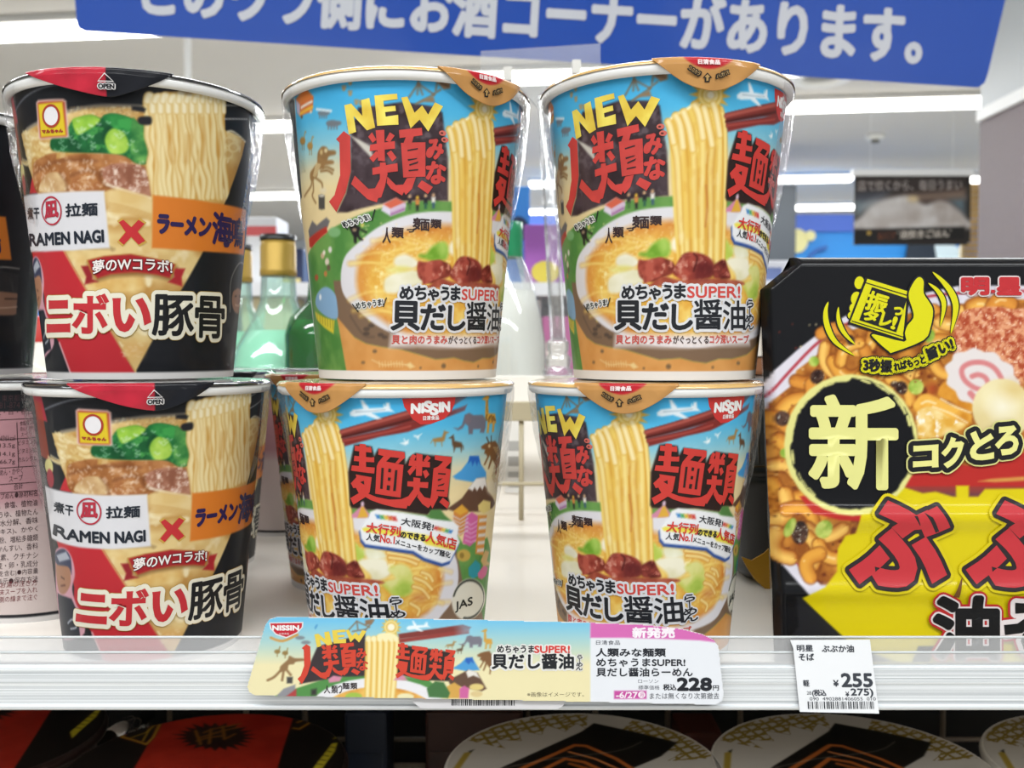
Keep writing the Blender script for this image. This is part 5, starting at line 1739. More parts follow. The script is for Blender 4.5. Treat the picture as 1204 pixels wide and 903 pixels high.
QF = FoldPlane(pk_o, (1, 0, 0), (0, 0.0107, 0.1455), pk_o)
FOLDY = tuple(np.arange(42, 66, 1.0)) + tuple(np.arange(16, 39, 1.0))
fold = fold_mm(XX, YY)
X_, Y_ = XX.ravel(), YY.ravel()
PA = Art(QP, X_, Y_, '#131316', 0.45)
rp = random.Random(21)
white = [(896, 452), (903, 448), (911, 435), (939, 410), (969, 387), (993, 372), (1040, 355), (1089, 344), (1127, 336), (1385, 335), (1385, 760), (966, 697), (953, 702), (913, 656), (896, 634)]
PA.poly(PX, white, '#d5d0da')
PA.line(PX, [(903, 466), (930, 435), (964, 401), (1000, 379), (1060, 357), (1138, 344), (1385, 341)], .5, '#a83440')
PA.line(PX, [(900, 628), (912, 636), (950, 676)], .35, '#a83440')
food = [(898, 500), (905, 475), (911, 469), (935, 450), (936, 436), (964, 415), (965, 403), (972, 397), (996, 390), (1030, 378), (1097, 361), (1138, 357), (1176, 351), (1385, 358), (1385, 700), (964, 687), (919, 644), (898, 600)]
PA.tex(PX, food, '#8f4f1c', '#cf8a36', 5, 3, sm=False, c2='#6a2f14')


def strand(cx, cy, L, an, w=2.3, bend=0.5):
    a = math.radians(an)
    pts = []
    for t in np.linspace(-1, 1, 5):
        pts.append((cx + L * t * math.cos(a) - bend * L * (1 - t * t) * math.sin(a), cy + L * t * math.sin(a) + bend * L * (1 - t * t) * math.cos(a)))
    c = rp.choice(['#eab04e', '#e3a240', '#f0bf62', '#d9913a'])
    PA.line(PX, pts, w + .45, '#7d4216', a=.75)
    PA.line(PX, pts, w, c, edge=rp.choice(['#b56a22', '#c2772a', '#a85c1e']), prof=-.25)
    if rp.random() < .6:
        PA.line(PX, pts[1:4], .35, '#f9e3b0', a=.7)


for cx, cy, L, an in ((955, 440, 22, -25), (930, 480, 26, -30), (912, 500, 20, 20), (918, 530, 18, 80), (908, 560, 20, 70), (925, 575, 22, 20), (950, 560, 25, 40), (915, 600, 22, 100), (940, 610, 24, 30), (965, 625, 26, 10),
                      (925, 640, 20, 60), (955, 650, 22, 70), (975, 645, 20, 20), (985, 400, 24, 10), (1010, 395, 26, -20), (1035, 420, 26, 30), (975, 425, 24, 60), (1000, 430, 26, 10), (1060, 440, 24, -10), (1030, 445, 20, 20),
                      (1085, 440, 22, -30), (1100, 380, 18, 60), (1100, 410, 22, -40), (1120, 370, 16, -20), (1060, 460, 22, 40), (1110, 430, 18, 20), (1150, 365, 14, 20), (1175, 357, 14, -10), (1000, 415, 20, -40), (945, 470, 24, 120), (922, 548, 16, 30), (960, 665, 18, 110)):
    strand(cx + rp.uniform(-4, 4), cy + rp.uniform(-4, 4), L * .8, an + rp.uniform(-10, 10), rp.uniform(2.0, 2.7), rp.choice([-.6, .45, .7, -.4]))
for cx, cy, rx, ry in ((961, 443, 8, 9), (920, 492, 9, 9), (1060, 456, 8, 7), (1000, 400, 6, 5), (940, 626, 14, 10), (1052, 452, 5, 4)):
    PA.tex(PX, ell_pts(cx, cy, rx, ry, rp.uniform(0, 90), 9), '#2a1712', '#5a4034', 2, 5, sm=True, c2='#9c9488')
for cx, cy, rx, ry in ((957, 425, 6, 6), (1077, 455, 9, 9), (968, 622, 10, 11), (924, 533, 7, 6), (928, 620, 6, 12), (1093, 395, 6, 8)):
    PA.tex(PX, ell_pts(cx, cy, rx, ry, 20, 10), '#86a83a', '#c4cf6a', 3, 6)
for i in range(90):
    PA.ell(PX, rp.uniform(905, 1100), rp.uniform(380, 660), rp.uniform(.5, 1.3), rp.uniform(.5, 1.2), rp.choice(['#3a1d12', '#6a2a18', '#f6dfa8', '#8f2f20']), a=.7)
# seasoned minced topping, fish-cake swirl, egg, bamboo
PA.tex(p2, [(640, 600), (720, 540), (860, 520), (1000, 520), (1110, 540), (1240, 560), (1240, 900), (1180, 1250), (1080, 1120), (900, 1010), (700, 1020), (600, 960), (590, 800)], '#a8482c', '#dc9a72', 1.6, 31, gain=3, c2='#edc2a4')
PA.tex(p4, [(230, 560), (340, 470), (520, 560), (720, 640), (740, 700), (700, 760), (460, 760), (260, 640)], '#c98426', '#e9b04a', 5, 33)
PA.tex(p4, [(440, 480), (520, 360), (660, 460), (770, 590), (740, 640), (600, 560)], '#c47a20', '#dd9c38', 5, 34)
PA.tex(p4, [(260, 640), (380, 590), (560, 690), (690, 750), (560, 830), (300, 880), (260, 800)], '#d9a23c', '#f0d79a', 4, 35, c2='#f3ead8')
for p in ([(470, 520), (600, 590), (730, 640)], [(400, 590), (560, 650), (700, 730)], [(300, 560), (350, 540), (420, 560)]):
    PA.line(p4, p, .3, '#f6e6c2', a=.85)
PA.ell(p4, 390, 430, 40, 45, '#b23c20', a=.5, soft=1)
narp = []
for i in range(44):
    t = i / 44 * 2 * math.pi
    r = 1 + 0.05 * math.cos(11 * t)
    narp.append((835 + 320 * r * math.cos(t) + 30 * math.sin(t), 345 + 262 * r * math.sin(t) + 60 * math.cos(t) * .6))
PA.poly(p4, narp, '#ddd4d2', sm=True)
PA.line(p4, [(745, 320), (800, 305), (862, 332), (885, 390), (850, 436), (770, 422), (690, 365), (655, 300), (665, 240), (740, 200), (850, 200), (940, 245), (1000, 330), (1010, 385)], .95, '#cf7f80')
PA.line(p4, [(730, 470), (795, 540)], 1.1, '#cf7f80', sm=False)
PA.tex(p4, ell_pts(1010, 610, 262, 270, -20, 24), '#d8c48c', '#e8dcb0', 14, 38)
PA.ell(p4, 1010, 590, 70, 60, '#f3f1ea', a=.8, soft=4)
PA.ell(p4, 1120, 440, 70, 40, '#c9a04a', a=.6, soft=4)
# red swash, yellow field
PA.poly(PX, [(1070, 560), (1078, 556), (1110, 545), (1150, 548), (1190, 533), (1385, 525), (1385, 574), (1060, 574)], '#b32c27')
PA.poly(PX, [(1150, 566), (1165, 563), (1385, 548), (1385, 556), (1170, 567)], '#cf8f46')
PA.poly(PX, [(940, 584), (953, 581), (985, 603), (1015, 606), (1015, 613), (985, 611), (955, 603)], '#b32c27')
PA.poly(PX, [(1015, 572), (1385, 572), (1385, 586), (1015, 586)], '#8f3a34')
PA.poly(PX, [(1015, 579), (1385, 579), (1385, 586), (1015, 586)], '#55404a', a=.7, soft=.8)
PA.mm_poly(conv(QP, PX, [(942, 703), (969, 690), (984, 672), (985, 645), (994, 630), (1006, 627), (1015, 585), (1024, 584), (1032, 574), (1060, 572), (1085, 580), (1100, 578), (1120, 584), (1124, 584), (1124, 571), (1139, 571), (1139, 584), (1150, 584), (1158, 575), (1385, 572), (1385, 800), (1070, 800), (1030, 776), (994, 752)]), '#d6c311')
PA.poly(PX, [(1030, 770), (1070, 785), (1080, 760), (1100, 760), (1085, 800), (1000, 800), (994, 752)], '#19181a')
PA.poly(p7, [(230, 395), (268, 412), (560, 690), (560, 760), (130, 760), (250, 600)], '#222226')
# disc with the brush-cut rim
PA.ell(PX, 1001, 523, 79, 83, '#dcd786')
dc = []
for i in range(120):
    t = i / 120 * 2 * math.pi
    r = 1 - 0.03 * vnoise(np.array([i * .9]), np.array([3.]), 7)[0] - (0.025 if 60 < i < 90 else 0)
    dc.append((1002 + 74 * r * math.cos(t), 522 + 78 * r * math.sin(t)))
PA.poly(PX, dc, '#101013')
for i in range(26):
    t = rp.uniform(2.2, 5.9)
    PA.line(PX, [(1002 + 72 * math.cos(t), 522 + 76 * math.sin(t)), (1002 + 71 * math.cos(t + .13), 522 + 75 * math.sin(t + .13))], rp.uniform(.1, .4), '#dcd786', sm=False)

fp = thing('noodle_pack', 'big black square pack of fried noodles with a yellow-rimmed disc, at right', 'noodle pack', tuple(pk_o))
V = QP.loc(X_, Y_, 0.0) - np.outer((BB - fold).ravel() / 1000, QP.n)
np_mesh('front_panel', V, grid_quads(len(rows), len(cols)), PA.colors(), PRINTP, fp)
nr, nc = len(rows), len(cols)
G3 = V.reshape(nr, nc, 3)
loop = [G3[i, 0] for i in range(0, nr, 12)] + [G3[-1, j] for j in range(0, nc, 16)] + [G3[-1, -1]] + [G3[i, -1] for i in range(nr - 1, -1, -24)] + [G3[0, -1], G3[0, nc // 2]]
loop = np.array(loop)
cen = loop.mean(0)
back = cen + (loop - cen) * np.array([0.82, 1, 0.9]) + np.array([0, 0.048, 0])
back[:, 2] = np.maximum(back[:, 2], 0.0003)
n = len(loop)
mesh_obj('tray', np.concatenate([loop, back]), [(i, (i + 1) % n, n + (i + 1) % n, n + i) for i in range(n)] + [tuple(range(2 * n - 1, n - 1, -1))], M_BLACK, fp)
# pack lettering
YL = '#d3cd00'
hp = Ink(QF, 9.0, 0.00012, FOLDY)
ang = math.radians(17)
U_ = np.array([math.cos(ang), math.sin(ang)])
W_ = np.array([math.sin(ang), -math.cos(ang)])


def tl(t_, x, y, wd, ht, col, ik, **k):
    """tilted word: lower left corner x, y"""
    o = np.array([x, y], float)
    ik.text(t_, PX, o, o + U_ * wd, o + W_ * ht, col, **k)


BK = '#131316'
for cx, cy, rx, ry in ((1010, 332.5, 5.6, 7.5), (1006.5, 351, 6.2, 8), (1004, 362.5, 5.6, 6.2), (1001, 371, 4.6, 4.4)):
    hp.poly(PX, ell_pts(cx, cy, rx + 1.3, ry + 1.3, 10, 18), BK, 1)
    hp.poly(PX, ell_pts(cx, cy, rx, ry, 10, 18), YL, 2)
hp.poly(PX, [(1017, 326), (1069, 342), (1064, 402), (996, 381)], BK, 3)
hp.poly(PX, [(1019.3, 328), (1066, 342.5), (1061, 399), (999, 379)], YL, 4)
hp.poly(PX, [(1017, 332), (1066, 347), (1065.6, 348), (1016.6, 333)], BK, 5)
hp.poly(PX, [(1001, 377), (1061.5, 396), (1061.2, 397), (1000.6, 378)], BK, 5)
hp.poly(PX, [(1024.6, 337.8), (1065.8, 351), (1053, 390.8), (1009.5, 376.5)], BK, 5)
tl('振', 1015.5, 363, 24, 22, YL, hp, layer=6, bold=.3)
tl('っ', 1049, 369, 10, 9, YL, hp, layer=6, bold=.25)
tl('タ', 1013.5, 375, 16, 12, YL, hp, layer=6, bold=.3)
tl('レ', 1033, 382, 12, 15, YL, hp, layer=6, bold=.3)
tl('!', 1046.5, 386, 4, 14, YL, hp, layer=6, bold=.3)
hand = [(1080, 326), (1085, 331), (1085, 345), (1092, 356), (1096, 366), (1093, 385), (1085, 400), (1050, 414), (1044, 413), (1029, 400), (1026, 393), (1062, 402), (1063, 392), (1066, 383), (1073, 374), (1072, 364), (1068, 352), (1068, 343), (1074, 331)]
PH = smooth_pts(conv(QP, PX, hand), True, 3)
for q in Ink.ring(.65, 10):
    hp.mm(PH + np.array(q), BK, 4.7)
hp.mm(PH, YL, 6)
for pts, w in (([(973.5, 355), (970.5, 365), (971, 378), (976, 393), (985, 405), (1004, 418)], 1.0), ([(985.5, 361), (985, 372), (988, 384), (995, 395), (1005, 405)], .8),
               ([(1096, 320), (1108, 331), (1118, 344), (1123, 358), (1122, 372), (1117.5, 392)], 1.15), ([(1091, 333), (1101, 341), (1108, 352), (1109, 364), (1105, 384)], .9)):
    P_ = smooth_pts(conv(QP, PX, pts), False, 4)
    n = len(P_)
    for wd, c, l in ((w + .55, BK, 2), (w, YL, 3)):
        d_ = np.gradient(P_, axis=0)
        d_ /= np.linalg.norm(d_, axis=1)[:, None]
        tp = np.sin(np.linspace(0.02, math.pi - .02, n))[:, None] ** .7 * wd
        N_ = np.stack([-d_[:, 1], d_[:, 0]], 1) * tp
        hp.mm(np.concatenate([P_ + N_, (P_ - N_)[::-1]]), c, l)
hp.build('hand_emblem', LETTER, fp)
pl_ = Ink(QF, 9.0, 0.00017, FOLDY)
oy = [(1.55, BK), (1.15, YL)]
pl_.text('3秒振', PX, (1014.5, 436), (1047, 438), (1014.5, 422), BK, layer=6, bold=.28, out=oy)
pl_.text('ればもっと', PX, (1051, 436.5), (1087, 427), (1049, 427.5), BK, layer=6, bold=.18, out=oy)
pl_.text('旨い!', PX, (1091, 424), (1120, 410), (1087, 411), BK, layer=6, bold=.28, out=oy)
pl_.text('新', PX, (953, 573), (1052.5, 573), (953, 467), '#dcd988', layer=3, bold=1.0)
ow = [(1.0, '#e2d2d2')]
pl_.text('明', PX, (1130.5, 346), (1161, 346), (1130.5, 327.5), '#b8282e', layer=3, bold=.5, out=ow)
pl_.text('星', PX, (1172, 346), (1199, 346), (1172, 327.5), '#b8282e', layer=3, bold=.5, out=ow)
pl_.poly(PX, [(1164.5, 341), (1168.5, 341), (1168.5, 344.5), (1164.5, 344.5)], '#b8282e', 3)
ok = [(2.3, '#d9d588'), (1.75, BK)]
for t_, a0, b0, a1, b1 in (('コ', 1072, 524, 1102, 551), ('ク', 1105, 514.5, 1132, 551), ('と', 1138.5, 507, 1167, 542), ('ろ', 1168, 501.5, 1196, 536), ('ん', 1199, 497, 1226, 531)):
    if t_ != 'ん':
        pl_.text(t_, PX, (a0, b1), (a1, b1 - 2), (a0, b0), '#e0dc88', layer=6, bold=.7, out=ok)
om = [(2.7, '#2b2426')]
for x0 in (997, 1134):
    pl_.text('ぶ', PX, (x0, 690), (x0 + 118, 690), (x0, 588), '#c0333a', layer=5, bold=2.0, out=[(2.6, '#d6c311'), (1.5, '#2b2426')])
oo = [(2.5, '#b8282a'), (1.7, '#e4dada')]
pl_.text('油', PX, (1098, 772), (1170, 772), (1098, 702), '#121214', layer=8, bold=1.1, out=oo)
pl_.text('そ', PX, (1178, 772), (1246, 772), (1178, 706), '#121214', layer=8, bold=1.1, out=oo)
pl_.poly(p8, [(480, 270), (415, 400), (456, 404), (484, 275)], '#6a4418', 6)
pl_.build('pack_lettering', LETTER, fp)

# black trays in the second row behind it
M_TRAY = mat('black_tray_plastic', '#060607', 0.4, coat=0.1)


def tray_pack(label, z0, h, flip, extra):
    t = thing('noodle_tray', label, 'noodle tray', (0.187, 0.532, z0), 0, 'black noodle trays in the second row')
    bm = bmesh.new()
    pr_ = [(0.070, 0.0), (0.077, 0.006), (0.0835, h - 0.006), (0.0865, h - 0.004), (0.0865, h), (0.080, h)]
    if flip:
        pr_ = [(0.0865, 0.0), (0.0865, 0.004), (0.0835, 0.006), (0.079, h - 0.004), (0.073, h)]
    rings = []
    for hw, z in pr_:
        r = 0.022
        ring = []
        for cxs, cys, a0 in ((1, -1, -90), (1, 1, 0), (-1, 1, 90), (-1, -1, 180)):
            for k in range(7):
                a = math.radians(a0 + k * 15)
                ring.append(bm.verts.new((cxs * (hw - r) + r * math.cos(a), cys * (hw - r) + r * math.sin(a), z)))
        rings.append(ring)
    for a, b in zip(rings, rings[1:]):
        for i in range(28):
            bm.faces.new((a[i], a[(i + 1) % 28], b[(i + 1) % 28], b[i])).smooth = True
    bm.faces.new(rings[0][::-1])
    bm.faces.new(rings[-1])
    bm_obj('tray', bm, M_TRAY, t)
    for nm, pts, c, yoff in extra:
        far_poly(nm, pts, c, yoff, t, 0.0008, 0.4)
    return t


tray_pack('lower black noodle tray behind the square pack, with a yellow curved print', ZS, 0.0545, False,
          [('yellow_curve', [(872, 655), (884, 659), (899, 650), (911, 638), (924, 624), (924, 694), (899, 692), (888, 682), (878, 667)], '#b98a1e', 0.4405), ('maker_mark', [(904, 611), (918, 611), (918, 624), (906, 624)], '#9a4a36', 0.4400)])
tray_pack('upper black noodle tray stacked behind the square pack, with faint gold print', ZS + 0.0547, 0.0455, True,
          [('gold_line', [(886, 548), (930, 546), (930, 548), (886, 550)], '#4a3a1c', 0.4375), ('gold_line', [(890, 470), (892, 470), (894, 545), (892, 545)], '#3a3020', 0.4375)])
# ---------------------------------------------------------------- display card clipped to the price rail
yC = 0.3195
c_o = at(570, 777, yC)
QC = Plane(c_o, (1, 0, 0), (0, 0, 1), c_o)
q1, q2 = crop('v', 280, 700, 4.013), crop('v', 560, 700, 4.013)
out_c = conv(QC, PX, [(300, 817.5), (294, 814), (291, 808), (293, 800), (312, 735), (317, 728), (326, 725.5), (560, 729), (697, 732.5), (760, 735), (800, 739.5), (826, 746), (839, 752.5), (844.5, 760), (850.5, 816), (849, 824), (842, 828.3), (620, 823.5)])
cd = thing('display_card', 'wide blue and cream display card with a white price field, clipped to the rail', 'display card', tuple(c_o))
slab('card', QC, out_c, 0.0006, mat('card_stock', '#d0cfcd', 0.5), cd)
X_, Y_, q_ = art_panel(out_c, 0.32)
CA = Art(QC, X_, Y_, '#e6dcb0', 0.3)
yA, yB = conv(QC, PX, [(400, 730), (400, 782)])[:, 1]
tt_ = np.clip((Y_ - yB) / (yA - yB), 0, 1)[:, None]
CA.C = rgb('#e7dcae') * (1 - tt_) + rgb('#6fbde2') * tt_
CA.poly(q1, [(160, 480), (270, 440), (420, 390), (560, 375), (640, 380), (760, 380), (900, 400), (1000, 480)], '#4d8a44')
CA.poly(q1, [(185, 470), (215, 440), (270, 420), (270, 480), (185, 485)], '#8a8a90')
CA.poly(q1, [(215, 485), (275, 440), (275, 480)], '#a93a3a')
CA.ell(q1, 660, 535, 320, 147, '#e4e2e6')
CA.tex(q1, ell_pts(660, 550, 262, 118), '#d08a34', '#e8b85a', 4, 4)
CA.ell(q1, 545, 478, 40, 20, '#9cba48')
CA.ell(q1, 790, 478, 40, 16, '#e6ddb0')
dbk = TITLE_D
D_src, D_dst = (15, 142, 960, 830), (280, 222, 612, 418)
I_src, I_dst = (105, 100, 1125, 757), (742, 222, 1026, 402)
CA.poly(q1, [(375, 240), (600, 180), (605, 380), (480, 385), (290, 418), (335, 330)], '#33262a')
CA.poly(q1, [(750, 230), (1020, 270), (1000, 405), (880, 400), (740, 370)], '#2a1a18')
CA.poly(q1, [(600, 215), (640, 200), (660, 185), (745, 180), (757, 230), (735, 482), (596, 482)], '#e6c25e')
for x0, x1 in ((615, 610), (640, 638), (668, 665), (695, 688), (722, 712), (745, 728)):
    CA.line(q1, [(x0, 205), (x0 + 4, 240), (x1, 482)], .95, '#f2e2a4', edge='#d9a844')
    CA.ell(q1, x0, 205, 13, 14, '#f3e6b4')
s_ = conv(QC, q1, [(722, 150)])[0]
CA.mm_poly(np.stack([s_[0] + np.where(np.arange(28) % 2, 2.3, 3.4) * np.cos(tt), s_[1] + np.where(np.arange(28) % 2, 2.3, 3.4) * np.sin(tt)], 1), '#dcb444')
for r, c in ((2.2, '#f0e0a0'), (1.8, '#d8b558'), (1.2, '#f4ead0')):
    CA.mm_poly(ell_pts(s_[0], s_[1], r, r), c)
CA.ell(q1, 700, 192, 45, 16, '#f3e6b4')
CA.poly(q1, [(756, 182), (1060, 138), (1100, 150), (1080, 172), (760, 205)], '#7b2f29')
CA.poly(q1, [(758, 206), (1090, 160), (1090, 180), (762, 224)], '#8f3630')
CA.poly(q1, [(1040, 130), (1120, 130), (1110, 190), (1050, 190)], '#8cc8e2', a=.6, soft=2)
pl_src, pl_dst = (458, 172, 752, 300), (795, 120, 905, 170)
CA.poly(q1, aff([(458, 255), (480, 235), (545, 228), (530, 172), (545, 172), (588, 226), (680, 222), (685, 198), (695, 212), (700, 188), (720, 190), (728, 228), (752, 250), (710, 248), (610, 258), (668, 295), (640, 300), (560, 272), (490, 282), (462, 275)], pl_src, pl_dst), '#e6f0f4')
el = [(490, 400), (500, 360), (540, 342), (580, 362), (660, 360), (688, 400), (685, 470), (670, 520), (635, 515), (640, 485), (575, 488), (570, 530), (535, 530), (530, 460), (505, 440), (480, 480), (440, 498), (405, 475), (440, 478), (475, 450)]
CA.poly(q1, aff(el, (405, 342, 688, 530), (1042, 188, 1152, 246)), '#74727e')
gi = [(655, 220), (690, 185), (712, 178), (718, 205), (705, 235), (712, 345), (770, 350), (778, 430), (765, 440), (758, 510), (742, 512), (745, 435), (720, 440), (712, 520), (695, 518), (700, 420), (680, 385), (685, 235)]
CA.poly(q1, aff(gi, (655, 178, 778, 518), (1148, 158, 1200, 252)), '#cc9a3e')
for dst, c in (((978, 215, 1030, 250), '#a07a45'), ((1028, 232, 1068, 275), '#5f452f')):
    CA.poly(q1, aff([(200, 610), (220, 570), (300, 555), (318, 500), (358, 515), (335, 530), (320, 590), (300, 600), (300, 640), (290, 600), (245, 600), (240, 638), (228, 600), (215, 590)], (200, 500, 358, 640), dst), c)
CA.poly(q1, [(1010, 345), (1050, 320), (1075, 295), (1105, 293), (1140, 352), (1080, 358)], '#4796cf')
CA.poly(q1, [(1075, 295), (1105, 293), (1112, 320), (1098, 312), (1088, 325), (1072, 312)], '#2460b4')
CA.poly(q1, [(990, 400), (1050, 370), (1085, 352), (1130, 365), (1172, 440), (1150, 452), (1000, 420)], '#5f4334')
CA.poly(q1, [(1075, 362), (1088, 350), (1125, 362), (1140, 390), (1110, 378), (1085, 388)], '#e3ddd6')
CA.poly(q1, aff(gi[:0] + [(645, 640), (680, 615), (720, 600), (770, 590), (800, 640), (815, 720), (810, 800), (790, 830), (780, 885), (770, 880), (775, 810), (745, 760), (715, 840), (705, 835), (730, 740), (720, 720), (680, 805), (668, 800), (700, 730), (690, 710), (672, 700), (680, 670), (650, 660)], (645, 590, 815, 885), (1128, 262, 1206, 372)), '#7b5430')
CA.poly(q1, [(985, 430), (1020, 410), (1050, 430), (1045, 485), (985, 485)], '#d0a04a')
CA.poly(q1, [(1045, 440), (1068, 425), (1090, 440), (1085, 486), (1045, 486)], '#c9609a')
CA.ell(q1, 1125, 432, 34, 16, '#dcc57a')
CA.ell(q1, 1125, 465, 28, 14, '#d8c08a')
CA.poly(q1, [(890, 440), (930, 405), (970, 410), (1000, 460), (990, 485), (900, 480)], '#3f6f3c')
CA.poly(q1, aff([(265, 30), (310, 60), (385, 65), (390, 95), (320, 110), (300, 140), (260, 150), (250, 200), (225, 230), (190, 240), (185, 180), (215, 130), (250, 80)], (185, 30, 390, 240), (198, 285, 312, 360)), '#8d6c46', sm=True)
for p in ([(200, 355), (170, 385), (140, 400)], [(215, 355), (208, 400)], [(228, 350), (248, 375)]):
    CA.line(q1, p, .4, '#8d6c46')
CA.poly(q1, [(230, 385), (258, 385), (256, 415), (230, 415)], '#3f3d3c')
for x, y in ((185, 265), (222, 272)):
    CA.ell(q1, x, y, 14, 10, '#8f7440')
    CA.line(q1, [(x + 8, y - 5), (x + 12, y - 22)], .16, '#8f7440')
    CA.line(q1, [(x, y + 5), (x, y + 22)], .12, '#8f7440')
for x, y in ((292, 200), (320, 222)):
    CA.ell(q1, x, y, 22, 9, '#7c868c')
CA.line(q1, [(365, 155), (372, 140), (365, 150)], .2, '#3f8ac0')
for p in ([(520, 165), (560, 122), (620, 150)], [(560, 122), (565, 160)], [(600, 165), (640, 118)], [(540, 170), (600, 160)]):
    CA.line(q1, p, .22, '#7d6a55', sm=False)
CA.poly(q1, [(600, 118), (640, 110), (630, 135), (600, 140)], '#8a6c50')
CA.line(q1, [(155, 200), (210, 215), (280, 185)], .4, '#c9903e')
CA.poly(q1, [(425, 395), (450, 378), (490, 385), (480, 405), (430, 412)], '#cf86a0')
CA.poly(q1, [(735, 400), (765, 362), (800, 400)], '#cf86a0')
CA.poly(q1, [(345, 445), (370, 440), (370, 470), (345, 470)], '#2c2a28', soft=.2)
# white price field with pink header
CA.poly(q2, [(538, 90), (1250, 90), (1250, 520), (538, 520)], '#e2e4ea')
CA.poly(q2, [(538, 110), (700, 118), (860, 128), (1000, 148), (1090, 172), (1160, 230), (1135, 222), (1050, 212), (880, 205), (700, 200), (538, 200)], '#d066ae')
CA.poly(q2, [(650, 450), (803, 450), (803, 488), (650, 488)], '#c2469a')
np_mesh('printed_front', QC.loc(X_, Y_, 0.00008), q_, CA.colors(), CARD, cd)
ci = Ink(QC, 0, 0.00005)
for pts in TITLE_D:
    ci.poly(q1, aff(pts, D_src, D_dst), '#cd4432', 3)
for t_, p in (('み', (812, 245, 940, 398)), ('な', (812, 425, 960, 598))):
    a_, b_ = aff([(p[0], p[1]), (p[2], p[3])], D_src, D_dst)
    ci.box(t_, q1, a_[0], a_[1], b_[0], b_[1], '#cd4432', layer=3, bold=.16)
for pts in TITLE_I:
    ci.poly(q1, aff(pts, I_src, I_dst), '#cd4432', 3)
for pts in ([(418, 342), (442, 345), (430, 557), (405, 555)], [(555, 368), (580, 365), (563, 580), (535, 577)], [(488, 350), (516, 355), (512, 390), (485, 386)], [(484, 440), (512, 442), (508, 476), (481, 471)], [(474, 518), (506, 524), (500, 572), (469, 566)], [(990, 395), (1067, 400), (1062, 415), (985, 409)], [(975, 565), (1052, 568), (1050, 582), (970, 578)]):
    ci.poly(q1, aff(pts, I_src, I_dst), '#2a1a18', 4)
for pts in ([(652, 322), (738, 306), (738, 318), (655, 333)], [(655, 398), (738, 388), (725, 398), (658, 412)], [(662, 486), (742, 478), (740, 490), (664, 497)]):
    ci.poly(q1, aff(pts, D_src, D_dst), '#33262a', 4)
n_s = (640, 303, 1118, 628)
for pts in ([(640, 405), (700, 390), (800, 500), (790, 360), (860, 340), (912, 602), (840, 628), (722, 500), (745, 640), (680, 665)], [(905, 320), (1105, 303), (1110, 352), (985, 366), (990, 420), (1090, 410), (1095, 455), (1000, 466), (1005, 506), (1115, 490), (1118, 577), (930, 587)]):
    ci.poly(q1, aff(pts, n_s, (360, 160, 510, 236)), '#e3c84e', 3)
ci.poly(q1, aff([(765, 402), (815, 385), (880, 520), (945, 445), (1000, 520), (1060, 400), (1137, 425), (1005, 672), (925, 575), (850, 665)], (765, 385, 1137, 672), (508, 160, 606, 222)), '#e3c84e', 3)
ci.poly(q1, [(146, 128), (308, 125), (306, 150), (280, 178), (228, 202), (178, 186), (152, 158)], '#e6dede', 1)
ci.poly(q1, [(152, 132), (302, 130), (300, 150), (276, 174), (228, 196), (180, 180), (158, 156)], '#c02a38', 2)
ci.text('NISSIN', q1, (163, 164), (286, 164), (163, 142), '#f0eeee', layer=3, bold=.14)
ci.text('日清食品', q1, (195, 185), (240, 185), (195, 176), '#f0dede', layer=3)
for ch, x0, x1 in (('人', 405, 435), ('類', 440, 470), ('つ', 472, 490), ('麺', 492, 525), ('類', 530, 562)):
    ci.box(ch, q1, x0, 425 if x0 < 480 else 412, x1, 462 if x0 < 480 else 442, '#2f2426', layer=2, bold=.06)
kD = '#1f2126'
og = [(.62, '#e6e4e0')]
ci.box('めちゃうま', q2, 100, 236, 272, 270, kD, layer=4, bold=.1, out=og)
ci.box('SUPER!', q2, 275, 238, 440, 270, '#cf3f3a', layer=4, bold=.14, out=og)
ci.box('貝だし醤油', q2, 75, 276, 458, 345, kD, layer=4, bold=.22, out=[(.9, '#e6e4e0')])
ci.text('ら\n｜\nめ\nん', q2, (470, 352), (500, 352), (474, 280), kD, layer=4, bold=.06, out=[(.45, '#e6e4e0')])
ci.box('※画像はイメージです。', q2, 240, 456, 508, 478, '#5a5240', layer=2)
ci.box('新発売', q2, 738, 152, 935, 199, '#f0e6ee', layer=2, bold=.2)
ci.box('日清食品', q2, 565, 212, 678, 233, '#3a3d4a', layer=2)
ci.box('人類みな麺類', q2, 565, 250, 893, 288, '#24272f', layer=2, bold=.12)
ci.box('めちゃうまSUPER!', q2, 567, 298, 985, 335, '#24272f', layer=2, bold=.1)
ci.box('貝だし醤油らーめん', q2, 567, 342, 1020, 382, '#24272f', layer=2, bold=.1)
ci.box('ローソン', q2, 764, 397, 860, 413, '#3a3d4a', layer=2)
ci.box('標準価格', q2, 764, 424, 865, 445, '#3a3d4a', layer=2)
ci.box('税込', q2, 882, 419, 943, 447, '#24272f', layer=2, bold=.08)
ci.box('228', q2, 950, 391, 1108, 447, '#1d2028', layer=2, bold=.34)
ci.box('円', q2, 1117, 425, 1144, 448, '#24272f', layer=2, bold=.06)
ci.box('-6/27', q2, 660, 456, 760, 484, '#f0e4ec', layer=2, bold=.08)
ci.poly(q2, ell_pts(780, 469, 17, 16), '#f0e4ec', 2)
ci.box('月', q2, 772, 459, 788, 480, '#c2469a', layer=3)
ci.box('または無くなり次第撤去', q2, 818, 459, 1146, 489, '#2f323c', layer=2)
ci.build('card_lettering', LETTER, cd)

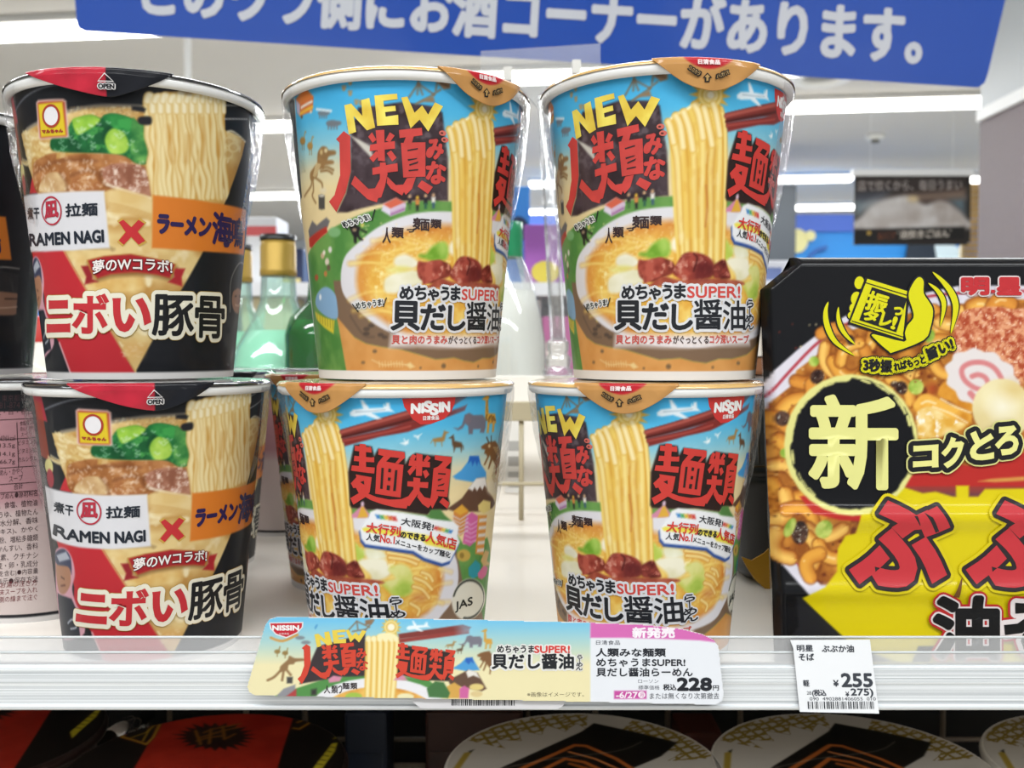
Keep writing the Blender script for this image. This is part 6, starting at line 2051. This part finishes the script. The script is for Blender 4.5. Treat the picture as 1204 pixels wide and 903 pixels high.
# small price tag half hidden behind the card
yT = 0.3207
t_o = at(574, 826, yT)
QT = Plane(t_o, (1, 0, 0), (0, 0, 1), t_o)
pt_ = thing('price_tag', 'small white barcode tag almost hidden behind the display card', 'price tag', tuple(t_o), 0, 'price tags on the rail')
slab('paper', QT, conv(QT, PX, [(486, 800), (664, 800), (663, 829), (656, 834), (495, 833), (486, 826)]), 0.0004, mat('tag_paper', '#bcbabc', 0.5), pt_)
bi = Ink(QT, 0, 0.00008)
x = 531.0
while x < 605:
    w_ = rp.choice([.7, 1.0, 1.6])
    bi.poly(PX, [(x, 822), (x + w_, 822), (x + w_, 829.5), (x, 829.5)], '#1f1f22', 1)
    x += w_ + rp.choice([.8, 1.1, 1.6])
bi.build('barcode', LETTER, pt_)
# price tag of the square pack
yT2 = 0.3216
t_o = at(982, 800, yT2)
QT = Plane(t_o, (1, 0, 0), (0, 0, 1), t_o)
q3 = crop('v', 850, 730, 3.401)
pt2 = thing('price_tag', 'white shelf price tag with large 255, below the black square pack', 'price tag', tuple(t_o), 0, 'price tags on the rail')
slab('paper', QT, conv(QT, q3, [(270, 78), (588, 76), (625, 371), (308, 364), (282, 110)]), 0.0004, mat('tag_paper_white', '#d2d3d6', 0.5), pt2)
ti = Ink(QT, 0, 0.00005)
tk = '#3c4048'
for t_, x0, y0, x1, y1, b_ in (('明星', 303, 97, 367, 122, .07), ('ぶぶか油', 402, 97, 530, 125, .09), ('そば', 308, 131, 368, 158, .09), ('軽', 317, 236, 341, 262, .06), ('¥', 438, 237, 458, 262, .1), ('255', 472, 211, 593, 263, .26),
                               ('28', 328, 281, 346, 295, 0), ('(税込', 350, 275, 405, 303, .08), ('¥', 483, 283, 497, 302, .06), ('275)', 505, 271, 593, 306, .12), ('090  4902881406055  010', 338, 305, 602, 318, 0)):
    ti.text(t_, q3, (x0 + (y1 - 100) * .08 - 8, y1), (x1 + (y1 - 100) * .08 - 8, y1), (x0 + (y0 - 100) * .08 - 8, y0), tk, layer=1, bold=b_)
x = 338.0
while x < 602:
    w_ = rp.choice([2.0, 3.0, 5.0])
    ti.poly(q3, [(x, 322), (x + w_, 322), (x + w_ + 2, 352), (x + 2, 352)], '#2f3238', 1)
    x += w_ + rp.choice([2.5, 3.5, 6.0])
ti.build('tag_lettering', LETTER, pt2)

# ---------------------------------------------------------------- round noodle bowls on the lower shelf
RL, ZLID = 70.0, CZ - 0.213
r4, r6 = crop('v', 840, 825, 6.337), crop('v', 1010, 825, 6.206)
s1, s2 = crop('v', 0, 825, 5.473), crop('v', 200, 825, 5.473)
circ = ell_pts(0, 0, RL, RL, 0, 96)


def bowl(label, xc, yc, group, lidart=None, inks=None, body=None, first=None, rot=0.0):
    root = thing('noodle_bowl', label, 'noodle bowl', (xc, yc, ZL), rot, group)
    if first is not None:
        for chd in first.children:
            c = chd.copy()
            COL.objects.link(c)
            c.parent = root
            for g in chd.children:
                d = g.copy()
                COL.objects.link(d)
                d.parent = c
        return root
    h = ZLID - ZL
    lathe_obj('bowl_body', [(0.0, 0.002), (0.047, 0.0), (0.052, 0.002), (0.0665, h - 0.008), (0.0680, h - 0.006), (0.0712, h - 0.0045), (0.0716, h - 0.0025), (0.0706, h - 0.0008), (0.0685, h - 0.001)], body, root, 96)
    X, Y, q = art_panel(circ, 0.62)
    A = lidart(X, Y)
    Vl = np.stack([X / 1000, Y / 1000, np.full(len(X), h) + 0.0004], -1)
    lid = np_mesh('lid', Vl, q, A.colors(), LIDP, root)
    inks(lid)
    bm = bmesh.new()
    add_lathe(bm, [(0.0685, h - 0.001), (0.0696, h + 0.0006), (0.0708, h - 0.0004)], 96)
    bm_obj('lid_edge', bm, body, root)
    return root


wc = np.array([0.173, 0.480, ZLID])
QW = Plane(wc, (1, 0, 0), (0, 1, 0), (0.173, 0.480, ZL))


def white_lid(X, Y):
    A = Art(QW, X, Y, '#c9c5bf', 0.6)
    r, th = np.hypot(X, Y), np.degrees(np.arctan2(Y, X))
    zig = np.abs(((th / 9.0) % 2) - 1)
    band = (r > 44 + 11 * zig) & (r < 68.5) & (((th > 84) & (th < 152)) | ((th > 8) & (th < 62)))
    lat = (np.abs(((X + .35 * Y) / 7.0) % 1 - .5) < .16) | (np.abs(((Y - .35 * X) / 7.0) % 1 - .5) < .16) | (np.abs(((X - Y) / 9.0) % 1 - .5) < .11)
    edge = np.abs(r - (44 + 11 * zig)) < 1.0
    A.C[band & (lat | edge)] = rgb('#8f782e')
    A.poly(PX, [(982, 851), (1040, 862), (1095, 874), (1086, 890), (1060, 905), (1070, 960), (960, 990), (860, 950), (909, 902), (974, 861)], '#17130f')
    for pts in ([(930, 905), (960, 887), (976, 877), (990, 878), (1035, 893), (1064, 906)], [(945, 915), (975, 893), (1000, 897), (1050, 915)]):
        A.line(PX, pts, 1.5, '#b8652c', sm=False)
    A.line(PX, [(975, 885), (1010, 893), (1045, 905)], 1.0, '#d0814a', sm=False)
    A.line(PX, [(985, 899), (1010, 905), (1030, 912)], 1.4, '#a55a28', sm=False)
    A.line(PX, [(905, 905), (960, 893), (1030, 884), (1052, 873)], .35, '#a9a49c', a=.7)
    A.poly(PX, [(852, 886), (860, 884), (858, 915), (850, 915)], '#a8903a')
    A.poly(PX, [(856, 884), (861, 882), (859, 886)], '#1c1a18')
    return A


def white_ink(lid):
    ik = Ink(QW, 0, 0.00008)
    ik.text('明', PX, (1019, 856), (1038, 858), (1017, 848), '#b5432c', layer=1, bold=.3)
    ik.text('星', PX, (1045, 861), (1063, 862), (1042, 854), '#b5432c', layer=1, bold=.3)
    ik.text('味', PX, (1061, 881), (1078, 884), (1056, 872), '#a58a4a', layer=1, bold=.2)
    ik.text('一', PX, (992, 861), (1006, 862), (990, 858), '#8f7c50', layer=1, bold=.2)
    ik.text('度', PX, (1013, 869), (1029, 871), (1010, 861), '#7a5c34', layer=1, bold=.2)
    ik.build('lid_lettering', LETTER, lid)


gW = 'white and gold round noodle bowls on the lower shelf'
M_BOWLW = mat('white_bowl', '#dedad4', 0.35, coat=0.3)
bw = bowl('white and gold noodle bowl on the lower shelf, under the 255 price tag', 0.173, 0.480, gW, white_lid, white_ink, M_BOWLW)
bowl('white and gold noodle bowl on the lower shelf, under the white price field', 0.0365, 0.480, gW, first=bw)
bowl('white and gold noodle bowl on the lower shelf, cut off at the right edge', 0.3165, 0.480, gW, first=bw)
rc = np.array([-0.1555, 0.480, ZLID])
QR = Plane(rc, (1, 0, 0), (0, 1, 0), (-0.1555, 0.480, ZL))


def red_lid(X, Y):
    A = Art(QR, X, Y, '#17100e', 0.6)
    A.C *= 0.85 + .3 * fbm(X, Y, 3, 2)[:, None]
    A.tex(PX, [(197, 835), (188, 852), (157, 905), (140, 990), (300, 990), (325, 910), (331, 887), (340, 860), (348, 835), (345, 825), (200, 825)], '#a02214', '#b83020', 14, 3, sm=False)
    sp = []
    for i in range(44):
        t = i / 44 * 2 * math.pi
        r = 1.0 + (.28 if i % 2 else -.05) * (0.6 + vnoise(np.array([i * .7]), np.array([1.]), 3)[0])
        sp.append((253 + 36 * r * math.cos(t), 867 + 13 * r * math.sin(t)))
    A.poly(PX, sp, '#2b1713')
    for pts in ([(232, 872), (245, 868), (262, 866)], [(240, 862), (250, 858), (282, 852)], [(236, 868), (262, 860), (280, 856)], [(248, 858), (246, 875)], [(262, 855), (264, 870), (276, 864)], [(230, 860), (236, 876)]):
        A.line(PX, pts, .9, '#8a5c22', sm=False)
    for pts in ([(143, 867), (160, 872), (172, 876), (180, 868), (188, 852), (176, 855), (165, 856), (150, 862), (143, 867)], [(345, 857), (352, 858), (365, 850), (376, 843), (362, 846), (350, 850)]):
        A.line(PX, pts, 1.3, '#6a2a18', sm=False)
        A.line(PX, pts, .7, '#b0902a', sm=False)
    A.line(PX, [(155, 868), (172, 862), (180, 855)], .6, '#b0902a', sm=False)
    A.line(PX, [(168, 872), (176, 858)], .6, '#b0902a', sm=False)
    A.poly(PX, [(367, 905), (385, 882), (390, 875), (397, 874), (394, 884), (380, 903), (372, 915)], '#c9bc2e')
    for i in range(5):
        A.line(PX, [(373 + i * 4, 899 - i * 5), (379 + i * 3.6, 900 - i * 5)], .35, '#3a3414', sm=False)
    A.poly(PX, [(391, 870), (397, 869), (394, 867)], '#b5a92e')
    return A


def red_ink(lid):
    ik = Ink(QR, 0, 0.00008)
    ik.text('の', PX, (345, 870), (355, 870), (344, 865), '#b9b2ae', layer=1, bold=.1)
    ik.text('った', PX, (332, 888), (352, 888), (331, 882), '#b9b2ae', layer=1, bold=.15)
    ik.build('lid_lettering', LETTER, lid)


gR = 'red and black round noodle bowls on the lower shelf'
M_BOWLR = mat('dark_bowl', '#2a1a18', 0.3, coat=0.3)
br = bowl('red and black noodle bowl on the lower shelf, left of the empty wire gap', -0.1555, 0.480, gR, red_lid, red_ink, M_BOWLR)
bowl('red and black noodle bowl on the lower shelf at the far left corner', -0.2990, 0.520, gR, first=br, rot=0.12)
# a clear film edge lying between the two red bowls catches the light: an added chrome rod stands in for that glint
dv = thing('film_glint_rod', 'chrome rod added for the glint of a film edge between the two red bowls', 'film edge', (at(135, 862, 0.60)))
bm = bmesh.new()
a_, b_ = at(128, 870, 0.585) - at(135, 862, 0.60), at(172, 838, 0.640) - at(135, 862, 0.60)
add_tube(bm, [a_, b_], 0.0062, 12)
bm_obj('rod', bm, mat('chrome', '#d8d8da', 0.08, 1.0), dv)
bm = bmesh.new()
add_tube(bm, [b_ + Vector((0, 0, -0.002)), Vector((b_.x, b_.y, ZL - dv.location.z))], 0.0025, 8)
bm_obj('foot', bm, mat('chrome_foot', '#8d8d90', 0.2, 1.0), dv)
# dark cartons at the back of the lower shelf
for px0, px1, py0, d, c, lb in ((405, 455, 838, 0.60, '#1a2336', 'dark navy carton at the back of the lower shelf'), (500, 615, 838, 0.605, '#3a1d14', 'dark brown carton at the back of the lower shelf beside the white bowl'),
                                (800, 850, 862, 0.60, '#4a1f16', 'dark red carton at the back of the lower shelf between two white bowls')):
    x0, x1 = at(px0, 850, d).x, at(px1, 850, d).x
    cb = thing('carton', lb, 'carton', ((x0 + x1) / 2, d, ZL), 0, 'dark cartons on the lower shelf')
    hh = at(600, py0, d).z - ZL
    box_obj('body', -(x1 - x0) / 2, (x1 - x0) / 2, 0, 0.035, 0, hh, mat('carton_dark', c, 0.5), cb, 0.002)
    box_obj('label_band', -(x1 - x0) / 2 + 0.003, (x1 - x0) / 2 - 0.003, -0.0006, 0.0, hh * .35, hh * .62, mat('carton_band', c, 0.3, noise=0.5, nscale=90), cb)
# ---------------------------------------------------------------- blue hanging sign behind the shelf
sg_o = Vector(at(620, 69.5, 1.15))
QS = Plane(sg_o, (math.cos(0.0633), 0, -math.sin(0.0633)), (0, -math.sin(0.42), math.cos(0.42)), sg_o)
sp_ = np.concatenate([conv(QS, PX, [(100, 37), (92, 33), (90, 26), (84, -60), (1196, -60), (1162, 85), (1158, 97), (1150, 103), (1142, 102.5)])])
sg = thing('hanging_sign', 'long blue hanging sign with one line of bold white lettering', 'sign', tuple(sg_o))
slab('board', QS, sp_, 0.004, mat('sign_blue', '#1c4aa8', 0.35, coat=0.2), sg)
si = Ink(QS, 0, 0.0006)
si.text('このウラ側にお酒コーナーがあります。', PX, (168, 18), (1081, 74.5), (172, -46), '#dfe2ec', layer=1, bold=2.4)
si.build('sign_lettering', LETTER, sg)
for px in (250, 950):
    X, Y = conv(QS, PX, [(px, -58)])[0]
    P = QS.loc(np.array([X]), np.array([Y]), -0.002)[0]
    bm = bmesh.new()
    add_tube(bm, [P, (P[0], P[1], CEIL - sg_o.z)], 0.002, 6)
    bm_obj('hanging_wire', bm, M_CHROME, sg)

# ---------------------------------------------------------------- clear sign holder clamped on the back panel
yH = 0.686
zt = CZ - 0.0205
ah = thing('acrylic_sign_holder', 'clear acrylic sign holder on a transparent pole between the two blue stacks', 'sign holder', (at(656, 440, yH).x, yH, zt))
X0 = ah.location.x
lathe_obj('base', [(0.0, 0), (0.0110, 0), (0.0110, 0.004), (0.0085, 0.006), (0.0095, 0.010), (0.0095, 0.013), (0.0065, 0.016), (0.0080, 0.019), (0.0080, 0.024), (0.0050, 0.027), (0, 0.027)], M_CLEAR, ah, 32)
topp = Vector(at(641, 112, yH)) - ah.location
bm = bmesh.new()
add_tube(bm, [(0, 0, 0.026), topp], 0.0056, 16)
bm_obj('pole', bm, M_CLEAR, ah)
far_poly('plate', [(565, 60), (706, 51), (706, 82), (565, 100)], '#ffffff', yH - 0.004, ah, 0.0025)
far_poly('funnel', [(598, 86), (684, 78), (666, 106), (650, 128), (634, 128), (618, 110)], '#ffffff', yH + 0.001, ah, 0.005)
for px, py in ((597, 86), (678, 78)):
    far_poly('clip', [(px - 5, py - 8), (px + 5, py - 8), (px + 5, py + 8), (px - 5, py + 8)], '#b9b6b0', yH - 0.0055, ah, 0.008, 0.25)
for o in ah.children:
    if o.name.startswith(('plate', 'funnel')):
        o.data.materials[0] = M_CLEAR
    if o.name.startswith('clip'):
        o.data.materials[0] = M_CHROME

# ---------------------------------------------------------------- drinks behind the back panel
ZB = CZ - 0.20
tag(box_obj('shelf_board', -0.75, 0.75, 0.6925, 1.10, ZB - 0.02, ZB, M_BOARD), 'pale shelf board of the next gondola carrying the bottles', 'shelf')


def glass(name, tint, white=0.1):
    return clear_mat(name, tint, white, 0.06, 0.05)


def bottle(label, px, d, ztop, prof, m, cap, capm, group, neckband=None, fill=None):
    x = at(px, 400, d).x
    t = thing('bottle', label, 'bottle', (x, d, ZB), 0, group)
    lathe_obj('glass_body', prof, m, t, 40)
    if fill:
        lathe_obj('contents', fill[0], fill[1], t, 40, cap1=True)
    lathe_obj('cap', cap, capm, t, 36, cap1=True)
    return t


gB2 = 'drink bottles on the shelf behind'
M_G1 = glass('pale_green_glass', (0.78, 0.96, 0.89), 0.12)
M_G2 = glass('deep_green_glass', (0.16, 0.62, 0.30), 0.02)
M_G3 = glass('clear_glass', (0.97, 0.99, 0.985), 0.08)
M_GOLD = mat('gold_cap', '#a98a3c', 0.42, 0.35)
M_CAPB = mat('black_cap', '#141414', 0.35)
M_GRC = mat('green_cap', '#1f8a5a', 0.35, coat=0.3)
M_JUICE = mat('pale_green_liquor', '#b4ecd2', 0.2, trans=0.0)
zc = at(328, 276, 0.80).z - ZB
body_ = [(0.0, 0.003), (0.036, 0.0), (0.041, 0.004), (0.041, zc - 0.115), (0.036, zc - 0.095), (0.022, zc - 0.072), (0.0150, zc - 0.055), (0.0138, zc - 0.034), (0.0130, zc - 0.004)]
for px, d, lb in ((328, 0.80, 'pale green bottle with gold cap, nearest the middle stack, behind the shelf'), (278, 0.875, 'pale green bottle with gold cap, half hidden behind the black cup stack')):
    t = bottle(lb, px, d, 0, body_, M_G1, [(0.0140, zc - 0.0345), (0.0150, zc - 0.0340), (0.0150, zc - 0.0290), (0.0146, zc - 0.0285), (0.0146, zc - 0.0100), (0.0140, zc - 0.0090), (0.0140, zc - 0.0050)], M_GOLD, gB2,
               fill=([(0.0, 0.005), (0.034, 0.004), (0.0385, 0.008), (0.0385, zc - 0.117), (0.0338, zc - 0.096), (0.0245, zc - 0.079)], M_JUICE))
    lathe_obj('cap_top', [(0.0148, zc - 0.005), (0.0148, zc - 0.0005), (0.0, zc + 0.0005)], M_CAPB, t, 32)
zg = at(390, 352, 0.745).z - ZB
bottle('dark green squat bottle beside the middle stack, behind the shelf', 386, 0.745, 0, [(0.0, 0.003), (0.03, 0.0), (0.033, 0.004), (0.033, zg - 0.028), (0.029, zg - 0.014), (0.016, zg - 0.002), (0.013, zg + 0.03), (0.013, zg + 0.06)],
       M_G2, [(0.0145, zg + 0.045), (0.0145, zg + 0.075), (0.0, zg + 0.076)], M_GRC, gB2, fill=([(0.0, 0.005), (0.030, 0.004), (0.0315, 0.006), (0.0315, zg - 0.028), (0.027, zg - 0.016)], mat('dark_green_liquor', '#16913f', 0.2)))
zk = at(597, 262, 0.80).z - ZB
zf = at(597, 342, 0.80).z - ZB
bottle('clear bottle of cloudy drink with a ribbed green cap, between the blue stacks', 594, 0.80, 0,
       [(0.0, 0.003), (0.031, 0.0), (0.034, 0.004), (0.034, zf - 0.045), (0.030, zf - 0.020), (0.0225, zf + 0.008), (0.0150, zk - 0.030), (0.0125, zk - 0.022), (0.0125, zk - 0.004)], M_G3,
       [(0.0140, zk - 0.029), (0.0148, zk - 0.028), (0.0142, zk - 0.022), (0.0148, zk - 0.020), (0.0142, zk - 0.014), (0.0148, zk - 0.012), (0.0142, zk - 0.006), (0.0145, zk)], M_GRC, gB2,
       fill=([(0.0, 0.005), (0.030, 0.004), (0.0328, 0.008), (0.0328, zf - 0.045), (0.0288, zf - 0.020), (0.0240, zf)], mat('cloudy_drink', '#efede6', 0.5)))


def carton(label, px0, px1, py0, py1, d, col, dep, group, band=None, z0=None):
    a, b = at(px0, py1, d), at(px1, py0, d)
    zb_ = a.z if z0 is None else z0
    t = thing('carton', label, 'carton', ((a.x + b.x) / 2, d, zb_), 0, group)
    hw, hh = (b.x - a.x) / 2, b.z - zb_
    box_obj('body', -hw, hw, 0, dep, 0, hh, mat('carton_card', col, 0.45, coat=0.2), t, 0.002)
    if band:
        kind, bc_, (u0, u1, v0, v1) = band
        if kind == 'ell':
            P = ell_pts((u0 + u1) / 2, (v0 + v1) / 2, (u1 - u0) / 2, (v1 - v0) / 2, 0, 24)
        else:
            P = np.array([(u0, v0), (u1, v0), (u1, v1), (u0, v1)])
        n = len(P)
        V = [(-hw + 2 * hw * p[0], -0.0012, hh * p[1]) for p in P] + [(-hw + 2 * hw * p[0], 0.0, hh * p[1]) for p in P]
        mesh_obj('printed_patch', V, [tuple(range(n)), tuple(range(2 * n - 1, n - 1, -1))] + [(i, i + n, (i + 1) % n + n, (i + 1) % n) for i in range(n)], mat('carton_patch', bc_, 0.45), t)
    return t


gC = 'cartons on the shelves behind'
# left gap
carton('blue carton in the gap left of the black cup stack', 8, 60, 268, 378, 0.90, '#1f4fa6', 0.06, gC, ('rect', '#4f86cf', (0.1, 0.9, 0.55, 0.8)), ZB)
jr = thing('bottle', 'white plastic bottle with a red cap, left of the black cup stack', 'bottle', (at(38, 400, 0.78).x, 0.78, ZB), 0, gB2)
zr = at(40, 372, 0.78).z - ZB
lathe_obj('plastic_body', [(0.0, 0.002), (0.03, 0.0), (0.034, 0.004), (0.034, zr - 0.042), (0.028, zr - 0.030), (0.018, zr - 0.020)], mat('white_plastic_bottle', '#dcd9cf', 0.35, coat=0.3), jr, 36)
lathe_obj('cap', [(0.019, zr - 0.022), (0.0195, zr - 0.004), (0.016, zr), (0.0, zr)], mat('red_cap', '#c23a34', 0.4), jr, 32)
# rear gondola at 1.5 m
ZR = at(600, 333, 1.5).z
tag(box_obj('shelf_board', -1.2, 1.2, 1.48, 1.86, ZR - 0.02, ZR, mat('white_shelf_board', '#e2e2e4', 0.4)), 'white upper shelf board of the gondola farther back', 'shelf')
ZR2 = at(600, 446, 1.5).z
tag(box_obj('shelf_board', -1.2, 1.2, 1.48, 1.86, ZR2 - 0.02, ZR2, mat('white_shelf_board', '#e2e2e4', 0.4)), 'white lower shelf board of the gondola farther back', 'shelf')
tag(box_obj('partition', -1.2, 1.2, 1.862, 1.88, 0.0, ZR + 0.02, mat('gondola_back', '#d4d4d6', 0.5)), 'white back board of the gondola farther back', 'partition')
for xx in (-1.19, 1.17):
    tag(box_obj('gondola_post', xx, xx + 0.02, 1.84, 1.86, 0.0, ZR + 0.02, M_LAMPB), 'white upright post at the %s end of the gondola farther back' % ('left' if xx < 0 else 'right'), 'post')
carton('white carton with a red band behind the gold-capped bottles', 290, 325, 255, 333, 1.52, '#dedede', 0.08, gC, ('rect', '#cf5a5a', (0.0, 1.0, 0.72, 0.86)), ZR)
carton('dark navy carton behind the gold-capped bottles', 326, 356, 292, 333, 1.56, '#1f2a4c', 0.08, gC, ('rect', '#d9c98a', (0.1, 0.9, 0.05, 0.2)), ZR)
carton('light blue carton with a dark badge behind the green-capped bottle', 588, 623, 219, 333, 1.58, '#2f7fc4', 0.08, gC, ('ell', '#1b2a44', (0.3, 0.95, 0.45, 0.7)), ZR)
carton('purple carton with a yellow oval behind the clear sign holder pole', 617, 668, 264, 333, 1.50, '#a860b8', 0.06, gC, ('ell', '#dcc84e', (0.15, 0.8, 0.0, 0.38)), ZR)
carton('white carton with a red corner on the far lower shelf between the blue stacks', 610, 636, 352, 446, 1.52, '#d6d2d0', 0.08, gC, ('rect', '#b5403a', (0.55, 1.0, 0.5, 0.8)), ZR2)
carton('pink carton on the far lower shelf beside the sign holder pole', 638, 680, 372, 446, 1.50, '#b56a96', 0.08, gC, ('rect', '#e6dcd2', (0.1, 0.7, 0.2, 0.6)), ZR2)
carton('orange and white carton on the far lower shelf, right of the right stack', 868, 925, 352, 446, 1.52, '#d9d2c8', 0.08, gC, ('rect', '#cf8a3e', (0.0, 1.0, 0.0, 0.4)), ZR2)
carton('white carton on the far upper shelf, right of the right stack', 880, 945, 306, 333, 1.54, '#dcdce0', 0.08, gC, ('rect', '#6f7fae', (0.1, 0.6, 0.2, 0.7)), ZR)
carton('cream carton on the far lower shelf behind the gold-capped bottles', 285, 345, 350, 446, 1.52, '#d9cda6', 0.08, gC, ('rect', '#8a94a8', (0.1, 0.9, 0.2, 0.5)), ZR2)
# small brown boxed goods on top of the black trays
carton('brown boxed snack standing on the black trays beside the square pack', 872, 908, 377, 438, 0.52, '#8a5a3a', 0.03, gC, ('rect', '#e0d6c8', (0.0, 1.0, 0.35, 1.0)), ZS + 0.1003)
